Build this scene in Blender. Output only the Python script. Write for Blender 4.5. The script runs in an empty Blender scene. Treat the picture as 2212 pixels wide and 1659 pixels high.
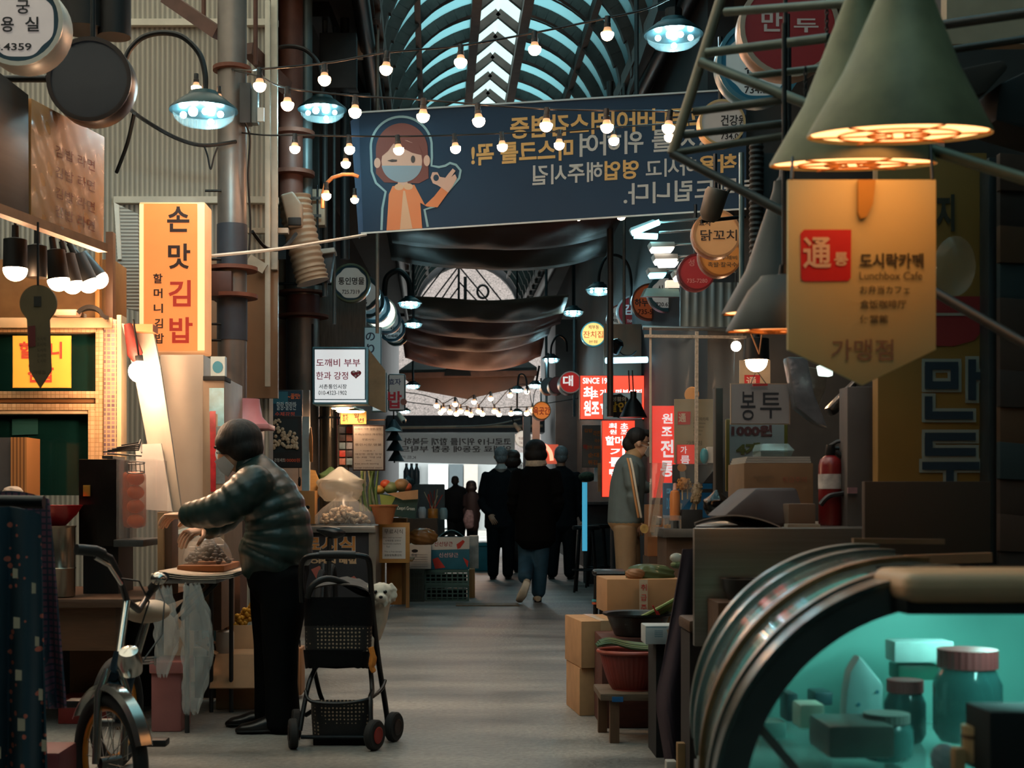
import bpy, bmesh, math, random
from math import pi, sin, cos, sqrt, radians
from mathutils import Vector, Matrix

RND = random.Random(11)
scene = bpy.context.scene
col = scene.collection

# ---------------------------------------------------------------- camera
F, CX, CY, H = 3000.0, 1000.0, 1075.0, 1.06      # focal length and principal point in photo pixels, eye height
cam_data = bpy.data.cameras.new('camera')
cam = bpy.data.objects.new('camera', cam_data)
col.objects.link(cam)
cam.location = (0, 0, H)
cam.rotation_euler = (pi / 2, 0, 0)
cam_data.sensor_width = 36
cam_data.lens = F / 2212 * 36
cam_data.shift_x = (1106 - CX) / 2212
cam_data.shift_y = (CY - 829.5) / 2212
cam_data.clip_end = 300
cam_data.dof.use_dof = True
cam_data.dof.focus_distance = 8.6
cam_data.dof.aperture_fstop = 5.6
scene.camera = cam

# ---------------------------------------------------------------- sky, exposure
world = bpy.data.worlds.new('overcast_sky')
scene.world = world
world.use_nodes = True
_bg = world.node_tree.nodes['Background']
_bg.inputs[0].default_value = (0.92, 0.96, 0.95, 1)
_bg.inputs[1].default_value = 2.8
scene.view_settings.view_transform = 'Standard'
scene.view_settings.look = 'None'
scene.view_settings.gamma = 1
scene.view_settings.exposure = 1.03
scene.cycles.use_denoising = True
scene.cycles.max_bounces = 6
scene.cycles.diffuse_bounces = 3
scene.cycles.glossy_bounces = 3
scene.cycles.transmission_bounces = 4
scene.cycles.transparent_max_bounces = 12
scene.cycles.sample_clamp_indirect = 4
scene.cycles.caustics_reflective = False
scene.cycles.caustics_refractive = False

# ---------------------------------------------------------------- helpers
def P(x, y, Y):
    return Vector(((x - CX) * Y / F, Y, H + (CY - y) * Y / F))

class Front:
    """A plane facing the camera at depth Y."""
    def __init__(s, Y): s.Y = Y
    def at(s, x, y, off=0): return P(x, y, s.Y - off)

class Slab:
    """The plane through three points; at() finds the point of it seen through a photo pixel."""
    def __init__(s, a, b, c):
        s.a = Vector(a); s.n = (Vector(b) - s.a).cross(Vector(c) - s.a).normalized()
        if s.n.y > 0: s.n = -s.n
    def at(s, x, y, off=0):
        o = Vector((0, 0, H)); d = P(x, y, 1) - o
        t = (s.a + s.n * off - o).dot(s.n) / d.dot(s.n)
        return o + d * t

ORG = {}
_names = {}

def basis(ax):
    ax = Vector(ax).normalized()
    t = Vector((0, 0, 1)) if abs(ax.z) < .9 else Vector((1, 0, 0))
    u = t.cross(ax).normalized()
    return u, ax.cross(u).normalized(), ax

def props(o, label=None, cat=None, group=None, kind=None):
    if label: o['label'] = label
    if cat: o['category'] = cat
    if group: o['group'] = group
    if kind: o['kind'] = kind
    return o

def T(name, label, cat, loc, group=None):
    o = bpy.data.objects.new(name, None)
    o.empty_display_size = .05
    col.objects.link(o)
    o.location = loc
    ORG[o] = Vector(loc)
    return props(o, label, cat, group)

_glyphs = {}
def glyphs(s, bold):
    k = (s, bold)
    if k not in _glyphs:
        c = bpy.data.curves.new('lettering', 'FONT')
        c.body = s; c.resolution_u = 3; c.offset = bold
        o = bpy.data.objects.new('lettering', c)
        m = bpy.data.meshes.new_from_object(o)
        vs = [v.co.copy() for v in m.vertices]; fs = [list(p.vertices) for p in m.polygons]
        bpy.data.objects.remove(o); bpy.data.curves.remove(c); bpy.data.meshes.remove(m)
        if vs:
            x0 = min(v.x for v in vs); x1 = max(v.x for v in vs); y0 = min(v.y for v in vs); y1 = max(v.y for v in vs)
            vs = [((v.x - x0) / max(x1 - x0, 1e-6), (v.y - y0) / max(y1 - y0, 1e-6)) for v in vs]
        _glyphs[k] = (vs, fs)
    return _glyphs[k]

class MB:
    def __init__(s):
        s.v = []; s.f = []; s.mi = []; s.cur = 0
    def add(s, vs, fs):
        b = len(s.v)
        s.v += [Vector(v) for v in vs]
        s.f += [[i + b for i in f] for f in fs]
        s.mi += [s.cur] * len(fs)
        return s
    def mat(s, i):
        s.cur = i; return s
    def box(s, c, d, rot=None):
        c = Vector(c); h = Vector(d) / 2
        vs = [Vector((x * h.x, y * h.y, z * h.z)) for x in (-1, 1) for y in (-1, 1) for z in (-1, 1)]
        if rot is not None:
            vs = [rot @ v for v in vs]
        return s.add([c + v for v in vs], [(0, 1, 3, 2), (4, 6, 7, 5), (0, 4, 5, 1), (2, 3, 7, 6), (0, 2, 6, 4), (1, 5, 7, 3)])
    def span(s, a, b):
        a = Vector(a); b = Vector(b)
        return s.box((a + b) / 2, [abs(q) for q in (b - a)])
    def pbox(s, x0, y0, x1, y1, Y, D):
        a = P(x0, y1, Y); b = P(x1, y0, Y)
        return s.span(a, (b.x, Y + D, b.z))
    def prism(s, pts, ex):
        ex = Vector(ex); n = len(pts); pts = [Vector(p) for p in pts]
        fs = [list(range(n)), list(range(2 * n - 1, n - 1, -1))]
        fs += [(i, i + n, (i + 1) % n + n, (i + 1) % n) for i in range(n)]
        return s.add(pts + [p + ex for p in pts], fs)
    def ppr(s, pts, Y, D):
        return s.prism([P(x, y, Y) for x, y in pts], (0, D, 0))
    def poly(s, pts):
        return s.add(pts, [list(range(len(pts)))])
    def ppoly(s, pts, pl, off=.003):
        if not hasattr(pl, 'at'): pl = Front(pl)
        return s.poly([pl.at(x, y, off) for x, y in pts])
    def pdisc(s, x, y, r, pl, off=.003, n=28, r2=None):
        r2 = r2 or r
        return s.ppoly([(x + r * cos(2 * pi * i / n), y + r2 * sin(2 * pi * i / n)) for i in range(n)], pl, off)
    def pline(s, pts, w, pl, off=.004):
        """A painted stroke of width w pixels along pixel points."""
        if not hasattr(pl, 'at'): pl = Front(pl)
        L = []; Rr = []
        for i, (x, y) in enumerate(pts):
            a = pts[max(i - 1, 0)]; b = pts[min(i + 1, len(pts) - 1)]
            dx, dy = b[0] - a[0], b[1] - a[1]; l = sqrt(dx * dx + dy * dy) or 1
            L.append(pl.at(x - dy / l * w / 2, y + dx / l * w / 2, off)); Rr.append(pl.at(x + dy / l * w / 2, y - dx / l * w / 2, off))
        n = len(pts)
        return s.add(L + Rr, [(i, i + 1, n + i + 1, n + i) for i in range(n - 1)])
    def text(s, t, x0, y0, x1, y1, pl, slope=0, mirror=False, bold=0.0, off=.005):
        if not hasattr(pl, 'at'): pl = Front(pl)
        vs, fs = glyphs(t, bold)
        out = []
        for u, v in vs:
            if mirror: u = 1 - u
            px = x0 + u * (x1 - x0)
            out.append(pl.at(px, y1 + v * (y0 - y1) + slope * (px - (x0 + x1) / 2), off))
        return s.add(out, fs)
    def lathe(s, prof, c, ax=(0, 0, 1), n=20, cap=True):
        u, w, a = basis(ax); c = Vector(c); vs = []
        for r, z in prof:
            for i in range(n):
                t = 2 * pi * i / n
                vs.append(c + a * z + (u * cos(t) + w * sin(t)) * r)
        fs = []
        for k in range(len(prof) - 1):
            for i in range(n):
                j = (i + 1) % n
                fs.append((k * n + i, k * n + j, (k + 1) * n + j, (k + 1) * n + i))
        if cap:
            fs.append(list(range(n - 1, -1, -1))); m = (len(prof) - 1) * n; fs.append(list(range(m, m + n)))
        return s.add(vs, fs)
    def bar(s, p, q, r, r2=None, n=10):
        p = Vector(p); q = Vector(q)
        return s.lathe([(r, 0), (r if r2 is None else r2, (q - p).length)], p, q - p, n)
    def beam(s, p, q, w, h):
        """A rectangular bar from p to q, w wide (sideways), h high."""
        p = Vector(p); q = Vector(q); d = (q - p).normalized()
        up = Vector((0, 0, 1)) if abs(d.z) < .95 else Vector((0, 1, 0))
        sd = d.cross(up).normalized(); up = sd.cross(d)
        o = [sd * (i * w / 2) + up * (j * h / 2) for i, j in ((-1, -1), (1, -1), (1, 1), (-1, 1))]
        return s.add([p + k for k in o] + [q + k for k in o], [(3, 2, 1, 0), (4, 5, 6, 7)] + [(i, (i + 1) % 4, (i + 1) % 4 + 4, i + 4) for i in range(4)])
    def tube(s, pts, r, n=8, closed=False):
        pts = [Vector(p) for p in pts]; N = len(pts)
        rs = r if isinstance(r, (list, tuple)) else [r] * N
        u = None; vs = []
        for i, p in enumerate(pts):
            a = pts[(i - 1) % N] if closed else pts[max(i - 1, 0)]
            b = pts[(i + 1) % N] if closed else pts[min(i + 1, N - 1)]
            d = (b - a)
            d = d.normalized() if d.length > 1e-9 else Vector((0, 0, 1))
            if u is None: u = basis(d)[0]
            u = (u - d * u.dot(d))
            u = u.normalized() if u.length > 1e-6 else basis(d)[0]
            w = d.cross(u)
            for k in range(n):
                t = 2 * pi * k / n
                vs.append(p + (u * cos(t) + w * sin(t)) * rs[i])
        fs = []
        for i in range(N if closed else N - 1):
            j = (i + 1) % N
            for k in range(n):
                l = (k + 1) % n
                fs.append((i * n + k, i * n + l, j * n + l, j * n + k))
        if not closed:
            fs.append(list(range(n - 1, -1, -1))); fs.append(list(range((N - 1) * n, N * n)))
        return s.add(vs, fs)
    def limb(s, pts, rad, side=(1, 0, 0), n=14, cap=True):
        """Elliptic rings along pts; rad = (half width along side, half depth)."""
        pts = [Vector(p) for p in pts]; N = len(pts); side = Vector(side); vs = []
        rad = [q if isinstance(q, tuple) else (q, q) for q in rad]
        rings = []
        for i, p in enumerate(pts):
            d = (pts[min(i + 1, N - 1)] - pts[max(i - 1, 0)]).normalized()
            u = side - d * side.dot(d)
            u = u.normalized() if u.length > 1e-4 else basis(d)[0]
            rings.append((p, u, d.cross(u), d, rad[i]))
        if cap:
            p, u, w, d, r = rings[0]; m = min(r); rings.insert(0, (p - d * m * .55, u, w, d, (r[0] * .62, r[1] * .62)))
            p, u, w, d, r = rings[-1]; m = min(r); rings.append((p + d * m * .55, u, w, d, (r[0] * .62, r[1] * .62)))
        for p, u, w, d, r in rings:
            for k in range(n):
                t = 2 * pi * k / n
                vs.append(p + u * cos(t) * r[0] + w * sin(t) * r[1])
        N = len(rings); fs = []
        for i in range(N - 1):
            for k in range(n):
                l = (k + 1) % n
                fs.append((i * n + k, i * n + l, (i + 1) * n + l, (i + 1) * n + k))
        fs.append(list(range(n - 1, -1, -1))); fs.append(list(range((N - 1) * n, N * n)))
        return s.add(vs, fs)
    def ell(s, c, r, n=14, m=8, rot=None, z0=-1., z1=1.):
        c = Vector(c)
        if not isinstance(r, (tuple, list)): r = (r, r, r)
        vs = []
        a0 = math.asin(z0); a1 = math.asin(z1)
        for j in range(m + 1):
            a = a0 + (a1 - a0) * j / m
            for i in range(n):
                t = 2 * pi * i / n
                q = Vector((r[0] * cos(a) * cos(t), r[1] * cos(a) * sin(t), r[2] * sin(a)))
                if rot is not None: q = rot @ q
                vs.append(c + q)
        fs = [(j * n + i, j * n + (i + 1) % n, (j + 1) * n + (i + 1) % n, (j + 1) * n + i) for j in range(m) for i in range(n)]
        fs += [list(range(n - 1, -1, -1)), list(range(m * n, m * n + n))]
        return s.add(vs, fs)
    def grid(s, fn, nu, nv):
        vs = [fn(i / nu, j / nv) for j in range(nv + 1) for i in range(nu + 1)]
        w = nu + 1
        return s.add(vs, [(j * w + i, j * w + i + 1, (j + 1) * w + i + 1, (j + 1) * w + i) for j in range(nv) for i in range(nu)])
    def build(s, name, mats, par=None, label=None, cat=None, group=None, kind=None, bev=0, sm=40, solid=0, rem=0, it=3, extra=None, org=None):
        if not isinstance(mats, (list, tuple)): mats = [mats]
        if par is not None:
            o0 = ORG[par]
        elif org is not None:
            o0 = Vector(org)
        else:
            xs = [v.x for v in s.v]; ys = [v.y for v in s.v]; zs = [v.z for v in s.v]
            o0 = Vector(((min(xs) + max(xs)) / 2, (min(ys) + max(ys)) / 2, min(zs)))
        me = bpy.data.meshes.new(name)
        me.from_pydata([v - o0 for v in s.v], [], s.f)
        for m in mats: me.materials.append(m)
        if len(mats) > 1: me.polygons.foreach_set('material_index', s.mi)
        bm = bmesh.new(); bm.from_mesh(me)
        bmesh.ops.remove_doubles(bm, verts=bm.verts, dist=1e-5)
        if solid:
            bmesh.ops.recalc_face_normals(bm, faces=bm.faces)
            bmesh.ops.solidify(bm, geom=bm.faces[:], thickness=solid)
        bmesh.ops.recalc_face_normals(bm, faces=bm.faces)
        if bev:
            es = [e for e in bm.edges if len(e.link_faces) == 2 and e.calc_face_angle(0) > .6]
            bmesh.ops.bevel(bm, geom=es, offset=bev, segments=2 if bev < .015 else 4, profile=.6, affect='EDGES', clamp_overlap=True)
        bm.to_mesh(me); bm.free()
        o = bpy.data.objects.new(name, me)
        col.objects.link(o)
        if rem:
            md = o.modifiers.new('r', 'REMESH'); md.mode = 'VOXEL'; md.voxel_size = rem
            ms = o.modifiers.new('s', 'SMOOTH'); ms.factor = .6; ms.iterations = it
            dg = bpy.context.evaluated_depsgraph_get()
            m2 = bpy.data.meshes.new_from_object(o.evaluated_get(dg))
            o.modifiers.clear(); o.data = m2; bpy.data.meshes.remove(me); me = m2; me.name = name
            if extra:                                    # finer shells grown into the remeshed body (hands)
                bm = bmesh.new(); bm.from_mesh(me)
                for v, f in extra:
                    vv = [bm.verts.new(q - o0) for q in v]
                    for k in f:
                        try: bm.faces.new([vv[i] for i in k])
                        except ValueError: pass
                bm.to_mesh(me); bm.free()
            if not me.materials: me.materials.append(mats[0])
        if sm:
            me.polygons.foreach_set('use_smooth', [True] * len(me.polygons))
            me.set_sharp_from_angle(angle=radians(sm))
        if par is not None:
            o.parent = par
            ORG[o] = o0
        else:
            o.location = o0
            ORG[o] = o0
        return props(o, label, cat, group, kind)

def kids(o): return [c for c in bpy.data.objects if c.parent == o]
def dup(root, loc, label=None, rz=0, sc=1.0, group=None):
    """A copy of a thing, its parts and their sub-parts."""
    def cp(o, par):
        c = o.copy(); col.objects.link(c)
        if par is not None: c.parent = par
        for k in o.children: cp(k, c)
        return c
    r = cp(root, None)
    r.location = loc; r.rotation_euler = (0, 0, rz); r.scale = (sc, sc, sc)
    ORG[r] = Vector(loc)
    if label: r['label'] = label
    if group: r['group'] = group
    return r

# ---------------------------------------------------------------- materials
def lin(h):
    if isinstance(h, str):
        h = h.lstrip('#'); c = [int(h[i:i + 2], 16) / 255 for i in (0, 2, 4)]
        return tuple(q / 12.92 if q <= .04045 else ((q + .055) / 1.055) ** 2.4 for q in c)
    return tuple(h)

_mats = {}
def nodes(name):
    m = bpy.data.materials.new(name); m.use_nodes = True
    nt = m.node_tree; b = nt.nodes['Principled BSDF']
    return m, nt, b
def N(nt, t, **k):
    n = nt.nodes.new(t)
    for a, v in k.items():
        if a.startswith('_'): n.inputs[int(a[1:])].default_value = v
        else: setattr(n, a, v)
    return n
def coords(nt, scale=(1, 1, 1), rot=(0, 0, 0)):
    tc = N(nt, 'ShaderNodeTexCoord'); mp = N(nt, 'ShaderNodeMapping')
    nt.links.new(tc.outputs['Object'], mp.inputs[0])
    mp.inputs['Scale'].default_value = scale; mp.inputs['Rotation'].default_value = rot
    return mp.outputs[0]
def rgba(c): return (*lin(c), 1)
def M(c, rough=.6, metal=0., var=.18, sc=9., bump=0., emit=0., ec=None, alpha=1., st=(1, 1, 1), spec=None, name=None):
    """A plain procedural surface: colour broken up by noise, optional bump, glow or see-through film."""
    key = (str(c), rough, metal, var, sc, bump, emit, str(ec), alpha, st)
    if key in _mats: return _mats[key]
    m, nt, b = nodes(name or 'surface')
    b.inputs['Base Color'].default_value = rgba(c)
    b.inputs['Roughness'].default_value = rough
    b.inputs['Metallic'].default_value = metal
    if spec is not None: b.inputs['Specular IOR Level'].default_value = spec
    if var or bump:
        nz = N(nt, 'ShaderNodeTexNoise'); nz.inputs['Scale'].default_value = sc; nz.inputs['Detail'].default_value = 4
        nt.links.new(coords(nt, st), nz.inputs['Vector'])
        if var:
            mx = N(nt, 'ShaderNodeMix', data_type='RGBA')
            l = lin(c)
            mx.inputs[6].default_value = (*[q * (1 - var) for q in l], 1); mx.inputs[7].default_value = (*[min(1, q * (1 + var)) for q in l], 1)
            rp = N(nt, 'ShaderNodeMapRange'); rp.inputs[1].default_value = .3; rp.inputs[2].default_value = .7
            nt.links.new(nz.outputs[0], rp.inputs[0]); nt.links.new(rp.outputs[0], mx.inputs[0])
            nt.links.new(mx.outputs[2], b.inputs['Base Color'])
        if bump:
            bp = N(nt, 'ShaderNodeBump'); bp.inputs['Strength'].default_value = bump; bp.inputs['Distance'].default_value = .02
            nt.links.new(nz.outputs[0], bp.inputs['Height']); nt.links.new(bp.outputs[0], b.inputs['Normal'])
    if emit:
        b.inputs['Emission Color'].default_value = rgba(ec or c); b.inputs['Emission Strength'].default_value = emit
    if alpha < 1: b.inputs['Alpha'].default_value = alpha
    _mats[key] = m
    return m
def M_pat(kind, c1, c2, sc=10., rough=.7, st=(1, 1, 1), rot=(0, 0, 0), bump=0., metal=0., w=.05, c3=None):
    """Two-colour surface patterns: wood, brick, ribs, dots, check, streak."""
    key = (kind, str(c1), str(c2), sc, rough, st, rot, bump, metal, w)
    if key in _mats: return _mats[key]
    m, nt, b = nodes(kind)
    L = nt.links.new
    v = coords(nt, st, rot)
    b.inputs['Roughness'].default_value = rough; b.inputs['Metallic'].default_value = metal
    mx = N(nt, 'ShaderNodeMix', data_type='RGBA'); mx.inputs[6].default_value = rgba(c1); mx.inputs[7].default_value = rgba(c2)
    fac = None
    if kind == 'wood':
        t = N(nt, 'ShaderNodeTexNoise'); t.inputs['Scale'].default_value = sc; t.inputs['Detail'].default_value = 5; t.inputs['Distortion'].default_value = .6
        L(v, t.inputs[0]); fac = t.outputs[0]
    elif kind == 'ribs':
        t = N(nt, 'ShaderNodeTexWave', wave_type='BANDS', bands_direction='X'); t.inputs['Scale'].default_value = sc; t.inputs['Distortion'].default_value = 0
        L(v, t.inputs[0]); fac = t.outputs[1]
    elif kind == 'dots':
        t = N(nt, 'ShaderNodeTexVoronoi'); t.inputs['Scale'].default_value = sc; t.inputs['Randomness'].default_value = w
        L(v, t.inputs[0])
        c = N(nt, 'ShaderNodeMath', operation='LESS_THAN'); c.inputs[1].default_value = .26; L(t.outputs['Distance'], c.inputs[0]); fac = c.outputs[0]
    elif kind == 'check':
        t = N(nt, 'ShaderNodeTexChecker'); t.inputs['Scale'].default_value = sc; L(v, t.inputs[0]); fac = t.outputs[1]
    elif kind == 'brick':
        t = N(nt, 'ShaderNodeTexBrick', offset=0 if w < 0 else .5); t.inputs['Scale'].default_value = sc
        t.inputs['Color1'].default_value = rgba(c1); t.inputs['Color2'].default_value = rgba(c3 or c1); t.inputs['Mortar'].default_value = rgba(c2)
        t.inputs['Mortar Size'].default_value = abs(w) * .4; t.inputs['Brick Width'].default_value = .5; t.inputs['Row Height'].default_value = .5 if w < 0 else .2
        L(v, t.inputs[0]); L(t.outputs[0], b.inputs['Base Color'])
        if bump:
            bp = N(nt, 'ShaderNodeBump'); bp.inputs['Strength'].default_value = bump; bp.inputs['Distance'].default_value = .01
            L(t.outputs[1], bp.inputs['Height']); bp.invert = True; L(bp.outputs[0], b.inputs['Normal'])
        _mats[key] = m
        return m
    L(fac, mx.inputs[0]); L(mx.outputs[2], b.inputs['Base Color'])
    if bump:
        bp = N(nt, 'ShaderNodeBump'); bp.inputs['Strength'].default_value = bump; bp.inputs['Distance'].default_value = .02
        L(fac, bp.inputs['Height']); L(bp.outputs[0], b.inputs['Normal'])
    _mats[key] = m
    return m
def M_cloth(c, tr=.5, c2=None, sc=3., rough=.5, clear=0.):
    """Thin sheet that lets light through: diffuse + translucent (+ a clear share)."""
    key = ('cloth', str(c), tr, str(c2), sc, rough, clear)
    if key in _mats: return _mats[key]
    m, nt, b = nodes('thin_sheet'); L = nt.links.new
    nz = N(nt, 'ShaderNodeTexNoise'); nz.inputs['Scale'].default_value = sc; nz.inputs['Detail'].default_value = 4; L(coords(nt), nz.inputs[0])
    mx = N(nt, 'ShaderNodeMix', data_type='RGBA'); mx.inputs[6].default_value = rgba(c); mx.inputs[7].default_value = rgba(c2 or c); L(nz.outputs[0], mx.inputs[0])
    b.inputs['Roughness'].default_value = rough; L(mx.outputs[2], b.inputs['Base Color'])
    tl = N(nt, 'ShaderNodeBsdfTranslucent'); L(mx.outputs[2], tl.inputs[0])
    ms = N(nt, 'ShaderNodeMixShader'); ms.inputs[0].default_value = tr; L(b.outputs[0], ms.inputs[1]); L(tl.outputs[0], ms.inputs[2])
    out = nt.nodes['Material Output']
    if clear:
        tp = N(nt, 'ShaderNodeBsdfTransparent'); L(mx.outputs[2], tp.inputs[0])
        m2 = N(nt, 'ShaderNodeMixShader'); m2.inputs[0].default_value = clear; L(ms.outputs[0], m2.inputs[1]); L(tp.outputs[0], m2.inputs[2]); L(m2.outputs[0], out.inputs[0])
    else:
        L(ms.outputs[0], out.inputs[0])
    _mats[key] = m
    return m

STEEL = M('9a9a98', .32, .9, .12, 14, .03)
STEEL_D = M('5a5c5c', .42, .85, .2, 10, .04)
BLACK = M('101112', .5, 0, .2)
BLACKM = M('15181a', .4, .4, .2)
DARK = M('1b1e20', .7, 0, .3)
WHITE = M('d8d6d0', .5, 0, .08)
IVORY = M('cfc3ae', .55, 0, .1)
CARD = M('a9825c', .85, 0, .12, 12, .05)
CARD_D = M('8a6747', .85, 0, .14, 12, .05)
WOOD = M_pat('wood', 'b0854f', '8a6238', 6, .6, (8, 8, 1), bump=.1)
WOOD_D = M_pat('wood', '5a3d28', '3a271b', 6, .6, (1, 8, 8), bump=.15)
WOOD_G = M_pat('wood', '8f8f8a', '5c6062', 7, .8, (9, 9, 1), bump=.2)
RED = M('b3191c', .45, 0, .1)
PLASTIC = M('e8eef0', .12, 0, 0, alpha=.16)
GLASSF = M('cfe6e4', .05, 0, 0, alpha=.10)
SKIN = M('c99a7c', .55, 0, .08, 20)
HAIR = M('0c0a09', .68, 0, .3, 60, .3, st=(1, 1, .2))
HAIR_G = M('7d7f80', .55, 0, .3, 60, .3)
# ---------------------------------------------------------------- the setting
def S(mb, name, mats, **k):
    return mb.build(name, mats, kind='structure', **k)

def asphalt():
    m, nt, b = nodes('worn_asphalt'); L = nt.links.new
    v = coords(nt, (.35, 1, 1)); v2 = coords(nt, (1, 1, 1))
    a = N(nt, 'ShaderNodeTexNoise'); a.inputs['Scale'].default_value = 2.2; a.inputs['Detail'].default_value = 6; L(v, a.inputs[0])
    g = N(nt, 'ShaderNodeTexNoise'); g.inputs['Scale'].default_value = 38; g.inputs['Detail'].default_value = 5; L(v2, g.inputs[0])
    r = N(nt, 'ShaderNodeValToRGB'); r.color_ramp.elements[0].position = .35; r.color_ramp.elements[1].position = .68
    r.color_ramp.elements[0].color = (.085, .086, .082, 1); r.color_ramp.elements[1].color = (.30, .28, .25, 1); L(a.outputs[0], r.inputs[0])
    mx = N(nt, 'ShaderNodeMix', data_type='RGBA', blend_type='OVERLAY'); mx.inputs[0].default_value = .55
    L(r.outputs[0], mx.inputs[6]); L(g.outputs[0], mx.inputs[7]); L(mx.outputs[2], b.inputs['Base Color'])
    rr = N(nt, 'ShaderNodeMapRange'); rr.inputs[3].default_value = .32; rr.inputs[4].default_value = .62; L(a.outputs[0], rr.inputs[0]); L(rr.outputs[0], b.inputs['Roughness'])
    bp = N(nt, 'ShaderNodeBump'); bp.inputs['Strength'].default_value = .55; bp.inputs['Distance'].default_value = .012
    L(g.outputs[0], bp.inputs['Height']); L(bp.outputs[0], b.inputs['Normal'])
    return m
S(MB().span((-9, -6, -.1), (9, 62, 0)), 'floor', asphalt(), sm=0, org=(0, 0, 0))

WALLD = M('26292b', .75, 0, .35, 1.5, .1)
SIDING = M_pat('ribs', 'b3aea0', '85827a', 9, .55, bump=.5)
TRIMW = M('c9c5b8', .5, 0, .1)
S(MB().prism([(-2.5, 9.95, 0), (-2.3, 9.95, 0), (-1.8, 17, 0), (-1.52, 33, 0), (-2.5, 33, 0)], (0, 0, 6.5)), 'wall_left', WALLD, sm=0)
S(MB().span((1.85, 10.5, 0), (2.05, 33, 6.5)), 'wall_right', WALLD, sm=0)
S(MB().span((-6, 9.75, 0), (-1.36, 9.95, 7)), 'wall_left_front', SIDING, sm=0)
S(MB().span((-6.2, -6, 0), (-6, 9.95, 7)), 'wall_left_blocker', WALLD, sm=0)  # unseen wall, added to keep the sky light out on the left
S(MB().span((2.05, 10.5, 0), (3.6, 10.7, 6.5)), 'wall_right_return', M('3a3632', .7, 0, .3, 3), sm=0)
S(MB().span((3.4, 4.75, 0), (3.6, 10.5, 6.5)), 'wall_right_side', WALLD, sm=0)
S(MB().span((1.63, 4.7, 0), (3.6, 4.9, 5.2)), 'wall_right_front', M('2c2a28', .7, 0, .3, 3), sm=0)
S(MB().span((3.4, -6, 0), (3.6, 4.7, 6.5)), 'wall_right_near', WALLD, sm=0)
S(MB().span((-6, -6.2, 0), (3.6, -6, 7)), 'wall_back_blocker', WALLD, sm=0)  # unseen end wall, added to block light from behind the camera
# trims on the pale siding
for k, (x0, y0, x1, y1, d) in enumerate([(262, 40, 470, 54, .05), (532, 40, 600, 54, .05), (245, 424, 475, 438, .06), (532, 424, 600, 438, .06)]):
    S(MB().pbox(x0, y0, x1, y1, 9.75 - d, d), 'trim_%d' % (k + 1), TRIMW, sm=0)

# --- arched roof: ribs, milky panels, glazed ridge
ZS, RR = 5.05, 1.25
def axis(Y): return .39 - .02 * (Y - 15.4)
def vault(Y, t, r=RR): return Vector((axis(Y) + r * cos(t), Y, ZS + r * sin(t)))
T0 = math.acos(.28 / RR)
PANEL = M_cloth('557e85', .9, '6c9296', 1.2, .35, .15)
PANEL2 = M_cloth('36606a', .9, '44707a', 1.2, .35, .15)
PANEL3 = M_cloth('3f666c', .88, '527a7e', 1.2, .35, .05)     # same sheets, colour darkened so the bays ahead look less bright
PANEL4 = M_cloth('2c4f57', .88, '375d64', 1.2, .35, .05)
GLZ2 = M_cloth('8fa3a1', .75, '7c9090', 2, .3, .06)  # ridge glazing ahead, its brightness toned down in the colour
GLZ = M_cloth('a4b8b6', .8, '93a8a8', 2, .3, .25)
ys = [-5.25 + .75 * i for i in range(48)]
for side in (0, 1):
    mb = MB()
    for i in range(len(ys) - 1):
        for h in (0, 1):
            ya, yb = ys[i] + .375 * h, ys[i] + .375 * (h + 1)
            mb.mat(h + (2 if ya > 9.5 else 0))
            def fn(u, v):
                t = T0 * v
                if side: t = pi - t
                return vault(ya + (yb - ya) * u, t)
            mb.grid(fn, 1, 14)
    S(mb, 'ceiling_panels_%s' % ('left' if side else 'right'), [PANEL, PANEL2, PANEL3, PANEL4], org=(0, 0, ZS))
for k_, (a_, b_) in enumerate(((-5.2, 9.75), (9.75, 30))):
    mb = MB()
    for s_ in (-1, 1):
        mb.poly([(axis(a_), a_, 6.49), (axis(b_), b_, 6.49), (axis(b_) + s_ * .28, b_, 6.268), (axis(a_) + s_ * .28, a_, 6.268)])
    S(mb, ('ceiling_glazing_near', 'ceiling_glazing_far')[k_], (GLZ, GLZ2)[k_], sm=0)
ROOFM = M('5b4f49', .5, .3, .2)
roof = T('ceiling_ribs', None, None, (0, 0, ZS)); roof['kind'] = 'structure'
Yr = 15.4 - .75 * 7
while Yr < 30.1:
    mb = MB()
    for s_ in (0, 1):
        pts = [vault(Yr, (pi - T0 * v / 14) if s_ else T0 * v / 14, RR - .05) for v in range(15)]
        for a, b in zip(pts[:-1], pts[1:]):
            mb.beam(a, b, .085, .13)
        e = pts[-1]; mb.beam(e, (axis(Yr), Yr, 6.44), .075, .09)
    mb.build('roof_rib', ROOFM, roof, kind='structure', sm=0)
    pts = [vault(Yr + .375, T0 * v / 14, RR - .01) for v in range(15)]
    mb = MB().tube(pts, .014, 5); mb.tube([vault(Yr + .375, pi - T0 * v / 14, RR - .01) for v in range(15)], .014, 5)
    mb.build('roof_bar', ROOFM, roof, kind='structure')
    Yr += .75
for t in (T0, pi - T0, .75, pi - .75, .12, pi - .12):
    mb = MB().beam(vault(6, t, RR - .06), vault(30, t, RR - .06), .1 if abs(t - pi / 2) < .4 else .06, .14)
    mb.build('roof_purlin', ROOFM, roof, kind='structure', sm=0)
for s_ in (-1, 1):
    MB().bar((axis(6) + s_ * 1.28, 6, 4.95), (axis(30) + s_ * 1.28, 30, 4.95), .07).build('eaves_pipe', BLACKM, roof, kind='structure')
S(MB().span((-6, -6, 6.5), (3.6, -5.2, 6.6)), 'ceiling_back_blocker', WALLD, sm=0)  # unseen slab behind the camera, added to cut light from above
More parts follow.
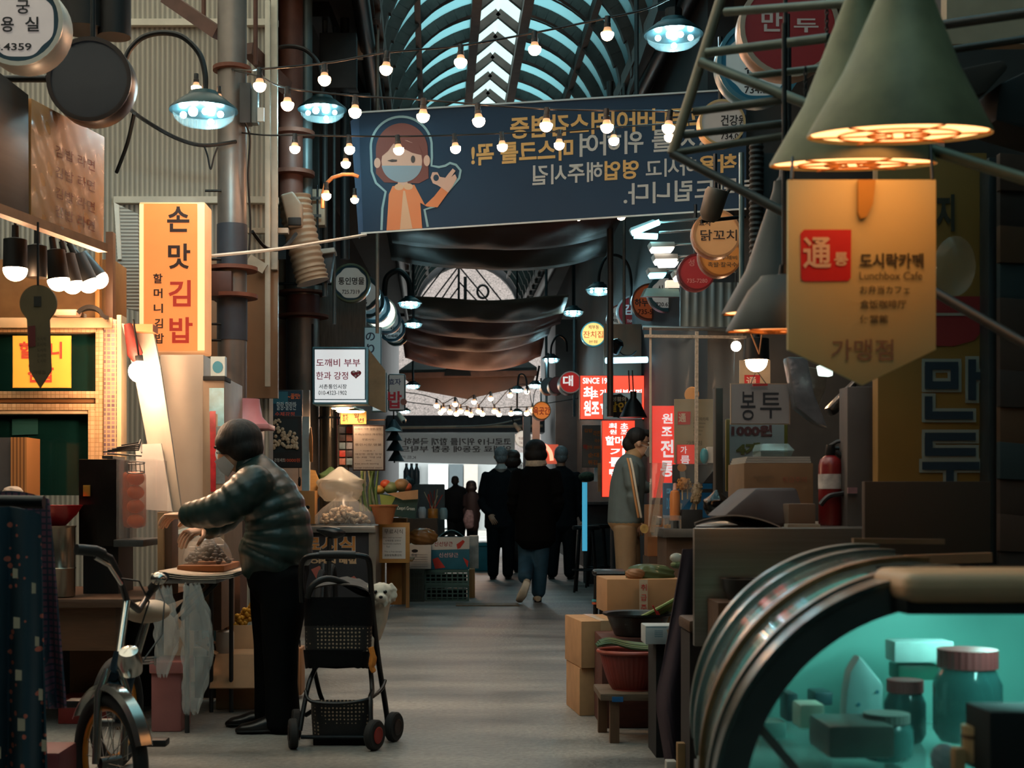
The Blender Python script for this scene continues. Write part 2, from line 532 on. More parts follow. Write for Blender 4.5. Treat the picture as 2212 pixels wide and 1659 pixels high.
S(MB().prism([(-6, -6, 5.06), (-6, 1.6, 5.06), (axis(1.6) - 1.2, 1.6, 5.06), (axis(-6) - 1.2, -6, 5.06)], (0, 0, .1)), 'ceiling_left_blocker', WALLD, sm=0)  # unseen opaque slab, added to darken the near floor
S(MB().span((-6, 1.6, 5.06), (axis(9.9) - 1.2, 9.9, 5.08)), 'ceiling_left_added_sheet', M_cloth('d9d6cc', .9, 'c8c4ba', 1, .4, .4), sm=0)  # unseen sheet, made translucent to flood the left front with daylight
S(MB().prism([(-2.5, 9.9, 5.06), (axis(9.9) - 1.2, 9.9, 5.06), (axis(33) - 1.2, 33, 5.06), (-2.5, 33, 5.06)], (0, 0, .14)), 'ceiling_left', WALLD, sm=0)
S(MB().prism([(axis(-6) + 1.2, -6, 5.06), (3.6, -6, 5.06), (3.6, 33, 5.06), (axis(33) + 1.2, 33, 5.06)], (0, 0, .14)), 'ceiling_right', WALLD, sm=0)

# --- far gable of the arcade: an arched opening with a spoked steel frame
Yg = 30.2
mb = MB()
arc = [(axis(Yg) + 1.12 * cos(pi * i / 18), 5.0 + 1.12 * sin(pi * i / 18)) for i in range(19)]
out = [(2.3, 5.0), (2.3, 7.2), (-2.4, 7.2), (-2.4, 5.0)]
mb.prism([Vector((x, Yg, z)) for x, z in arc[::-1] + [out[0], out[1], out[2], out[3]]], (0, .2, 0))
S(mb, 'wall_far', WALLD, sm=0)
mb = MB()
c0 = P(991, 660, Yg); tp = P(991, 562, Yg)
mb.beam(c0, tp, .05, .05)
for a, b in [((991, 575), (930, 655)), ((991, 590), (948, 655)), ((991, 620), (965, 655)), ((991, 575), (1058, 655)), ((991, 608), (1035, 655)), ((1015, 565), (1090, 658)), ((970, 565), (905, 650))]:
    mb.beam(P(*a, Yg), P(*b, Yg), .03, .03)
mb.beam(P(1005, 598, Yg), P(1005, 660, Yg), .07, .05)
mb.beam(P(880, 660, Yg), P(1110, 660, Yg), .06, .08)
mb.tube([P(1043 + 12 * cos(2 * pi * i / 16), 630 + 14 * sin(2 * pi * i / 16), Yg) for i in range(16)], .03, 6, True)
S(mb, 'trim_5', BLACKM)
# --- the street past the end of the arcade
def hill():
    m, nt, b = nodes('bare_hillside'); L = nt.links.new
    a = N(nt, 'ShaderNodeTexNoise'); a.inputs['Scale'].default_value = 9; a.inputs['Detail'].default_value = 8; a.inputs['Distortion'].default_value = 3; L(coords(nt), a.inputs[0])
    r = N(nt, 'ShaderNodeValToRGB'); r.color_ramp.elements[0].position = .36; r.color_ramp.elements[1].position = .56
    r.color_ramp.elements[0].color = rgba('2c2826'); r.color_ramp.elements[1].color = rgba('645b57'); L(a.outputs[0], r.inputs[0]); L(r.outputs[0], b.inputs['Base Color'])
    b.inputs['Roughness'].default_value = 1
    return m
mb = MB().grid(lambda u, v: Vector((-14 + 28 * u, 52 + 12 * v + .5 * sin(9 * u + 5 * v), 1.2 + 15 * v + .4 * sin(13 * u))), 30, 16)
S(mb, 'wall_hillside', hill(), solid=.2)
mb = MB().span((-9, 46, 0), (9, 46.4, 2.55)); S(mb, 'wall_street', M('7d8282', .7, 0, .08, 2), sm=0)
for k, (x0, x1, y0, c) in enumerate([(925, 968, 1003, 'b6bcbc'), (970, 1000, 1003, '3a4549'), (1002, 1032, 1003, '9a948c'), (880, 905, 1005, '6f7c80')]):
    S(MB().pbox(x0, y0, x1, 1140, 45.8, .15), 'trim_%d' % (6 + k), M(c, .5, 0, .05), sm=0)
# ---------------------------------------------------------------- overhead: columns, pipes, lamps, strings of bulbs, banner, awnings, signs
def ordn(i): return ['first', 'second', 'third', 'fourth', 'fifth', 'sixth', 'seventh', 'eighth', 'ninth', 'tenth', 'eleventh', 'twelfth', 'thirteenth', 'fourteenth', 'fifteenth', 'sixteenth', 'seventeenth', 'eighteenth', 'nineteenth', 'twentieth'][i]

GALV = M('77706a', .42, .6, .15, 6, .05)
GALV_W = M('9d8f7c', .4, .6, .15, 6, .05)
WRAP = M('2c333d', .55, 0, .25, 8)
RUST = M('6e4334', .65, .2, .25, 7)

def col_pole(x0, x1, Y, top, label, segs, collars):
    r = (x1 - x0) / 2 * Y / F; x = (x0 + x1) / 2
    t = T('steel_pole', label, 'pole', (P(x, 0, Y).x, Y, 0))
    MB().bar((P(x, 0, Y).x, Y, 0), (P(x, 0, Y).x, Y, top), r, n=24).build('shaft', GALV, t)
    for a, b, m, k in segs:
        MB().lathe([(r + .004, 0), (r + .004, (b - a) * Y / F)], P(x, b, Y), n=24).build('wrap_band', m, t)
    for y, w in collars:
        MB().lathe([(r + w, -.012), (r + w, .012)], P(x, y, Y), n=24).build('collar_flange', RUST, t)
    return t
pa = col_pole(470, 533, 8.9, 5.0, 'grey steel pole with dark wrapped bands behind the lit orange gimbap sign', [(486, 580, WRAP, 0), (645, 736, WRAP, 0)], [(582, .07), (641, .07), (150, .03)])
MB().pbox(448, 585, 500, 639, 8.75, .3).build('bracket_box', M('4b302a', .6, .1, .2), pa, bev=.006)
for y in (412, 560, 588, 700, 735):
    MB().bar(P(443, y, 8.8), P(478, y, 8.8), .008).build('strap_arm', BLACKM, pa)
pb = col_pole(618, 690, 13.65, 5.0, 'thick steel pole with brown flanges behind the flexible duct', [(640, 690, M('5a2a22', .6, 0, .2), 0)], [(634, .09), (684, .09)])
t = T('drain_pipe', 'brown vertical pipe with rusty flanges above the flexible duct', 'pipe', P(628, 420, 10.6))
MB().bar(P(628, 430, 10.6), P(628, -40, 10.6), .094, n=20).build('pipe_shaft', M('6b4438', .55, .1, .2), t)
MB().bar(P(662, 430, 10.7), P(662, -40, 10.7), .046, n=14).build('side_pipe', M('5d6b6c', .45, .4, .1), t)
for y in (290, 376): MB().lathe([(.17, -.015), (.17, .015)], P(632, y, 10.6)).build('collar_flange', RUST, t)
# white channel post
t = T('channel_post', 'white painted steel channel post between the two big poles', 'post', (P(583, 0, 9.55).x, 9.55, 0))
MB().pbox(572, 0, 583, 835, 9.5, .04).build('web', M('b8b5a8', .5, .2, .1), t, bev=.004)
MB().pbox(585, -20, 599, 582, 9.56, .05).build('flange', M('b8b5a8', .5, .2, .1), t, bev=.004)
MB().beam(P(537, 560, 9.5), P(573, 582, 9.5), .04, .07).build('brace', M('b8b5a8', .5, .2, .1), t)
# dark pipes and beams under the eaves
for k, (x, w, y0, y1, Y, c, lab) in enumerate([
        (440, 10, -20, 60, 9.3, '5c3b30', 'short brown downpipe in front of the pale ribbed wall'),
        (552, 10, -20, 140, 9.3, '5c3b30', 'brown downpipe beside the grey steel pole, against the pale wall'),
        (702, 12, -20, 640, 11.3, '3b4446', 'dark vertical conduit to the left of the blue banner edge'),
        (722, 7, 60, 700, 11.5, '4d585a', 'thin grey conduit just left of the blue banner edge'),
        (815, 8, 60, 720, 12.0, '8a7a6c', 'pale brown pipe dropping from the banner bottom to the round signs'),
        (745, 20, 35, 560, 11.6, '22282a', 'wide dark pipe behind the small left bulbs'),
        (1375, 10, 0, 270, 11.2, '3d4445', 'dark vertical pipe at the right foot of the arched roof'),
        (1318, 14, 176, 900, 13.4, '4b4440', 'brownish vertical pipe right of the sagging awnings'),
        (1348, 7, 180, 700, 13.5, '6a6c6a', 'thin grey pipe beside the brownish one on the right'),
        (1240, 6, 425, 900, 18.5, '3d4548', 'slim dark pipe under the small lamp on the right'),
        (1180, 6, 500, 900, 21.0, '454d50', 'slim grey pipe near the ends of the lower awnings')]):
    MB().bar(P(x, y1, Y), P(x, y0, Y), w / 2 * Y / F, n=12).build('conduit_pipe', M(c, .5, .3, .2), label=lab, cat='pipe')
def roofbeam(a, b, w, lab, m=BLACKM, name='steel_beam'):
    MB().beam(P(*a), P(*b), w, w * 1.2).build(name, m, label=lab, cat='beam', sm=0)
roofbeam((360, -5, 9.2), (472, 72, 9.0), .07, 'brown diagonal brace reaching the grey steel pole near the top', M('5a3f36', .6, .2, .2))
roofbeam((535, 105, 9.4), (620, 190, 9.9), .07, 'brown diagonal brace between the two big poles', M('5a3f36', .6, .2, .2))
roofbeam((690, 10, 11.2), (805, 300, 15), .16, 'dark beam running back under the left eaves')
roofbeam((770, 0, 11.5), (815, 180, 14), .1, 'thinner dark beam beside the left vault edge', M('3a4244', .5, .3))
roofbeam((1440, 0, 11), (1330, 310, 16), .14, 'dark beam running back under the right eaves')
for k, (x0, y0, x1, y1, Y, c) in enumerate([(690, 70, 770, 190, 11.2, '1c2022'), (735, 200, 800, 260, 12.4, '262c2e')]):  # boxes added only as dark filler under the eaves
    MB().pbox(x0, y0, x1, y1, Y, .12).build('dark_filler_box', M(c, .6, .2, .3), label=['big dark filler box under the left eaves', 'small dark filler box just above the banner left corner', 'dark filler box behind the top right lamp'][k], cat='box', bev=.01)
MB().pbox(763, 88, 784, 128, 12, .02).build('louvre_panel', M_pat('ribs', 'e2ddd0', 'b9b2a4', 30, .6), label='small pale louvre lit between the dark left beams', cat='panel', sm=0)

# --- duct hose
t = T('duct_hose', 'beige flexible duct hose with a boxy elbow hanging from the brown pipe', 'duct', P(650, 610, 10.2))
ctr = [(636, 425), (640, 460), (649, 500), (658, 540), (668, 580), (676, 610)]
pts = []; rr = []
for i in range(61):
    q = i / 60 * (len(ctr) - 1); a = min(int(q), len(ctr) - 2); f = q - a
    pts.append(P(ctr[a][0] + (ctr[a + 1][0] - ctr[a][0]) * f, ctr[a][1] + (ctr[a + 1][1] - ctr[a][1]) * f, 10.2))
    rr.append(.115 + (.008 if i % 4 < 2 else 0))
MB().tube(pts, rr, 20).build('ribbed_hose', M('8f7d68', .6, .2, .15), t)
MB().ppr([(605, 420), (632, 412), (652, 440), (652, 488), (622, 492)], 10.02, .22).build('elbow', M('9a8a78', .55, .2, .1), t, bev=.02)
MB().pbox(622, 469, 650, 486, 10.0, .03).build('outlet', BLACK, t, bev=.006)
MB().pbox(534, 492, 622, 503, 9.65, .06).build('duct_bracket', M('b3a796', .5, .1, .1), label='pale flat bracket from the grey pole to the flexible duct', cat='bracket')

# --- electrics on the pole
t = T('meter_box', 'grey electrical box strapped to the right of the steel pole', 'box', P(535, 265, 8.75))
MB().pbox(517, 178, 541, 265, 8.75, .1).build('case', M('34383a', .5, .3, .1), t, bev=.006)
MB().pbox(542, 190, 556, 265, 8.78, .08).build('side_case', M('5d6a6b', .5, .3, .1), t, bev=.006)
MB().pbox(556, 232, 570, 262, 8.75, .02).build('notice_plate', M('a9b4b4', .5, 0, .1), t)
def cable(pts, r, lab, name='cable', m=BLACKM, sag=0, n=24, cat='cable'):
    """A cable through photo points (x, y, depth), smoothed."""
    Q = [P(*p) for p in pts]; out = []
    for i in range(len(Q) - 1):
        for k in range(n):
            f = k / n
            p0, p1, p2, p3 = Q[max(i - 1, 0)], Q[i], Q[i + 1], Q[min(i + 2, len(Q) - 1)]
            out.append(.5 * ((2 * p1) + (p2 - p0) * f + (2 * p0 - 5 * p1 + 4 * p2 - p3) * f * f + (3 * p1 - p0 - 3 * p2 + p3) * f ** 3))
    out.append(Q[-1])
    return MB().tube(out, r, 6).build(name, m, label=lab, cat=cat)
cable([(268, 225, 7.8), (310, 258, 8.3), (380, 298, 8.5), (440, 314, 8.6), (510, 306, 8.75)], .012, 'twisted dark cable drooping from the black round sign to the pole', n=10)
cable([(290, 245, 8), (275, 310, 8.2), (252, 372, 8.4)], .012, 'straight dark stay running down in front of the pale wall')
cable([(530, 265, 8.7), (540, 300, 8.75), (536, 380, 8.8), (541, 480, 8.85), (538, 545, 8.85)], .008, 'thin dark cable running down the side of the steel pole')
cable([(440, 312, 8.6), (448, 335, 8.6), (455, 365, 8.6), (462, 340, 8.6), (470, 318, 8.6)], .006, 'loose cable ends dangling beside the steel pole')
cable([(545, 500, 9.0), (575, 535, 9.2), (610, 537, 9.4), (640, 505, 9.6)], .012, 'thick dark cable looping below the pale bracket')
cable([(455, 553, 8.5), (600, 538, 8.6), (700, 522, 9.4), (790, 507, 10.3)], .011, 'white rope tied from the banner corner across to the pole', name='rope', m=M('d9cfbf', .8, 0, .1), cat='rope')

# --- strings of warm bulbs
BULB = M('ffb37a', .4, 0, 0, emit=40, ec=(1.0, .52, .28))
def bulb_proto(label):
    t = T('string_bulb', label, 'bulb', (0, 0, 0))
    MB().lathe([(.014, .085), (.015, .082), (.015, .05), (.018, .047), (.018, .03), (.013, .028)], (0, 0, 0), n=12).build('socket', BLACK, t)
    MB().lathe([(.012, .032), (.017, .028), (.022, .012), (.03, 0)], (0, 0, 0), n=14, cap=False).build('bulb_collar', M('d8a57c', .5, 0, .1, emit=.25, ec=(1, .5, .25)), t)
    MB().ell((0, 0, -.004), (.0325, .0325, .033), 14, 7, z0=-1, z1=.2).build('bulb_globe', BULB, t)
    return t
proto = None
def bulb(x, y, Y, sc, lab, tilt=0, grp='warm bulbs strung across the alley'):
    global proto
    loc = P(x, y, Y)
    if proto is None:
        proto = bulb_proto(lab); o = proto; o.location = loc; o.scale = (sc,) * 3; o['group'] = grp; ORG[o] = loc
    else:
        o = dup(proto, loc, lab, 0, sc, grp)
    o.rotation_euler = (0, tilt, RND.uniform(0, 3))
    return o
strings = [
    ('top', 7.0, [(561, 183), (701, 170), (834, 147), (995, 132), (1155, 104), (1312, 72)], [(500, 150, 8.85), (545, 152, 7.6), (700, 138), (835, 118), (993, 98), (1155, 72), (1308, 40), (1400, 18), (1470, -15)]),
    ('middle', 7.4, [(621, 224), (767, 240), (914, 249), (1034, 259), (1180, 269), (1311, 272), (1444, 274)], [(505, 152, 8.85), (560, 165, 7.8), (620, 192), (764, 208), (906, 218), (1040, 232), (1180, 242), (1312, 244), (1446, 246), (1520, 244)]),
    ('bottom', 8.4, [(637, 319), (755, 321), (861, 322), (984, 319), (1085, 315), (1208, 311), (1326, 302), (1446, 294)], [(522, 287, 8.85), (575, 292, 8.6), (640, 296), (754, 299), (861, 299), (979, 295), (1087, 291), (1208, 286), (1328, 276), (1446, 266), (1520, 258)])]
for nm, Y, bs, wire in strings:
    top = .085 * (Y / 7.0 * (1 if Y < 8 else .83)) * F / Y - 3
    xs = [b[0] for b in bs]; wire = [q for q in wire if q[0] < xs[0] - 15] + [(x, y - top) for x, y in bs] + [q for q in wire if q[0] > xs[-1] + 15]
    cable([(q[0], q[1], q[2] if len(q) > 2 else Y) for q in wire], .0055, 'black cable of the %s bulb string across the alley' % nm, name='string_light_cable', n=8)
    for i, (x, y) in enumerate(bs):
        bulb(x, y, Y, Y / 7.0 * (1 if Y < 8 else .83), 'glowing bulb, %s from the left on the %s string across the alley' % (ordn(i), nm), (0, .15, -.1, .1, .05, -.06, .12, 0)[i % 8])
for x, y, Y, sc, lab in [(747, 352, 9.3, 1.0, 'glowing bulb below the bottom string beside the banner left edge'), (705, 421, 9.3, 1.0, 'glowing bulb on the small brown arch left of the banner'),
                         (766, 430, 10.0, .9, 'glowing bulb right at the lower left edge of the blue banner'), (1342, 465, 11.2, 1.1, 'glowing bulb peeking below the right half of the banner'),
                         (1250, 469, 11.4, .8, 'small bulb peeking below the middle of the banner'), (473, 212, 8.0, .8, 'small glowing bulb behind the lamp on the grey pole'),
                         (424, 188, 8.0, .9, 'bulb with white base directly above the lamp hood near the pole')]:
    bulb(x, y, Y, sc, lab)
far = [(943, 875), (983, 872), (958, 884), (952, 890), (972, 889), (986, 893), (995, 887), (1009, 891), (1017, 895), (1034, 887), (1042, 893), (1024, 867), (1060, 860), (1102, 853), (1138, 845), (1068, 887), (1078, 894), (1104, 892), (1138, 892), (1150, 885)]
for i, (x, y) in enumerate(far):
    bulb(x, y, 22.3, 1.25, 'tiny glowing bulb in the far cluster above the white banner', grp='far cluster of bulbs above the white banner')
cable([(770, 836, 22.3), (895, 850, 22.3)] + [(x, y - 13, 22.3) for x, y in sorted(far) if y < 888] + [(1165, 835, 22.3), (1252, 820, 22.3)], .008, 'dark cable carrying the far cluster of bulbs', name='string_light_cable')
cable([(770, 850, 22.3), (880, 868, 22.3)] + [(x, y - 13, 22.3) for x, y in sorted(far) if y >= 888] + [(1165, 874, 22.3), (1252, 860, 22.3)], .008, 'second dark cable of the far bulb cluster, hanging lower', name='string_light_cable')

# --- LED street lamps with dark hoods
HOOD = M('1d3a40', .35, .5, .2)
LED = M('e8fbff', .3, 0, 0, emit=170, ec=(.5, .9, 1.0))
LED2 = M('bfeaf0', .3, 0, 0, emit=40, ec=(.5, .9, 1.0))
BOWL = M('d7eef0', .08, 0, 0, alpha=.07)
def led_lamp(x, y, w, Y, lab, arm=None, ar=.016):
    c = P(x, y, Y); r = w / 2 * Y / F
    t = T('pendant_street_lamp', lab, 'lamp', c, 'hooded lamps along the arcade')
    MB().lathe([(r * 1.02, 0), (r, .012 * r / .18), (r * .62, r * .38), (r * .48, r * .44), (r * .42, r * .56), (r * .2, r * .6)], c, n=28).build('hood', HOOD, t)
    MB().lathe([(r * .93, 0), (r * .88, -r * .2), (r * .7, -r * .36), (r * .4, -r * .41), (.001, -r * .43)], c, n=28, cap=False).build('glass_bowl', BOWL, t)
    for i, a in enumerate((200, 250, 285, 335, 80)):
        q = c + Vector((cos(radians(a)) * r * .6, sin(radians(a)) * r * .6, -r * .17))
        MB().ell(q, r * (.14 if i == 1 else .1), 10, 6).build('led', LED if i != 3 else LED2, t)
    if arm:
        pts = []
        Q = [P(*p) for p in arm]
        for i in range(len(Q) - 1):
            for k in range(8):
                f = k / 8; p0, p1, p2, p3 = Q[max(i - 1, 0)], Q[i], Q[i + 1], Q[min(i + 2, len(Q) - 1)]
                pts.append(.5 * ((2 * p1) + (p2 - p0) * f + (2 * p0 - 5 * p1 + 4 * p2 - p3) * f * f + (3 * p1 - p0 - 3 * p2 + p3) * f ** 3))
        pts.append(Q[-1])
        MB().tube(pts, ar, 8).build('gooseneck_arm', BLACKM, t)
    return t
led_lamp(440, 240, 145, 7.8, 'hooded lamp on a curved arm in front of the pale ribbed wall', [(270, 130, 7.8), (282, 105, 7.8), (310, 80, 7.8), (352, 71, 7.8), (395, 80, 7.8), (430, 115, 7.8), (443, 160, 7.8), (443, 200, 7.8)])
led_lamp(696, 238, 104, 10, 'hooded lamp on a curved arm beside the banner left corner', [(566, 155, 10), (572, 130, 10), (592, 107, 10), (625, 100, 10), (660, 108, 10), (686, 135, 10), (697, 175, 10), (697, 215, 10)])
led_lamp(1455, 76, 125, 8.0, 'large hooded lamp at the top right, beside the grey truss', [(1455, 20, 8), (1455, 48, 8)], .05)
led_lamp(1293, 626, 56, 15, 'hooded lamp on a curved arm right of the upper awnings', [(1362, 660, 15), (1363, 600, 15), (1352, 565, 15), (1330, 551, 15), (1308, 558, 15), (1296, 585, 15), (1293, 612, 15)])
led_lamp(1238, 674, 46, 17.5, 'smaller hooded lamp on the right at the level of the round signs', [(1238, 560, 17.5), (1238, 668, 17.5)])
led_lamp(1190, 776, 40, 21, 'small hooded lamp hanging near the lowest awning end', [(1225, 760, 21), (1222, 735, 21), (1205, 725, 21), (1192, 745, 21), (1190, 770, 21)])
led_lamp(885, 655, 52, 15, 'hooded lamp with a black dome over the left round signs', [(830, 640, 15), (835, 600, 15), (860, 585, 15), (882, 605, 15), (886, 640, 15)], .03)
led_lamp(893, 700, 40, 16.3, 'smaller hooded lamp hidden behind the left round signs', [(893, 420, 16.3), (893, 694, 16.3)])
led_lamp(892, 833, 34, 20, 'small hooded lamp above the oval rice sign', [(892, 780, 20), (892, 828, 20)])
led_lamp(1118, 842, 30, 22, 'small hooded lamp over the far cluster of bulbs', [(1140, 850, 22), (1135, 815, 22), (1122, 810, 22), (1118, 836, 22)])
led_lamp(1157, 832, 34, 20, 'small hooded lamp left of the dark drum signs', [(1165, 790, 20), (1158, 828, 20)])
led_lamp(1117, 890, 26, 24, 'tiny hooded lamp low behind the far bulbs', [(1117, 574, 24), (1117, 886, 24)])
led_lamp(875, 888, 26, 23, 'tiny hooded lamp below the oval rice sign', [(868, 870, 23), (875, 885, 23)])
t = T('arch_arm', 'small brown arched lamp arm left of the blue banner', 'arm', P(697, 440, 9.4))
MB().tube([P(x, y, 9.4) for x, y in [(697, 450), (697, 420), (703, 398), (718, 384), (740, 377), (762, 377), (775, 382)]], .013, 8).build('curved_tube', M('9a6a40', .45, .3, .1), t)

# --- blue banner seen from behind
bpl = Slab(P(775, 243, 10.8), P(1600, 193, 10.2), P(785, 503, 10.8))
t = T('street_banner', 'big dark blue banner with mirrored Korean lettering and a winking girl in a mask', 'banner', bpl.at(1180, 480))
NAVY = M_cloth('23415a', .35, '1d3650', 1.5, .6)
cor = [(775, 243), (1612, 192), (1612, 450), (785, 503)]
def bfn(u, v):
    a = [cor[0][k] + (cor[1][k] - cor[0][k]) * u for k in (0, 1)]; b = [cor[3][k] + (cor[2][k] - cor[3][k]) * u for k in (0, 1)]
    return bpl.at(a[0] + (b[0] - a[0]) * v, a[1] + (b[1] - a[1]) * v, -.004)
MB().grid(bfn, 24, 8).build('banner_sheet', NAVY, t, solid=.004, sm=60)
MB().ppr([(757, 262), (776, 243), (787, 503), (775, 515)], 10.82, .03).build('hem_strip', M('1d3d5c', .6, 0, .15), t)
MB().beam(bpl.at(775, 243, .01), bpl.at(1612, 192, .01), .012, .012).build('top_cord', M('b9c0bf', .6, 0, 0), t)
MB().beam(bpl.at(780, 504, .01), bpl.at(1612, 451, .01), .012, .012).build('bottom_cord', M('cfc9c0', .6, 0, 0), t)
OR = M('d9a35e', .7, 0, 0); GW = M('bdb4aa', .7, 0, 0)
m1 = MB(); m2 = MB()
sl = -.061
def bt(mb, s, x0, x1, y0, y1): mb.text(s, x0, y0, x1, y1, bpl, sl, True, .028 if mb is m1 else .018)
bt(m1, '코로나바이러스감염증', 1102, 1530, 240, 288)
bt(m2, '방지를 위하여', 1252, 1548, 280, 330); bt(m1, '마스크를 꼭!', 1018, 1238, 304, 352)
bt(m1, '착용', 1508, 1592, 334, 374); bt(m2, '하시고', 1395, 1504, 342, 381); bt(m1, '영업', 1306, 1380, 346, 388); bt(m2, '해주시길', 1150, 1302, 353, 396)
bt(m2, '부탁드립니다.', 1347, 1640, 388, 434)
m1.build('lettering', OR, t, label='orange mirrored lettering', sm=0)
m2.build('lettering', GW, t, label='pale grey mirrored lettering', sm=0)
# the printed girl, flat shapes
def bp(name, c, polys, off, lab=None):
    mb = MB()
    for p in polys: mb.ppoly(p, bpl, off)
    mb.build(name, M(c, .7, 0, 0), t, label=lab, sm=0)
def circ(x, y, rx, ry=None, a0=0, a1=360, n=24): return [(x + rx * cos(radians(a0 + (a1 - a0) * i / n)), y + (ry or rx) * sin(radians(a0 + (a1 - a0) * i / n))) for i in range(n + (0 if a1 - a0 == 360 else 1))]
mb = MB()
line = circ(867, 318, 66, 66, 180, 352) + [(933, 340), (932, 358), (948, 361), (962, 358), (972, 352), (985, 356), (995, 368), (992, 385), (972, 408), (958, 424), (938, 446), (917, 453), (924, 490)]
mb.pline(line, 5, bpl, .006); mb.pline([(801, 318), (803, 370), (812, 395), (833, 414), (826, 450), (824, 497)], 5, bpl, .006)
mb.build('outline_print', M('8fa8a8', .7, 0, 0), t, sm=0)
bp('hair_print', '7a3f33', [circ(868, 324, 56, 58, 180, 360) + [(926, 385), (905, 396), (830, 394), (812, 375)]], .006)
bp('face_print', 'd8a48c', [circ(868, 348, 44, 46), circ(815, 352, 7, 11), circ(922, 347, 7, 12), [(860, 392), (880, 392), (882, 402), (858, 402)]], .008)
bp('fringe_print', '7a3f33', [[(822, 340), (830, 312), (866, 300), (905, 314), (914, 336), (890, 330), (850, 310), (838, 326)]], .011)
bp('mask_print', '8c959a', [circ(868, 352, 44, 42, 8, 172)], .010)
bp('eye_print', '4a3a34', [circ(892, 344, 4.5, 8), [(836, 347), (847, 344), (858, 345), (857, 349), (846, 350)]], .012)
bp('dress_print', 'e07f4c', [[(840, 420), (848, 402), (895, 399), (905, 418), (918, 443), (938, 424), (953, 405), (968, 416), (945, 448), (922, 446), (908, 438), (912, 493), (835, 498)]], .007)
bp('front_print', 'dba57f', [[(871, 412), (875, 412), (891, 494), (864, 496)], circ(862, 404, 10, 7), circ(882, 403, 10, 7)], .009)
bp('hand_print', 'd8a48c', [[(953, 405), (968, 416), (978, 402), (987, 385), (983, 376), (975, 382), (984, 369), (978, 364), (968, 376), (962, 384), (950, 382), (945, 372), (934, 372), (930, 384), (935, 396), (945, 400)]], .009)
bp('finger_ring_print', '203040', [circ(942, 384, 6, 7)], .011)

# --- sagging awning strips across the alley
def awning(x0, x1, ya, yb, sag, w, Y, c, c2, lab, tr=.45, n=26, ysh=0):
    def fn(u, v):
        X = x0 + (x1 - x0) * u
        y = ya + (yb - ya) * u + sag * 4 * u * (1 - u)
        p = P(X, y, Y)
        bulge = .05 * sin(pi * v) * sin(pi * u)
        fold = .016 * sin(u * 23 + 6 * v) * sin(pi * v) + .012 * sin(u * 9 - 8 * v)
        h = w * Y / F
        return Vector((p.x, Y + 1.0 * (v - .5), p.z - h * v * (.35 + .65 * sin(pi * min(max(u, .03), .97)) ** .4) - bulge + fold))
    return MB().grid(fn, n, 8).build('shade_awning', M_cloth(c, tr, c2, 2.5, .55), label=lab, cat='awning', sm=180, solid=.006, group='cloth shades sagging across the alley')
awning(842, 1338, 488, 474, 18, 20, 13.2, '6f5c50', '4a443e', 'topmost dark cloth shade right under the blue banner')
awning(840, 1318, 512, 508, 10, 46, 14.0, '66523f', '433a33', 'second dark cloth shade below the banner, deeply bellied')
awning(878, 1222, 652, 650, 8, 26, 17.0, '705846', '4a4640', 'dark cloth shade directly under the bright gable window')
awning(882, 1216, 674, 668, 16, 36, 18.3, '6a5048', '9a5248', 'dark shade with a reddish tail, second below the gable window')
awning(868, 1190, 708, 700, 22, 26, 19.6, '94493f', '66473f', 'narrow reddish brown shade in the middle of the lower shades')
awning(872, 1172, 738, 738, 14, 42, 21.0, 'b06456', '8a756e', 'lowest reddish shade, shiny and bellied')
# pitched timber canopy further in
t = T('timber_canopy', 'low pitched canopy with slatted underside behind the lowest shade', 'canopy', P(1010, 870, 23))
WC = M_pat('wood', '5a4a42', '3a322e', 5, .7, (1, 1, 12), bump=.2)
MB().prism([P(862, 806, 23), P(1160, 800, 23), P(1120, 772, 26), P(905, 775, 26)], (0, 0, .05)).build('slatted_ceiling', WC, t, sm=0)
MB().ppr([(868, 812), (1158, 806), (1150, 830), (1010, 862), (900, 842)], 23.2, .04).build('valance', M_cloth('5d4a40', .3, '453a35', 3), t)
MB().ppr([(965, 790), (1010, 790), (1018, 812), (960, 812)], 22.9, .06).build('bracket', BLACKM, t)
MB().beam(P(862, 812, 22.95), P(1160, 806, 22.95), .07, .09).build('front_beam', M('4a3a34', .6, 0, .2), t)

# --- lower white banner, mirrored, with a dark tent edge above it
t = T('white_banner', 'white banner with two lines of mirrored Korean text far down the alley', 'banner', P(975, 1000, 28.5))
MB().ppr([(852, 936), (1112, 934), (1112, 998), (1080, 1004), (852, 998)], 28.5, .02).build('banner_sheet', M_cloth('f0f2f2', .85, 'e6eaea', 1), t)
mb = MB(); DK = M('4a4648', .7, 0, 0)
mb.text('코로나19 위기를 함께 극복하', 872, 946, 1104, 962, 28.5, mirror=True, bold=.02)
mb.text('임대료 운동에 동참 부탁드', 866, 963, 1104, 977, 28.5, mirror=True, bold=.02); mb.text('K트카', 866, 984, 898, 992, 28.5, mirror=True)
mb.build('lettering', DK, t, sm=0)
MB().span(P(836, 934, 28.8), P(1172, 902, 29.6)).build('tent_edge', M('203542', .6, 0, .2), label='dark blue tent edge directly above the white mirrored banner', cat='tent', sm=0)
MB().bar(P(840, 924, 28.7), P(1172, 920, 28.7), .03).build('tent_bar', M('a89a88', .5, .3, .1), label='pale bar running along the dark blue tent edge', cat='bar')
cable([(985, 922, 28.6), (1060, 918, 28.6), (1125, 905, 28.6)], .02, 'thin pale strut rising along the dark tent edge', name='tent_strut', m=M('8d8a84', .5, .3, .1), cat='bar')
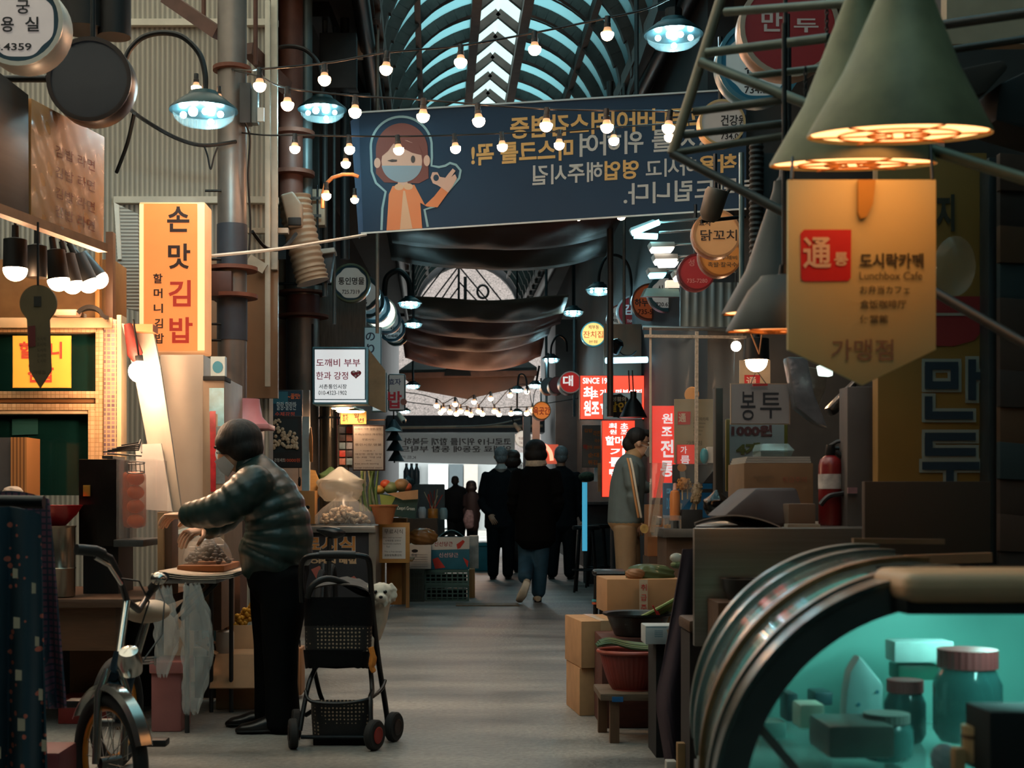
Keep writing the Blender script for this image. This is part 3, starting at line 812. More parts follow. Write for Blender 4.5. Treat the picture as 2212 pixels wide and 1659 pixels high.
# ---------------------------------------------------------------- shop signs hung along both sides
_ink = {}
def ink(c, emit=0): return M(c, .7, 0, 0, emit=emit)
def letters(t, pl, texts, off=.006, glow=0):
    """texts: (string, x0, y0, x1, y1, colour[, bold[, slope]]); each line is one lettering part."""
    for q in texts:
        mb = MB().text(q[0], q[1], q[2], q[3], q[4], pl, q[7] if len(q) > 7 else 0, False, q[6] if len(q) > 6 else .01, off)
        if mb.v: mb.build('lettering', ink(q[5], glow), t, sm=0)
def rsign(x, y, r, Y, face, rim, texts, lab, d=.09, lit=0, ring=None, grp=None, hang=True):
    t = T('round_shop_sign', lab, 'sign', P(x, y + r, Y), grp)
    R_ = r * Y / F; c = P(x, y, Y)
    MB().lathe([(R_ * .97, -.0), (R_, .012), (R_, d - .01), (R_ * .97, d)], c, (0, 1, 0), 36).build('drum', M(rim, .4, .2, .1), t)
    MB().lathe([(R_ * .9, 0), (R_, 0), (R_, .012), (R_ * .9, .012)], c - Vector((0, .012, 0)), (0, 1, 0), 36, cap=False).build('rim', M(rim, .35, .2, .1), t)
    MB().pdisc(x, y, r * .93, Front(Y), .003).build('sign_face', M(face, .4, 0, .06, emit=max(lit, .1), ec=face), t)  # unlit faces get a slight glow too, so they look brighter
    if ring:
        mb = MB()
        n = 60
        pts = [(r * .9 * (1 - .07 * abs(cos(2 * a)) ** 3 - .10 * abs(sin(2 * a)) ** 6)) for a in [2 * pi * i / n for i in range(n)]]
        pl = Front(Y)
        vs = []; fs = []
        for i in range(n):
            a = 2 * pi * i / n
            vs += [pl.at(x + r * .93 * cos(a), y + r * .93 * sin(a), .005), pl.at(x + (pts[i] - .06 * r) * cos(a), y + (pts[i] - .06 * r) * sin(a), .005)]
        for i in range(n):
            j = (i + 1) % n; fs.append((2 * i, 2 * j, 2 * j + 1, 2 * i + 1))
        mb.add(vs, fs).build('printed_ring', ink(ring), t, sm=0)
    letters(t, Y, texts, .007, lit)
    if hang and Y > 10.5 and not 1100 < x < 1200: MB().bar(c + Vector((0, d * .6, 0)), Vector((-2.25 + .04 * (Y - 10) if x < 1000 else 1.88, Y + d * .6, c.z)), .014).build('wall_arm', BLACKM, t)
    elif hang: MB().bar(c + Vector((0, d / 2, R_)), c + Vector((0, d / 2, R_ + .35)), .012).build('hanger_rod', BLACKM, t)
    return t
def bsign(x0, y0, x1, y1, Y, D, frame, face, texts, lab, lit=0, fw=4, name='box_sign', bev=.006, cat='sign', grp=None, sub=True):
    t = T(name, lab, cat, P((x0 + x1) / 2, y1, Y), grp)
    MB().pbox(x0, y0, x1, y1, Y, D).build('case', M(frame, .45, .1, .1), t, bev=bev)
    MB().ppoly([(x0 + fw, y0 + fw), (x1 - fw, y0 + fw), (x1 - fw, y1 - fw), (x0 + fw, y1 - fw)], Y, .003).build('sign_face', M(face, .45, 0, .05, emit=lit, ec=face), t, sm=0)  # small lit values make plain boards and cards glow faintly too
    letters(t, Y, texts, .006, lit)
    return t
K = '1c1a1a'
# left, nearest
rsign(40, 46, 98, 5.5, 'cdbfba', 'c9c4ba', [('궁', 35, 0, 64, 30, K, .02), ('용', 2, 36, 30, 69, K, .02), ('실', 54, 36, 84, 68, K, .02), ('8.4359', -14, 93, 68, 109, K, .02)],
      'big white round shop sign cut by the top left picture corner', .14, .12, '173a4a')
rsign(193, 172, 92, 6.1, '24262a', '2c2220', [], 'blank black back of a round sign hung under a dark flue', .12)
t = T('exhaust_flue', 'pair of black flue pipes above the blank black round sign', 'flue', P(200, 80, 6.4))
MB().bar(P(180, 66, 6.4), P(180, -40, 6.4), .11, n=24).build('flue_pipe', M('191514', .5, .3, .3), t)
MB().bar(P(247, 80, 6.4), P(247, -40, 6.4), .075, n=24).build('flue_pipe', M('120f0f', .5, .3, .3), t)
MB().bar(P(-10, 170, 6.1), P(100, 170, 6.1), .016).build('sign_bracket', BLACKM, label='black bracket bar joining the two round signs at the top left', cat='bracket')
# the lit gimbap sign
GL = 'd98238'
t = T('lit_box_sign', 'tall glowing orange box sign with dark and red Korean letters for gimbap', 'sign', P(371, 762, 8.2))
MB().pbox(300, 436, 443, 762, 8.2, .22).build('case', M('e0b07c', .5, 0, .05, emit=.28, ec='f0a068'), t, bev=.012)
MB().ppoly([(311, 440), (426, 440), (426, 758), (311, 758)], 8.2, .003).build('sign_face', M(GL, .5, 0, .04, emit=.34, ec='ea8448'), t, sm=0)
for a, b in ((300, 311), (426, 443)):
    MB().ppoly([(a + 1, 441), (b - 1, 441), (b - 1, 757), (a + 1, 757)], 8.2, .004).build('light_strip', M('f7c68a', .5, 0, .02, emit=.6, ec='fbb980'), t, sm=0)
RD = 'cf3a26'; BR = '3a1c12'
letters(t, 8.2, [('손', 361, 446, 409, 501, BR, .022), ('맛', 363, 526, 411, 581, BR, .022), ('김', 364, 605, 412, 662, RD, .022), ('밥', 366, 685, 416, 741, RD, .022),
                 ('할', 331, 591, 351, 612, BR, .022), ('머', 332, 623, 351, 644, BR, .022), ('니', 332, 656, 352, 676, BR, .022), ('김', 334, 688, 352, 709, BR, .022), ('밥', 335, 720, 354, 742, BR, .022)])
# white lit sweets sign with slanted box
t = bsign(675, 749, 795, 873, 12.2, .3, '6fa6b8', 'dfe3e4', [('도깨비 부부', 683, 775, 778, 792, '6b2333', .012), ('한과 강정', 683, 803, 752, 820, '6b2333', .012), ('서촌통인시장', 689, 830, 749, 840, K, .012),
          ('010-4323-1902', 688, 844, 749, 853, K, .005)], 'white lit box sign with purple lettering and a small heart above the sweets stall', .36, 4)
mb = MB()
for a in [[(677, 752), (791, 752), (791, 755), (677, 755)], [(677, 862), (791, 862), (791, 864), (677, 864)], [(677, 755), (680, 755), (680, 862), (677, 862)], [(788, 755), (791, 755), (791, 862), (788, 862)]]: mb.ppoly([(x, y) for x, y in a], 12.2, .005)
mb.build('printed_border', ink('4a6a78'), t, sm=0)
hp = [(769 + 11.5 * (16 * sin(a) ** 3) / 16, 808 - 10 * (13 * cos(a) - 5 * cos(2 * a) - 2 * cos(3 * a) - cos(4 * a)) / 16) for a in [2 * pi * i / 30 for i in range(30)]]
MB().ppoly(hp, 12.2, .006).build('heart_print', ink('9c2c3e'), t, sm=0)
mb = MB()
for q in [(764, 803, 3), (773, 802, 2.5), (768, 812, 2.5), (774, 809, 2)]: mb.pdisc(q[0], q[1], q[2], Front(12.2), .008, 10)
mb.build('heart_dots', ink('d8c8c8'), t, sm=0)
MB().ppr([(795, 752), (832, 800), (832, 890), (795, 873)], 12.28, .12).build('side_board', M('8a7050', .6, 0, .2), t)
MB().bar(P(676, 870, 12.3), P(676, 700, 12.3), .012).build('hanger_rod', BLACKM, t)
# vertical blue sign, oval signs
bsign(786, 706, 824, 790, 13.2, .08, '456b78', '7fa3ab', [('の', 790, 718, 810, 736, '1d2c3a', .02), ('り', 792, 743, 809, 764, '1d2c3a', .02)], 'narrow blue grey vertical sign with two Japanese characters', .12, 2)
t = bsign(802, 804, 836, 890, 13.6, .08, '7ea3aa', 'b9c9cb', [('쉬운', 806, 808, 818, 818, K, .01), ('김', 806, 824, 816, 846, K, .02), ('밥', 806, 852, 816, 868, K, .02)], 'white rounded sign half hidden behind the lit sweets sign', .25, 3, bev=.02)
t = bsign(838, 807, 876, 888, 14.4, .08, '5d6b6c', '8f9694', [('효자', 840, 818, 866, 832, '1d2c4a', .02), ('밥', 838, 845, 868, 882, '8d2a33', .03)], 'grey rounded sign with a large red rice character', .1, 3, bev=.03)
MB().pdisc(872, 868, 7, Front(14.35), 0).build('sign_dot', ink('a8756c'), t, sm=0)
bsign(735, 888, 792, 917, 12.9, .04, '8a6a2c', 'd39a3c', [('효자', 740, 894, 752, 912, '5a2a16', .02), ('일', 765, 893, 775, 903, '5a2a16', .02), ('번', 772, 903, 786, 913, '5a2a16', .02)], 'small yellow sign with brown letters under the lit sweets sign', .1, 1)
# left row of round signs
TE = '274a57'
lrow = [(758, 611, 42, 13.2, 'a5a79e', '4d5a3e', [('통인명물', 731, 599, 787, 615, K, .02), ('725.7319', 739, 626, 777, 635, K, .01)], 'nearest round sign of the left row, its face fully in view'),
        (782, 632, 39, 14.0, '9fa6a2', '34464e', [('435', 776, 648, 793, 657, K, .02)], 'round grey sign right behind the front one of the left row'),
        (795, 650, 36, 14.8, '7fa0aa', '3a5c6a', [], 'blue tinted round sign, third along the left row'),
        (807, 662, 36, 15.6, '7f9199', '2b4a58', [('6119', 800, 676, 818, 684, K, .02)], 'grey blue round sign in the middle of the left row'),
        (822, 676, 35, 16.4, 'e9e2cf', 'd8d2c0', [('3511', 812, 690, 830, 697, '8a8474', .01)], 'brightly lit cream round sign in the left row'),
        (835, 690, 32, 17.4, '8a8e8e', '544b52', [('45', 843, 706, 852, 713, K, .02)], 'dull grey round sign after the lit cream one'),
        (846, 708, 30, 18.6, '9fb3b8', '2d5468', [('720.4648', 833, 722, 859, 729, K, .02), ('회', 855, 709, 864, 719, K, .02)], 'pale blue rimmed round sign near the end of the left row'),
        (856, 720, 27, 20, '788078', '3d4a44', [], 'last and smallest round sign of the left row')]
for i, (x, y, r, Y, f, rm, tx, lab) in enumerate(lrow):
    rsign(x, y, r, Y, f, rm, tx, lab, .1, .9 if i == 4 else .05, TE if i != 4 else None, 'round signs hung in a row on the left')
# right: round signs
rsign(1440, 633, 41, 12.5, 'a9b0ae', '2a5a6a', [('시', 1420, 616, 1432, 628, K, .02), ('720.6225', 1417, 653, 1460, 662, K, .02)], 'blue rimmed white round sign behind the small folded metal shade', .1, .05, '1f5262')
rsign(1404, 652, 40, 13.6, '9a4a26', '6a3a2a', [('하누', 1371, 645, 1400, 662, '16303c', .03), ('735-577', 1378, 668, 1424, 679, '3a1610', .02)], 'orange brown round sign with dark blue brush letters')
rsign(1368, 674, 36, 15.2, '5a1418', '7d8082', [('김', 1347, 657, 1366, 680, 'a9a5a8', .03), ('THANK YOU', 1354, 690, 1388, 697, 'b0a4a4', .01)], 'dark red round sign with white letters and thanks in English')
rsign(1343, 690, 33, 16.4, 'b0a9a0', '8a3c2c', [('원조', 1319, 676, 1336, 686, K, .02), ('떡', 1325, 688, 1334, 698, K, .02), ('725.487', 1328, 704, 1356, 711, K, .02)], 'white round sign with an orange rim partly behind the dark red one')
rsign(1282, 722, 27, 18.2, 'd9a860', '57c0cc', [('체부동', 1271, 702, 1294, 711, '2a2018', .01), ('잔치집', 1260, 715, 1303, 730, '8a3a1c', .012), ('본점', 1272, 735, 1290, 741, '2a2018', .01)], 'glowing yellow round sign with a turquoise rim', .1, .9)
rsign(1548, 505, 52, 8.4, 'c08a58', 'b8835a', [('닭꼬치', 1513, 496, 1592, 520, '2a1a14', .01), ('효자', 1510, 474, 1536, 488, '2a1a14', .02)], 'large orange round sign with black skewer lettering', .1, .06)
t = rsign(1556, 552, 46, 8.9, 'b06c30', '9a5c30', [('김밥·수제비', 1529, 552, 1592, 561, '3a3020', .01), ('족발·칼국수', 1529, 566, 1592, 577, '3a3020', .01)], 'orange round sign listing noodles, below the black skewer lettering', .1, .06)
rsign(1505, 588, 40, 9.6, '8a2020', '6a2424', [('성', 1487, 560, 1500, 575, 'b06a60', .02), ('735-7280', 1484, 602, 1528, 611, 'c07a70', .01)], 'dark red round sign below the orange noodle sign', .1, .03)
rsign(1560, 265, 50, 7.4, 'a39a90', 'c7a878', [('건강원', 1557, 248, 1612, 272, K, .02), ('734.09', 1557, 288, 1604, 301, K, .02)], 'grey round sign with a tan rim at the right end of the banner', .1, .03)
rsign(1640, 135, 92, 6.3, 'aab0ac', '4d7f90', [('국내', 1608, 108, 1640, 128, K, .02), ('건어물', 1608, 134, 1700, 160, K, .02), ('734.33', 1608, 186, 1668, 202, K, .02)], 'large white and blue round sign behind the grey truss', .1, .03, '1f6a86')
rsign(1705, 60, 108, 5.6, '6d1a1a', 'b79a84', [('만', 1645, 22, 1690, 68, 'b9a79e', .02), ('두', 1715, 40, 1768, 70, 'b9a79e', .02)], 'large dark red round sign at the top behind the lamp cones', .1, .03)
# drums further along the right
for i, (x, y, r, Y, f, rm, tx, lab, lit) in enumerate([
        (1170, 887, 20, 20, 'c0682c', '8a5a2c', [('육곳간', 1152, 879, 1188, 896, '6a1c12', .02)], 'orange drum sign with three red characters', .45),
        (1232, 826, 24, 15.5, '9a1c1c', 'c9b8b0', [('대', 1216, 811, 1238, 834, 'e9e4e0', .03)], 'red drum sign with one white character beside the large red sign', .35),
        (1204, 832, 19, 17, '4a1216', '2c1a1c', [], 'dark maroon drum sign behind the red one', 0),
        (1186, 833, 18, 19, '1a2226', '12181c', [], 'nearly black drum sign left of the maroon one', 0),
        (1130, 948, 18, 25, 'c9c0b4', 'd8d4cc', [('개성상회', 1119, 944, 1141, 950, '6a4030', .01), ('738.8284', 1121, 954, 1139, 959, '6a4030', .0)], 'cream round sign above the pedestrians heads', .35),
        (1121, 1007, 11, 27, 'b9c4c2', '8fa8a8', [('무반', 1114, 1003, 1128, 1012, K, .02)], 'little pale round sign between the pedestrians', .2)]):
    rsign(x, y, r, Y, f, rm, tx, lab, .35 if i in (0, 1, 2, 3) else .08, lit, hang=i not in (5,))
# red lit signs
RL = 'e8402c'
t = bsign(1253, 811, 1392, 906, 14.2, .12, 'b03024', RL, [('SINCE 1956', 1259, 816, 1325, 829, 'f2e6e2', .02), ('최', 1260, 835, 1280, 862, 'f2e6e2', .03), ('초', 1279, 842, 1292, 858, 'f2e6e2', .03), ('기름 떡볶이집', 1296, 841, 1386, 857, 'f2e6e2', .02),
          ('원조', 1261, 865, 1294, 898, 'f2e6e2', .03), ('할머니', 1297, 870, 1380, 896, 'f2e6e2', .03)], 'wide glowing red box sign reading since 1956', .95, 1)
t = bsign(1300, 908, 1372, 1074, 14.0, .1, 'a02c22', RL, [('최', 1315, 914, 1332, 926, 'f2e6e2', .03), ('초', 1340, 914, 1357, 926, 'f2e6e2', .03), ('원', 1317, 928, 1332, 938, 'f2e6e2', .02), ('조', 1341, 928, 1355, 938, 'f2e6e2', .02), ('할머니', 1308, 942, 1366, 962, 'f2e6e2', .03),
          ('기', 1318, 968, 1350, 984, 'f2e6e2', .03), ('름', 1316, 988, 1350, 1008, 'f2e6e2', .03), ('떡', 1316, 1012, 1350, 1034, 'f2e6e2', .03), ('볶', 1318, 1038, 1350, 1060, 'f2e6e2', .03)], 'tall glowing red sign standing behind the man in the track jacket', .85, 1)
t = bsign(1303, 848, 1387, 906, 13.6, .05, '6a8084', '8aa0a2', [], 'square grey sign with a black ink disc and yellow chicken lettering', .12, 1)
mb = MB().ppoly([(1336 + (25 + 1.2 * sin(7 * a)) * cos(a), 877 + (26 + 1.2 * cos(9 * a)) * sin(a)) for a in [2 * pi * i / 40 for i in range(40)]], 13.6, .006); mb.build('ink_disc', ink('0c0e10'), t, sm=0)
letters(t, 13.6, [('생활의', 1322, 857, 1352, 867, 'c9c4b4', .02), ('달인', 1314, 868, 1354, 890, 'd8b23c', .03)], .009)
# dim menu boards on the right wall
bsign(1257, 918, 1299, 1010, 15.2, .04, '4a4f50', '5d6260', [('김밥', 1262, 926, 1280, 934, 'c8742c', .02), ('라면', 1282, 930, 1296, 942, 'c8742c', .02), ('국수', 1284, 948, 1296, 956, 'c8742c', .02), ('떡', 1260, 960, 1268, 972, 'c03a2c', .02), ('만두 3000', 1268, 962, 1296, 970, 'c8742c', .02), ('순대', 1270, 978, 1294, 988, 'c8742c', .02), ('튀김', 1270, 994, 1290, 1004, 'c8742c', .02)], 'dim grey menu board with orange lines beside the red signs', 0, 1, name='menu_board')
# ---------------------------------------------------------------- left side: the gimbap stall and the sweets stall
def box1(x0, y0, x1, y1, Y, D, name, m, lab, cat, bev=.004, **k):
    return MB().pbox(x0, y0, x1, y1, Y, D).build(name, m, label=lab, cat=cat, bev=bev, **k)
WARMW = M('d9b98f', .55, 0, .1)
# canopy boards over the stall, receding
sl1 = Slab(P(0, 150, 5.7), P(225, 295, 6.62), P(0, 450, 5.7))
def slabprism(pts, th): return MB().prism([sl1.at(x, y) for x, y in pts], sl1.n * -th)
slabprism([(-60, 110), (62, 205), (63, 468), (-60, 425)], .05).build('awning_board', M_pat('wood', '544a40', '39332e', 3, .45, (1, 1, 8), metal=.4), label='brushed metal board over the stall at the left picture edge', cat='board', bev=.004)
t = T('menu_sheet', 'faded orange menu board wrapped in crinkled clear plastic over the stall', 'menu board', sl1.at(145, 500))
slabprism([(67, 212), (226, 296), (224, 533), (67, 470)], .04).build('menu_board', M_pat('wood', 'eba964', 'd08450', 2.2, .5, (3, 3, .8)), t, bev=.003)
def crink(u, v):
    x = 68 + 157 * u; y = 213 + 84 * u + (256 - 20 * u) * v
    return sl1.at(x, y, .012 + .012 * sin(13 * u + 9 * v) * sin(7 * v + 3 * u) + .006 * sin(37 * u - 21 * v))
MB().grid(crink, 26, 26).build('plastic_wrap', M('e9dccb', .15, 0, 0, alpha=.22), t, sm=50)
mb = MB()
for y in (330, 375, 420, 460): mb.text('김밥 라면', 120, y, 205, y + 24, sl1, .42, bold=.0, off=.004)
mb.build('lettering', ink('9a4426'), t, label='faded red menu writing', sm=0)
MB().beam(sl1.at(-40, 440, 0), sl1.at(222, 536, 0), .05, .04).build('awning_rail', M('7a5534', .5, .2, .2), label='brown rail along the bottom of the orange menu board', cat='rail')
# pendant bulbs under the canopy
GLOW = M('fff0dc', .4, 0, 0, emit=55, ec=(1, .58, .32))
GLOW2 = M('fff0dc', .4, 0, 0, emit=95, ec=(1, .64, .4))
def shade_bulb(x, y, Y, r, lab, tilt=0, h=62, lit=True, white=False, hw=1.0):
    c = P(x, y, Y); R_ = r * Y / F; hh = h * Y / F
    t = T('shaded_bulb', lab, 'lamp', c, 'bare bulbs in black tube shades over the stall' if lit and h == 62 else None)
    MB().lathe([(R_ * hw, 0), (R_ * hw * .96, hh), (R_ * .3, hh * 1.08), (R_ * .28, hh * 1.5)], (0, 0, 0), n=22).build('tube_shade', BLACK, None)
    o = bpy.context.scene.collection.objects[-1]
    o.parent = t; o.location = (0, 0, 0)
    if lit:
        q = MB().ell((0, 0, -R_ * .1), (R_ * .98, R_ * .98, R_ * .95), 18, 8, z0=-1, z1=.1).build('bulb_globe', GLOW2 if white else GLOW, None); q.parent = t; q.location = (0, 0, q.location.z)
    cb = MB().bar((0, 0, hh * 1.45), (0, 0, hh * 1.45 + .35), .006, n=6).build('lamp_cord', BLACK, None); cb.parent = t; cb.location = (0, 0, hh * 1.45)
    t.rotation_euler = (0, tilt, 0)
    return t
shade_bulb(33, 580, 6.2, 26, 'lit bulb in a black tube shade, alone at the left edge under the canopy')
shade_bulb(80, 600, 6.35, 22, 'unlit black tube shade between the lit bulbs under the canopy', 0, 68, False)
shade_bulb(126, 604, 6.5, 24, 'lit bulb in a black tube shade, first of the tight cluster under the canopy', -.15)
shade_bulb(156, 612, 6.7, 22, 'lit bulb in a tilted black shade, second of the tight cluster', -.25)
shade_bulb(190, 610, 6.9, 22, 'lit bulb in a tilted black shade, third of the tight cluster', -.45)
shade_bulb(212, 602, 7.1, 21, 'lit bulb in a strongly tilted shade, last of the tight cluster', -.7)
# hanging plaque seen from behind
t = T('pennant_plaque', 'dim brown keyhole shaped plaque with a pointed foot in front of the stall window', 'plaque', P(82, 838, 4.9))
MB().ppr(circ(82, 655, 40, 40, 135, 405, 26)[::1] + [(106, 690), (110, 800), (86, 838), (63, 800), (58, 690)], 4.9, .012).build('board', M('6a5638', .7, 0, .15), t)
MB().ppoly([(60, 705), (76, 703), (77, 748), (61, 750)], 4.9, .002).build('red_seal', ink('6a2420'), t, sm=0)
MB().ppoly([(73, 640), (89, 640), (89, 662), (73, 662)], 4.9, .002).build('dark_window', ink('2a231a'), t, sm=0)
mb = MB()
for y in (728, 740, 752, 764, 776): mb.text('도시락', 80, y, 100, y + 8, 4.9, off=.002)
mb.text('가맹점', 72, 800, 98, 808, 4.9, off=.002); mb.build('lettering', ink('40351f'), t, sm=0)
MB().bar(P(82, 616, 4.9), P(82, 480, 4.9), .004).build('hanging_cord', BLACK, t)
# tiled window frame of the stall
TILE = M_pat('brick', 'd6b084', 'a67f52', 22, .35, (1, 1, 1), (pi / 2, 0, 0), .4, 0, -.08, 'c39a70')
TILE_P = M_pat('brick', '6e5560', 'c0a078', 22, .35, (1, 1, 1), (pi / 2, 0, 0), .4, 0, -.18, 'a88a80')
t = T('tiled_shopfront', 'cream tiled window frame of the gimbap stall, two dark openings one above the other', 'shopfront', P(110, 1050, 7.25))
for nm, x0, y0, x1, y1, m, d in [('top_beam', -90, 686, 242, 708, WARMW, -.03), ('top_tiles', -90, 708, 210, 718, TILE, 0), ('side_post', 206, 708, 224, 1060, TILE, 0), ('side_post', 224, 690, 252, 1060, TILE_P, -.02), ('edge_trim', 252, 680, 262, 1060, WARMW, -.03),
                            ('middle_sill', -90, 845, 206, 860, TILE, 0), ('middle_rail', -90, 862, 206, 870, M('8a5e34', .5, 0, .1), .02), ('lower_beam', -90, 872, 206, 886, TILE, 0), ('lower_post', 190, 886, 206, 1060, TILE, 0), ('inner_bead', -90, 886, 190, 894, WARMW, .01)]:
    MB().pbox(x0, y0, x1, y1, 7.25 + d, .12).build(nm, m, t, bev=.003)
PANE = M('0d2a26', .1, 0, .5, 1.5)
MB().pbox(-90, 718, 206, 846, 7.33, .02).build('upper_pane', PANE, t); MB().pbox(-90, 894, 190, 1070, 7.34, .02).build('lower_pane', PANE, t)
MB().ppoly([(26, 905), (82, 903), (82, 938), (26, 940)], 7.33, 0).build('pane_sticker', ink('0f4a44'), t, sm=0)
# stall body behind and under it (closes the view)
box1(-90, 560, 245, 690, 7.6, .3, 'back_board', M('8a6238', .6, 0, .2), 'warm brown board behind the lit bulbs', 'board')
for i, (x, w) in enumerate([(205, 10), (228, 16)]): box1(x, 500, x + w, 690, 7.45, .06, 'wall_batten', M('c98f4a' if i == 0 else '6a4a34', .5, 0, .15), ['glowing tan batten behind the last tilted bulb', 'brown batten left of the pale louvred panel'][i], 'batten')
t = bsign(27, 725, 153, 838, 7.1, .01, 'd9a23c', 'e2a83e', [('할머니', 42, 738, 134, 775, 'b03a22', .03), ('김밥', 60, 785, 116, 826, 'b03a22', .03)], 'yellow paper sign with red lettering taped in the upper stall window', .12, 1, name='paper_sign', bev=0)
box1(116, 668, 165, 681, 7.15, .2, 'magazine_stack', M('e0bda0', .7, 0, .15, 60, st=(.1, .1, 4)), 'low pile of pale paper on top of the tiled frame', 'paper')
MB().grid(lambda u, v: P(165 + 70 * u, 682 - 24 * sin(pi * min(1, u * 1.1 + .05)) ** .5 * (1 - .2 * v), 7.1 + .2 * v), 14, 4).build('folded_cloth', M('171310', .9, 0, .3), label='black cloth heaped on the tiled frame beside the paper', cat='cloth', solid=.02)
# louvred pale window panel
t = T('louvre_window', 'pale louvred window panel left of the orange box sign', 'window panel', P(272, 672, 8.9))
MB().ppr([(246, 437), (298, 462), (300, 672), (258, 662)], 8.9, .05).build('louvre_frame', M_pat('ribs', 'aeb0aa', '7f8480', 14, .5, (0, 0, 1), (0, pi / 2, 0), .4), t)
MB().ppr([(246, 437), (256, 442), (262, 560), (254, 560)], 8.88, .03).build('torn_film', M('d2d4cc', .4, 0, .1), t)
# slanted white sheet, red sausage net, lone bulb
t = T('slanted_panel', 'tall crooked white panel leaning behind the bare bulb', 'panel', P(345, 1110, 7.1))
MB().ppr([(262, 698), (330, 712), (346, 790), (372, 960), (392, 1102), (345, 1110), (318, 960), (288, 800)], 7.1, .03).build('white_sheet', M_pat('wood', 'cbbfae', '8f8678', 4, .45, (2, 2, .5)), t, bev=.004)
MB().ppr([(292, 960), (348, 958), (372, 1105), (300, 1100)], 7.06, .02).build('lower_sheet', M('cfc6bd', .5, 0, .1), t)
MB().tube([P(x, y, 7.0) for x, y in [(276, 700), (281, 720), (287, 745), (292, 765), (296, 780)]], [.02, .028, .034, .04, .02], 10).build('red_cloth_roll', M('6d2018', .7, 0, .25, 30, .3), label='dark red rolled cloth hanging above the lone bulb', cat='cloth')
t = T('bare_bulb', 'bright bare bulb glowing in front of the crooked white panel', 'bulb', P(302, 828, 6.85))
MB().ell(P(302, 803, 6.85), (.056, .056, .054), 18, 10).build('bulb_globe', GLOW2, t); MB().bar(P(302, 785, 6.85), P(300, 768, 6.85), .02).build('socket', BLACK, t); MB().bar(P(300, 770, 6.85), P(288, 690, 6.85), .005).build('lamp_cord', BLACK, t)
MB().ppr([(268, 700), (330, 700), (330, 716), (272, 714)], 7.0, .12).build('wood_offcut', M('c4744a', .6, 0, .1), label='salmon coloured board lying on top of the crooked white panel', cat='board')
# fridge
t = T('upright_fridge', 'tall grey steel fridge with a picture covered door edge behind the bending woman', 'fridge', (P(400, 0, 7.75).x, 7.75, 0))
MB().span((P(345, 0, 7.75).x, 7.75, 0.03), (P(440, 0, 7.75).x, 8.4, P(0, 766, 7.75).z)).build('cabinet_side', M('c4b6a6', .4, .15, .08, 4), t, bev=.008)
MB().span((P(440, 0, 7.75).x, 7.72, 0.03), (P(487, 0, 7.75).x, 8.35, P(0, 815, 7.75).z)).build('fridge_door', M('9a8672', .4, .2, .1), t, bev=.006)
MB().ppoly([(452, 838), (484, 838), (484, 920), (470, 921), (470, 895), (452, 890)], 7.72, .003).build('blue_poster', M('6fb3c4', .3, 0, .4, 14), t, sm=0)
MB().ppoly([(453, 888), (466, 888), (466, 1062), (455, 1062)], 7.72, .004).build('red_poster', M('c2323a', .3, 0, .4, 14), t, sm=0)
MB().ppoly([(467, 922), (486, 922), (486, 1045), (467, 1045)], 7.72, .004).build('grey_poster', M('6f7f86', .3, 0, .4, 14), t, sm=0)
MB().ppoly(circ(474, 980, 9, 14), 7.72, .006).build('bottle_print', ink('b9ccd2'), t, sm=0)
box1(455, 770, 486, 812, 7.7, .06, 'notice_card', M('a9c0c6', .4, 0, .1), 'small white and blue card standing on the fridge', 'card', 0)
MB().ppoly(circ(470, 793, 11, 13), 7.7, .004).build('card_print', ink('3f8aa4'), label='blue swirl printed on the little card on the fridge', cat='print', sm=0)
box1(438, 812, 486, 822, 7.7, .2, 'fridge_top_tray', DARK, 'dark low tray on top of the fridge door', 'tray')
# pink tub hat shape
t = T('pink_tub', 'pink plastic tub turned upside down beyond the bending woman', 'tub', P(540, 925, 8.6))
MB().lathe([(.16, 0), (.15, .02), (.105, .07), (.09, .15), (.088, .18), (.02, .185)], P(530, 925, 8.6), n=26).build('tub', M('c98086', .4, 0, .08), t)
MB().pbox(489, 915, 580, 926, 8.45, .3).build('rim_board', M('c9888a', .4, 0, .08), t, bev=.004)
box1(492, 926, 560, 1045, 8.5, .22, 'steel_cabinet', M('8a7f76', .4, .4, .15), 'grey steel cabinet carrying the pink tub', 'cabinet')
# posters on the pillar
t = bsign(583, 842, 653, 902, 11.70, .03, '16262e', '12303e', [('말랑-말랑한', 598, 868, 640, 886, 'b9c4c0', .0), ('수제강정', 594, 890, 636, 899, 'd0502c', .0), ('~꿀맛!', 622, 850, 648, 862, 'd86a34', .01)], 'dark blue chalkboard with a pale handwritten line', .05, 2, name='chalk_board', cat='board')
MB().ppoly([(587, 846), (622, 846), (622, 872), (587, 872)], 11.70, .005).build('blue_patch', ink('2f6f80'), t, sm=0)
t = bsign(560, 898, 652, 1011, 11.42, .03, '101214', '15181a', [('강정세트 ', 592, 990, 616, 998, 'b9b4a8', .0), ('10000원', 616, 990, 648, 998, 'c8502c', .0)], 'black framed food photo poster showing puffed sweets', .04, 2, name='photo_poster', cat='poster')
MB().ppoly([(567, 905), (644, 905), (645, 975), (567, 978)], 11.42, .005).build('dark_photo', ink('1c2a2e'), t, sm=0)
mb = MB()
for i in range(95):
    x = 568 + RND.random() * 74; y = 930 + RND.random() * 44 - 10 * (1 - abs(x - 606) / 40)
    mb.ell(P(x, y, 11.40), (.015, .005, .015), 6, 4)
for i in range(22): mb.ell(P(570 + RND.random() * 36, 906 + RND.random() * 12, 11.40), (.01, .004, .01), 6, 4)
o = mb.build('puffed_sweets_print', M('b9a68a', .5, 0, .2, 40), t); o['kind'] = 'stuff'
MB().tube([P(580, 990, 11.56), P(645, 990, 11.56), P(646, 1040, 11.56)], .003, 6).build('poster_cord', BLACK, label='thin cord dangling from the black food poster', cat='cord')
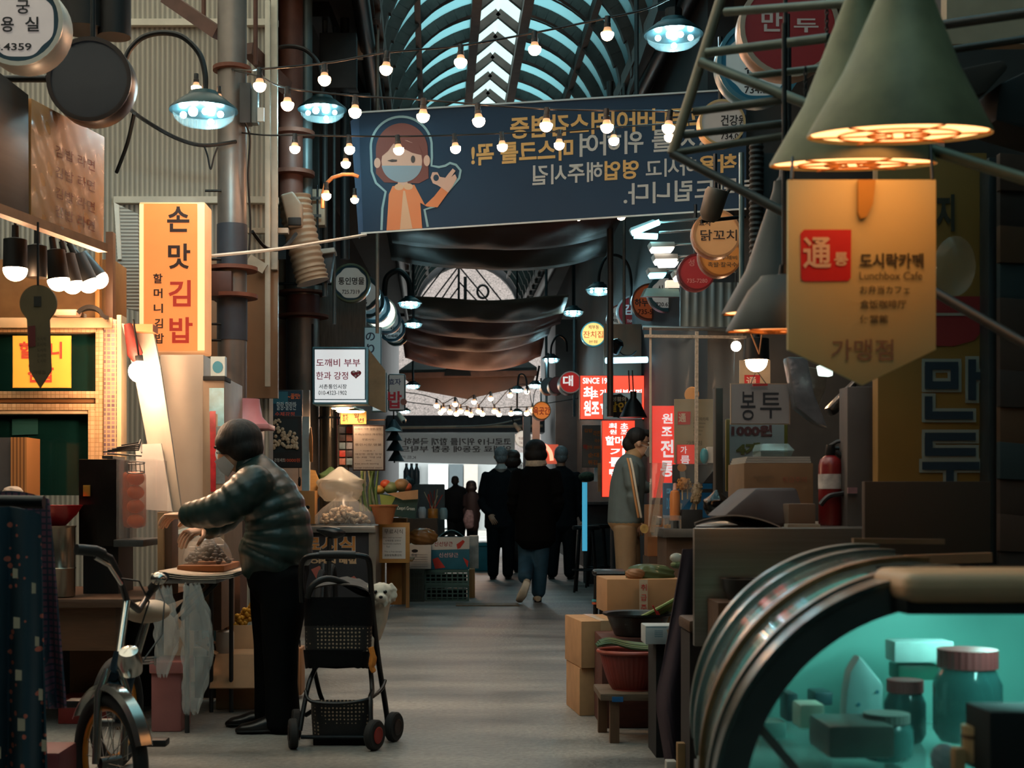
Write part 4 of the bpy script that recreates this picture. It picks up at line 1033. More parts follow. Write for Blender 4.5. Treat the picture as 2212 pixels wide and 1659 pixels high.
MB().lathe([(.006, 0), (.012, -.02), (.012, -.07), (.004, -.08)], P(647, 1030, 11.56)).build('cord_tassel', BLACK, label='little black tassel at the end of the poster cord', cat='tassel')
box1(455, 560, 600, 860, 9.62, .05, 'sheet_metal_panel', M('8d7058', .38, .55, .25, 1.6), 'reflective sheet metal panel between the poles, tinted warm brown', 'panel', 0)
box1(583, 842, 668, 1064, 12.72, .1, 'stall_back_panel', M('b0a196', .5, .1, .1), 'pale panel behind the chalkboard and food poster', 'panel', 0)
box1(652, 900, 668, 1060, 12.51, .04, 'price_strip', M('a9c2c8', .4, 0, .15), 'narrow blue white strip with price notes beside the food poster', 'sign', 0)
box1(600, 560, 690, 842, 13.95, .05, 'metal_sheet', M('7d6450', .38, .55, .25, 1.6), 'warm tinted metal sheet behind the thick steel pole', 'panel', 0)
# weathered boards and stall posts of the sweets stall
box1(686, 612, 790, 752, 13.87, .06, 'weathered_boards', WOOD_G, 'weathered grey boards above the lit sweets sign', 'boards', 0)
box1(667, 600, 688, 900, 13.95, .06, 'blue_grey_post', M('7a8f94', .5, .2, .1), 'blue grey upright beside the weathered boards', 'post', 0)
t = T('chrome_column', 'shiny steel column standing in the sweets stall', 'column', (P(712, 0, 13.6).x, 13.6, 0))
MB().bar((P(712, 0, 13.6).x, 13.6, 0), (P(712, 0, 13.6).x, 13.6, P(0, 870, 13.6).z), 0.10, n=24).build('shaft', M('8f8576', .25, .9, .1), t); MB().lathe([(.107, 0), (.107, .02)], P(712, 905, 13.6), n=24).build('joint_band', STEEL_D, t)
t = T('dish_lamp', 'pair of flat lit dish shades under the white lit sweets sign', 'lamp', P(755, 893, 12.65))
for x, y, r in ((743, 882, 30), (758, 889, 33)):
    MB().lathe([(r * 12.65 / F, 0), (r * .8 * 12.65 / F, .02), (r * .3 * 12.65 / F, .035)], P(x, y, 12.65), n=24).build('dish_shade', M('c9a878', .4, .3, .1), t)
    MB().lathe([(r * .9 * 12.65 / F, 0), (r * .85 * 12.65 / F, -.006)], P(x, y, 12.65), n=24).build('glow_disc', M('ffd9a0', .4, 0, 0, emit=26, ec=(1, .68, .42)), t)
# menu on a stand
t = T('menu_stand', 'framed beige menu sheet on a bent pole above the bags of produce', 'menu board', P(800, 1020, 12.65))
MB().pbox(762, 918, 832, 1017, 12.65, .02).build('menu_frame', M('4a3026', .5, 0, .1), t, bev=.003); MB().ppoly([(764, 921), (828, 921), (828, 1014), (764, 1014)], 12.65, .003).build('menu_sheet', M('cdb8a6', .6, 0, .05), t, sm=0)
mb = MB()
for s_, a, b, c, d in [('수제의 기본 말랑-말랑', 766, 924, 824, 929), ('수제(오란다 개성탕)', 766, 936, 826, 941), ('무료시식~', 782, 947, 812, 952), ('통인시장 명물', 767, 958, 824, 963), ('* 이벤트 *', 778, 972, 810, 976), ('매장정 과정 강정', 767, 979, 824, 983), ('수제 약과', 767, 986, 824, 990), ('since', 790, 993, 802, 996), ('free snack tasting', 766, 1000, 818, 1004), ('korean traditional sweets', 766, 1008, 826, 1012)]: mb.text(s_, a, b, c, d, 12.65, off=.005)
mb.build('lettering', ink('5a4440'), t, sm=0)
MB().tube([P(753, 1130, 13.25), P(752, 915, 13.25), P(758, 908, 13.25), P(832, 907, 12.7)], .006, 6).build('bent_pole', M('6a4a34', .5, .4, .1), t)
t = T('candy_rack', 'narrow rack of colourful packets behind the beige menu sheet', 'rack', P(747, 1010, 13.19))
MB().pbox(729, 918, 764, 1010, 13.26, .05).build('rack_back', M('5a5550', .5, .1, .2), t)
for i in range(10): MB().pbox(733 + 15 * (i % 2), 922 + 17 * (i // 2), 746 + 15 * (i % 2), 936 + 17 * (i // 2), 13.19, .03).build('packet', M(['8f8a90', 'b03a30', '4a3a3c', 'a86a5a', '6f7f86'][i % 5], .4, 0, .3, 30), t, bev=.003)
MB().ppr([(669, 925), (672, 922), (675, 950), (675, 998), (669, 998), (667, 950)], 12.38, .03).build('wooden_scoop', M_pat('wood', 'b8783c', '8a5528', 6, .5, (6, 6, 1)), label='long wooden paddle hanging beside the shiny steel column', cat='paddle', bev=.004)
# counter
cz = P(0, 1136, 12.38).z
t = T('sweets_counter', 'steel topped counter with a black front and orange letters offering free tasting', 'counter', (P(720, 0, 12.38).x, 12.38, 0))
MB().span((P(560, 0, 12.38).x, 12.31, P(0, 1150, 12.38).z), (P(812, 0, 12.38).x, 13.26, cz)).build('steel_top', M('b0aca4', .3, .85, .1), t, bev=.006)
MB().span((P(560, 0, 12.38).x, 12.38, 0.01), (P(797, 0, 12.38).x, 13.19, P(0, 1150, 12.38).z)).build('front_panel', M('34363a', .45, .1, .25, 5), t)
MB().span((P(797, 0, 12.38).x, 12.35, 0.01), (P(812, 0, 12.38).x, 13.22, P(0, 1150, 12.38).z)).build('corner_post', M('a59a8c', .35, .6, .1), t)
mb = MB().text('무료시식', 615, 1158, 768, 1192, 12.38, bold=.055, off=.004); mb.build('letter_shadow', ink('d9cfc4'), t, sm=0)
mb = MB().text('무료시식', 616, 1159, 767, 1191, 12.38, bold=.025, off=.008); mb.build('lettering', ink('d9924a'), t, sm=0)
mb = MB().text('OPEN 매일', 670, 1206, 770, 1218, 12.38, bold=.05, off=.004); mb.build('lower_lettering', ink('d9b48a'), t, sm=0)
mb = MB().ppoly([(672, 1230), (690, 1222), (702, 1236), (684, 1252)], 12.38, .004); mb.ppoly([(745, 1254), (765, 1244), (780, 1260), (762, 1268)], 12.38, .004); mb.build('red_sticker', ink('c06a5c'), t, sm=0)
mb = MB().ppoly([(638, 1306), (655, 1306), (655, 1318), (638, 1318)], 12.38, .004).build('white_sticker', ink('c9c4bc'), t, sm=0)
# goods on the counter
def bag(cx, cy, rx, ry, Y, c, lab, alpha=.55, name='plastic_bag', knot=True, seed=1, group=None, tr=.5):
    r_ = random.Random(seed); ph = [r_.uniform(0, 6) for _ in range(6)]
    a, b = rx * Y / F, ry * Y / F; ctr = P(cx, cy, Y)
    def fn(u, v):
        th = 2 * pi * u; el = -pi / 2 + pi * v
        w = cos(el) ** .7 if cos(el) > 0 else 0
        z = sin(el)
        rr = 1 + .09 * sin(3 * th + ph[0]) * w + .06 * sin(7 * th + ph[1] + 3 * v) + .05 * sin(11 * v * 3 + 4 * th + ph[2])
        if z > .3 and knot: rr *= 1 - .75 * ((z - .3) / .7) ** .7
        return ctr + Vector((a * w * rr * cos(th), a * .8 * w * rr * sin(th), b * max(z, -.88)))
    return MB().grid(fn, 40, 22).build(name, M_cloth(c, tr, c, 20, .2, alpha * .4), label=lab, cat='bag', group=group, sm=70)
bag(735, 1048, 52, 40, 12.85, 'e3ded4', 'white crumpled plastic bag at the back of the sweets counter', .3, seed=3)
bag(715, 1030, 26, 22, 13.06, '5f7a52', 'bag of green vegetables behind the white crumpled bag', .3, seed=5, name='vegetable_bag', tr=.2)
t = T('rice_snack_bag', 'big clear bag full of pale puffed rice cakes on the steel counter', 'bag', P(744, 1134, 12.58))
mb = MB()
for i in range(150):
    a = RND.uniform(0, 2 * pi); q = sqrt(RND.random()); h = RND.random()
    x = 744 + 54 * q * cos(a) * (1 - .25 * h); y = 1128 - 34 * h * (1 - .5 * q * q)
    mb.ell(P(x, y, 12.58 + .12 * q * sin(a)), (.030, .022, .018), 8, 5, Matrix.Rotation(RND.uniform(0, 3), 3, 'Y') @ Matrix.Rotation(RND.uniform(0, 3), 3, 'Z'))
o = mb.build('rice_cakes', M('d9bd9c', .6, 0, .15, 30), t); o['kind'] = 'stuff'
def bfn2(u, v):
    th = 2 * pi * u; w = [1.0, 1.06, 1.02, .9, .7, .45, .25, .3][min(int(v * 7), 7)]; w2 = [1.0, 1.06, 1.02, .9, .7, .45, .25, .3][min(int(v * 7) + 1, 7)]
    f = v * 7 - int(v * 7); rr = (w + (w2 - w) * f) * (1 + .05 * sin(9 * th + 6 * v) + .03 * sin(17 * th))
    return P(744, 1133, 12.58) + Vector((.255 * rr * cos(th), .2 * rr * sin(th), .285 * v + .016 * sin(3 * th)))
MB().grid(bfn2, 44, 18).build('clear_film', M('f0ece6', .1, 0, 0, alpha=.22), t, sm=60)
# leeks
t = T('leek_bundle', 'bundle of green and white leeks standing on the counter', 'leeks', P(795, 1105, 12.78))
for i in range(12):
    x = 772 + 42 * RND.random(); dx = RND.uniform(-12, 12)
    MB().tube([P(x + 6, 1104, 12.78 + .03 * (i % 4)), P(x + dx * .3, 1062, 12.78 + .03 * (i % 4)), P(x + dx, 1018 - 6 * RND.random(), 12.81)], [.0136, .012, .008], 7).build('leek', M_pat('wood', 'd8cfa8', '5f7a4c', 2.5, .5, (1, 1, 6)) if i % 2 else M('64804a', .5, 0, .25), t)
box1(626, 1060, 680, 1132, 12.51, .25, 'wooden_crate', M_pat('wood', 'c8904e', 'a06c38', 5, .55, (2, 2, 1)), 'plain tan wooden box on the counter behind the woman in the puffer jacket', 'box', .004)
MB().ppr(circ(664, 1096, 5, 4), 12.50, .01).build('crate_latch', BLACKM, label='tiny dark latch knob on the tan wooden box', cat='knob')
MB().ppr([(668, 1014), (680, 1016), (698, 1060), (684, 1080), (668, 1064)], 12.92, .05).build('bamboo_board', M_pat('wood', 'd9a866', 'b07c40', 9, .5, (1, 1, 8)), label='slatted bamboo board leaning between the bags and the tan box', cat='board')
t = T('orange_basin', 'orange plastic basin at the right end of the sweets counter', 'basin', P(829, 1132, 12.65))
MB().lathe([(.075, 0), (.115, .155), (.13, .162), (.13, .176), (.11, .17), (.068, .014)], P(829, 1132, 12.65), n=28).build('bowl', M('c47a4a', .4, 0, .08), t)
# kiwi carton
t = T('fruit_carton', 'dark green fruit carton printed with a kiwi brand name, flaps open', 'carton', P(860, 1128, 13.06))
kp = Slab(P(820, 1072, 13.19), P(903, 1080, 12.85), P(820, 1118, 13.19))
MB().ppr([(820, 1066), (903, 1077), (897, 1121), (824, 1110)], 12.99, .28).build('carton_body', M('1f4038', .6, 0, .12), t)
MB().ppoly([(820, 1068), (855, 1073), (842, 1098), (826, 1110)], 12.99, .003).build('lime_print', ink('8a9a4a'), t, sm=0)
MB().text('Zespri Green', 857, 1094, 896, 1104, 12.99, .05, bold=.01, off=.005).build('lettering', ink('d9dcd0'), t, sm=0)
MB().ppr([(836, 1066), (903, 1058), (903, 1078), (870, 1080)], 12.92, .01).build('open_flap', M('b98c62', .8, 0, .1), t)
for i, (x, y, r, c) in enumerate([(845, 1054, 16, '6f7a4c'), (868, 1048, 17, '8a6a44'), (833, 1046, 12, 'c4502c'), (878, 1052, 12, 'c85a34'), (820, 1058, 12, 'b0883c')]):
    MB().ell(P(x, y, 13.26), (r * 13.26 / F, r * 13.26 / F, r * .85 * 13.26 / F), 16, 10).build('pumpkin', M(c, .5, 0, .3, 14, .2), label=['mottled green pumpkin in the fruit carton', 'brownish pumpkin in the middle of the fruit carton', 'red pepper coloured squash at the back of the carton', 'orange red squash at the front of the carton', 'yellowish squash beside the leeks'][i], cat='pumpkin', group='squash heaped in the fruit carton')
# ---------------------------------------------------------------- left foreground: work counter, bicycle, cloths, cartons; stands further along
def G(px, Y): return (P(px, 0, Y).x, Y, 0)
def wbox(x0, x1, y0, y1, z0, z1): return MB().span((x0, y0, z0), (x1, y1, z1))
def X(px, Y): return (px - CX) * Y / F
def Zp(py, Y): return H + (CY - py) * Y / F
t = T('work_counter', 'brown wooden work counter of the gimbap stall with a dark space below', 'counter', G(120, 6.4))
zc = .60
wbox(X(-120, 6.3), X(345, 6.3), 6.3, 7.2, zc - .04, zc).build('counter_top', WOOD_D, t, bev=.005)
wbox(X(-120, 6.35), X(258, 6.35), 6.35, 6.4, .36, zc - .04).build('front_board', M_pat('wood', '6a452c', '48301f', 5, .5, (1, 8, 8), bump=.15), t)
wbox(X(252, 6.36), X(262, 6.36), 6.34, 6.44, 0, .56).build('leg', WOOD_D, t)
wbox(X(-120, 7.0), X(345, 7.0), 7.05, 7.1, 0, zc - .04).build('back_board', DARK, t)
box1(150, 1402, 256, 1545, 6.75, .25, 'storage_carton', M('5a4028', .8, 0, .2), 'brown carton stored in the dark below the work counter', 'carton')
MB().span((X(125, 6.5), 6.5, 0), (X(245, 6.5), 6.7, .12)).build('red_crate', M('7a2420', .5, 0, .15), label='low dark red crate on the floor under the work counter', cat='crate', bev=.006)
# egg warmer
t = T('egg_warmer', 'dark steel cabinet with a clear front case full of orange baked eggs', 'machine', G(250, 6.6))
ORG[t].z = zc; t.location.z = zc
MB().span((X(170, 6.6), 6.6, Zp(1180, 6.6)), (X(258, 6.6), 6.95, Zp(992, 6.6))).build('steel_body', M('2e2a28', .25, .8, .25, 6), t, bev=.004)
MB().span((X(176, 6.62), 6.65, zc), (X(250, 6.6), 6.95, Zp(1180, 6.6))).build('black_stand', BLACK, t)
MB().span((X(178, 6.58), 6.59, Zp(1072, 6.6)), (X(193, 6.58), 6.61, Zp(1048, 6.6))).build('brass_plate', M('b08a3c', .35, .7, .1), t, bev=.002)
MB().span((X(260, 6.58), 6.5, Zp(1165, 6.55)), (X(340, 6.58), 6.8, Zp(992, 6.55))).build('clear_case', M('d8cfc8', .08, 0, 0, alpha=.14), t, bev=.004)
MB().span((X(262, 6.7), 6.72, Zp(1165, 6.7)), (X(278, 6.7), 6.78, Zp(995, 6.7))).build('back_strip', M('4a4340', .3, .6, .1), t)
MB().span((X(268, 6.6), 6.55, Zp(1140, 6.6)), (X(316, 6.6), 6.62, Zp(1018, 6.6))).build('amber_tube', M('c25a28', .25, 0, .15, alpha=.5), t, bev=.03)
MB().span((X(254, 6.56), 6.48, Zp(1180, 6.56)), (X(318, 6.56), 6.86, Zp(1165, 6.56))).build('case_base', STEEL_D, t, bev=.004)
for i, y in enumerate((1034, 1064, 1094, 1126)):
    MB().ell(P(293, y, 6.62), (.042, .04, .034), 16, 9).build('baked_egg', M('c8622e', .4, 0, .25, 18), t)
mb = MB()
for i in range(5): mb.tube([P(275 + 9 * i, 1000, 6.54), P(276 + 9 * i, 1020, 6.54)], .0025, 5)
mb.tube([P(293 + 20 * cos(a), 1000 + 3 * sin(a), 6.54) for a in [2 * pi * i / 16 for i in range(16)]], .003, 5, True); mb.tube([P(293 + 20 * cos(a), 1020 + 3 * sin(a), 6.54) for a in [2 * pi * i / 16 for i in range(16)]], .003, 5, True)
mb.build('wire_basket', STEEL_D, t)
mb = MB()
for k in range(4): mb.tube([P(222 + 10 * k, 976 - 3 * k, 6.7), P(300, 972 - 4 * k, 6.75), P(304, 956 - 2 * k, 6.8)], .004, 5)
mb.tube([P(232, 980, 6.66), P(306, 985, 6.66)], .004, 5); mb.tube([P(262, 962, 6.9), P(305, 955, 6.9), P(306, 978, 6.66)], .004, 5)
mb.span((X(225, 6.7), 6.66, Zp(991, 6.7)), (X(248, 6.7), 6.9, Zp(985, 6.7)))
mb.build('wire_rack', STEEL_D, label='bent wire rack lying on top of the dark egg warmer', cat='rack')
t = T('stock_pot', 'tall dented steel pot with a red sieve on top beside the egg warmer', 'pot', G(132, 6.42))
t.location.z = zc; ORG[t].z = zc
MB().lathe([(.062, 0), (.072, .005), (.073, .13), (.076, .135), (.073, .14), (.073, .32), (.078, .33), (.07, .33)], (X(128, 6.42), 6.42, zc), n=30).build('pot_body', M('9a8c7c', .25, .9, .12, 8), t)
MB().lathe([(.05, 0), (.10, .05), (.125, .09), (.13, .095), (.12, .095), (.09, .05)], (X(118, 6.5), 6.5, zc + .33), n=30).build('red_sieve', M('b5202a', .35, 0, .1), t)
t = T('grey_bin', 'grey upright box with a striped wooden edge at the left picture edge', 'box', G(20, 6.9))
t.location.z = zc; ORG[t].z = zc
MB().span((X(-60, 6.9), 6.9, zc), (X(26, 6.9), 7.15, Zp(945, 6.9))).build('grey_side', M('4a4a4c', .5, .2, .1), t)
MB().span((X(26, 6.9), 6.88, zc), (X(60, 6.9), 7.1, Zp(945, 6.9))).build('slatted_edge', M_pat('ribs', 'b07a44', '6a4424', 18, .5), t)
bag(28, 1066, 22, 16, 6.75, 'cfc8c0', 'small clear bag on the work counter at the left edge', .6, seed=9, knot=False)
# low shelves, cushion, post
MB().span((X(345, 6.6), 6.55, zc), (X(358, 6.6), 6.68, Zp(1106, 6.6))).build('post_plank', M_pat('wood', 'b08a62', '7a5a3c', 6, .5, (6, 6, 1)), label='pale wooden plank standing upright under the womans hand', cat='plank', bev=.003)
MB().span((X(358, 6.62), 6.58, zc), (X(376, 6.62), 6.72, Zp(1112, 6.6))).build('post_board', M_pat('wood', '6a4a34', '4a3424', 6, .5, (6, 6, 1)), label='darker brown board behind the pale upright plank', cat='board', bev=.003)
t = T('side_shelf', 'low shelf with a grey pad and stacked white trays beside the upright plank', 'shelf', G(410, 7.0))
wbox(X(414, 7), X(486, 7), 6.9, 7.3, .40, .74).build('shelf_body', M('6a5240', .6, 0, .2), t, bev=.004)
for i in range(4): wbox(X(416, 7), X(452 + 4 * i, 7), 6.9, 7.28, .745 + .02 * i, .757 + .02 * i).build('white_tray', M('b9b2a8', .4, .2, .1), t, bev=.004)
MB().limb([(X(374, 7), 7.05, .86), (X(400, 7), 7.05, .875), (X(430, 7), 7.05, .87), (X(450, 7), 7.05, .85)], [(.03, .1), (.035, .12), (.035, .12), (.025, .1)], (0, 0, 1)).build('grey_pad', M('5f6c6c', .6, 0, .15), t)
t = T('nut_tray', 'brown tray heaped with dark nuts under clear film', 'tray', P(446, 1232, 6.72))
zt = .715
wbox(X(396, 6.6), X(496, 6.6), 6.45, 6.9, zt, zt + .03).build('tray_base', M('8a5428', .6, 0, .15), t, bev=.006)
mb = MB()
for i in range(120):
    a = RND.uniform(0, 6.28); q = RND.random() ** .6; h = (1 - q) * .12
    mb.ell((X(447, 6.65) + .10 * q * cos(a), 6.66 + .15 * q * sin(a), zt + .04 + h), (.014, .012, .011), 7, 5)
mb.build('nuts', M('2e1e16', .5, 0, .4, 40), t)['kind'] = 'stuff'
MB().ell((X(447, 6.65), 6.66, zt + .03), (.118, .18, .145), 24, 8, z0=0).build('clear_film', M('e8e2da', .1, 0, 0, alpha=.2), t)
# folding table
t = T('folding_table', 'small folding table with curling white paper sheets on top', 'table', G(410, 6.5))
wbox(X(345, 6.25), X(470, 6.25), 6.22, 6.9, .675, .695).build('table_top', M('a8aeb0', .4, .5, .1), t, bev=.003)
for i in range(3):
    MB().grid(lambda u, v: Vector((X(328 + 8 * i, 6.2) + (.37 - .02 * i) * u, 6.18 + .7 * v, .698 + .007 * i + .028 * (abs(u - .6) * 1.5) ** 2 * (1 - v * .4))), 16, 8).build('paper_sheet', M('cbb9a4', .6, 0, .08), t, solid=.003)
for a, b in (((372, 1330), (440, 1262)), ((390, 1338), (468, 1258))):
    MB().bar(P(*a, 6.24), P(*b, 6.24), .012).build('leg', BLACKM, t)
for x, y in ((408, 6.26), (408, 6.86), (455, 6.86)): MB().bar((X(x, 6.3), y, 0), (X(x, 6.3), y, .68), .011).build('leg', M('3a3c3e', .4, .5, .1), t)
t = T('white_cabinet', 'white open cabinet with teal boxes inside behind the folding table', 'cabinet', G(470, 7.62))
for a in ((438, 448), (484, 494)): wbox(X(a[0], 7.6), X(a[1], 7.6), 7.35, 7.68, .26, .68).build('side_panel', M('b9bab4', .5, 0, .1), t, bev=.003)
wbox(X(438, 7.6), X(500, 7.6), 7.33, 7.68, .22, .27).build('base_panel', M('c9c6bc', .5, 0, .1), t, bev=.003)
wbox(X(450, 7.6), X(470, 7.6), 7.42, 7.66, .27, .66).build('teal_box', M('2f7f86', .5, 0, .2), t)
wbox(X(500, 7.6), X(530, 7.6), 7.42, 7.66, .22, .68).build('brown_book', M('5a3a28', .6, 0, .2), t)
wbox(X(440, 7.6), X(500, 7.6), 7.35, 7.68, 0, .22).build('plinth', DARK, t)
# clear bags hanging from the table
for i, (pts, lab) in enumerate([([(352, 1268), (358, 1330), (360, 1390), (350, 1460)], 'thin clear plastic bag hanging at the near corner of the folding table'), ([(412, 1262), (424, 1330), (428, 1400), (420, 1480), (412, 1540)], 'crinkled clear plastic bag hanging from the folding table down to the floor')]):
    w = [.03, .06, .065, .05, .03] if i else [.03, .05, .05, .02]
    def fn(u, v):
        q = v * (len(pts) - 1); a = min(int(q), len(pts) - 2); f = q - a
        c = P(pts[a][0] + (pts[a + 1][0] - pts[a][0]) * f, pts[a][1] + (pts[a + 1][1] - pts[a][1]) * f, 6.16 - .02 * i)
        r = w[a] + (w[a + 1] - w[a]) * f; th = 2 * pi * u
        r *= 1 + .16 * sin(5 * th + 11 * v) + .1 * sin(9 * th - 23 * v)
        return c + Vector((r * cos(th), .6 * r * sin(th), .01 * sin(8 * th)))
    MB().grid(fn, 36, 34).build('plastic_bag', M('cfd0cc', .12, 0, .1, alpha=.34), label=lab, cat='bag', sm=50)
# pink bin
t = T('pink_bin', 'dusty pink plastic bin with a lid on the floor behind the bicycle', 'bin', G(362, 6.3))
PK = M('9a5f5c', .45, 0, .1)
wbox(X(326, 6.28), X(392, 6.28), 6.28, 6.5, 0, .28).build('bin_body', PK, t, bev=.01); wbox(X(322, 6.27), X(397, 6.27), 6.265, 6.52, .265, .32).build('lid', M('a86a66', .45, 0, .1), t, bev=.01)
# open carton behind the woman
def carton(x0, x1, y0, y1, z0, z1, name, lab, m=CARD, tape=True, txt=None, rz=0, flaps=False, par=True):
    t = T(name, lab, 'carton', ((x0 + x1) / 2, (y0 + y1) / 2, z0))
    wbox(x0, x1, y0, y1, z0, z1).build('carton_body', m, t, bev=.004)
    if tape:
        xm = (x0 + x1) / 2
        mb = wbox(xm - .025, xm + .025, y0 - .002, y1 + .002, z1 - .0005, z1 + .0015); mb.span((xm - .025, y0 - .002, z1 - .06), (xm + .025, y0 - .0005, z1 + .0015)); mb.build('packing_tape', M('b59a78', .25, 0, .1), t, sm=0)
    if flaps:
        mb = MB(); mb.prism([(x0, y0, z1), (x1, y0, z1), (x1 + .01, y0 - .12, z1 - .15), (x0 - .01, y0 - .12, z1 - .15)], (0, 0, .005))
        mb.prism([(x0, y0, z1), (x0, y1, z1), (x0 - .10, y1, z1 + .06), (x0 - .10, y0, z1 + .06)], (0, 0, .005)); mb.prism([(x0, y1, z1), (x1, y1, z1), (x1, y1 + .03, z1 + .12), (x0, y1 + .03, z1 + .12)], (0, .005, 0))
        mb.build('open_flaps', M('b8906a', .8, 0, .1), t, sm=0)
    t.rotation_euler = (0, 0, rz)
    return t
cb = carton(X(466, 6.95), X(590, 6.95), 6.95, 7.26, .001, .27, 'cardboard_carton', 'open cardboard carton on the floor behind the womans legs', M('9a7450', .85, 0, .12), False, flaps=True)
MB().text('상주곶감', X(0, 1) * 0 + 500, 1490, 560, 1500, 7.3, off=.003).build('lettering', ink('5a3c28'), cb, sm=0)
t = T('white_appliance', 'little white boxy appliance and clear bag standing in the open carton', 'box', P(500, 1400, 7.45))
wbox(X(470, 7.1), X(502, 7.1), 7.04, 7.16, .05, .38).build('housing', M('b8b0a6', .4, 0, .1), t, bev=.012); wbox(X(478, 7.45), X(494, 7.45), 7.03, 7.05, .26, .32).build('dark_slot', BLACK, t)
bag(512, 1378, 22, 34, 7.45, 'e2e0dc', 'clear bag bulging out of the open carton', .5, seed=21)
t = T('yellow_flowers', 'bunch of orange yellow flower heads sticking out above the open carton', 'flowers', P(530, 1360, 7.4))
for i in range(9):
    x = 506 + 5.2 * i; y = 1352 - 4.2 * i + 8 * sin(i * 2.2)
    mb = MB()
    for k in range(6):
        a = k * 1.05; mb.ell(P(x, y, 7.4) + Vector((.017 * cos(a), .01 * sin(a * 2), .017 * sin(a))), (.014, .009, .014), 8, 5)
    mb.build('flower_head', M('c88a1e', .6, 0, .2, 30), t)
MB().bar(P(520, 1400, 7.42), P(528, 1345, 7.42), .006).build('stem', M('4a5a34', .6), t)
t = T('wicker_basket', 'slim tan basket with a thin wire handle just right of the womans calf', 'basket', G(643, 7.3))
wbox(X(632, 7.3), X(652, 7.3), 7.3, 7.45, .02, .27).build('basket_body', M_pat('ribs', 'a87a54', '7a5438', 30, .6), t, bev=.01)
MB().tube([P(634, 1395, 7.35), P(636, 1372, 7.35), P(642, 1368, 7.35), P(648, 1385, 7.35), P(648, 1398, 7.35)], .004, 6).build('wire_handle', BLACKM, t)
# ---- hanging cloths at the left picture edge
def cloth(x0, x1, x0b, x1b, y0, y1, Y, m, lab, name, amp, fr, th=.006):
    def fn(u, v):
        xa = x0 + (x0b - x0) * v; xb = x1 + (x1b - x1) * v
        return P(xa + (xb - xa) * u, y0 + (y1 - y0) * v - 18 * sin(pi * u) * (1 - v), Y + amp * sin(fr * u + 1.2 * v) * (.3 + .7 * v))
    return MB().grid(fn, 40, 24).build(name, m, label=lab, cat='cloth', solid=th, sm=80)
NAVYC = M_pat('dots', '16323e', 'b8604e', 34, .85, (1, .25, 1), w=.55)
ap = cloth(-60, 88, -60, 104, 1112, 1720, 3.9, NAVYC, 'navy cloth with coral dots and pale patches hanging at the left picture edge', 'dotted_cloth', .05, 14)
for x, y, w, h in [(33, 1238, 11, 22), (36, 1345, 14, 25), (40, 1458, 14, 24), (46, 1565, 16, 28), (73, 1270, 9, 24), (80, 1385, 9, 22), (88, 1500, 9, 26), (95, 1610, 10, 26), (-5, 1625, 14, 28)]: MB().ppoly([(x - w / 2, y - h / 2), (x + w / 2, y - h / 2 + 2), (x + w / 2, y + h / 2), (x - w / 2, y + h / 2)], 3.83, 0).build('pale_patch', ink('a59a84'), ap, sm=0)
PLAID = M_pat('brick', '5c3c50', '22303e', 26, .85, (1, 1, 1), (pi / 2, 0, 0), 0, 0, -.2, '70404c')
cloth(-60, 104, 84, 140, 1078, 1530, 4.15, PLAID, 'purple plaid cloth hanging behind the dotted navy one', 'plaid_cloth', .04, 9)
wbox(X(-150, 4.3), X(128, 4.3), 4.3, 4.5, 0, .27).build('red_bench', M('6a2a30', .6, 0, .15), label='dull red block on the floor behind the hanging cloths', cat='box', bev=.01)
MB().bar(P(-90, 1082, 4.02), P(95, 1085, 4.02), .02).build('cloth_rail', BLACKM, label='dark rail the two patterned cloths hang over', cat='rail')
MB().bar((X(-40, 4.05), 4.05, 0), P(-40, 1085, 4.05), .02).build('rail_post', BLACKM, label='dark post holding the cloth rail at the left edge', cat='post')
# ---- bicycle
t = T('folding_bicycle', 'small bicycle with swept handlebar, cream saddle and turned front wheel', 'bicycle', (-1.118, 4.4, 0))
CHR = M('b9b4ac', .2, .95, .1); BK = M('17181a', .4, .2, .2); RIM = M('c07a28', .35, .4, .15)
def wheel(c, r, yaw, nm):
    u = Vector((cos(yaw), sin(yaw), 0)); ax = Vector((-sin(yaw), cos(yaw), 0))
    w = MB().tube([c + u * (r - .024) * cos(2 * pi * i / 40) + Vector((0, 0, (r - .024) * sin(2 * pi * i / 40))) for i in range(40)], .024, 10, True).build(nm, M('101010', .8, 0, .2), t)
    MB().tube([c + u * (r - .052) * cos(2 * pi * i / 40) + Vector((0, 0, (r - .052) * sin(2 * pi * i / 40))) for i in range(40)], .009, 8, True).build('rim', RIM, w)
    mb = MB()
    for i in range(18):
        a = 2 * pi * i / 18; mb.bar(c + ax * (.02 if i % 2 else -.02), c + u * (r - .05) * cos(a) + Vector((0, 0, (r - .05) * sin(a))), .0014, n=5)
    mb.build('spokes', STEEL, w); MB().bar(c - ax * .035, c + ax * .035, .02, n=14).build('hub', STEEL_D, w)
    return u, ax
cw = Vector((-1.118, 4.4, .222)); u, ax = wheel(cw, .222, radians(-48), 'front_wheel')
wheel(Vector((-1.35, 5.42, .222)), .222, radians(80), 'rear_wheel')
def fend(c, u, ax, r, a0, a1):
    pr = [(-.03, -.012), (-.018, .003), (.018, .003), (.03, -.012)]
    return MB().grid(lambda q, v: c + (u * cos(a0 + (a1 - a0) * q) + Vector((0, 0, sin(a0 + (a1 - a0) * q)))) * (r + pr[min(3, int(v * 3 + .01))][1]) + ax * pr[min(3, int(v * 3 + .01))][0], 20, 3)
fend(cw, u, ax, .244, radians(20), radians(150)).build('fender', CHR, t, solid=.002)
hd = cw + Vector((0, .055, .27))
for s_ in (-1, 1):
    MB().tube([cw + ax * .048 * s_, cw + ax * .048 * s_ + Vector((0, .03, .22)), cw + ax * .02 * s_ + Vector((0, .04, .29))], .013, 10).build('fork_blade', CHR, t)
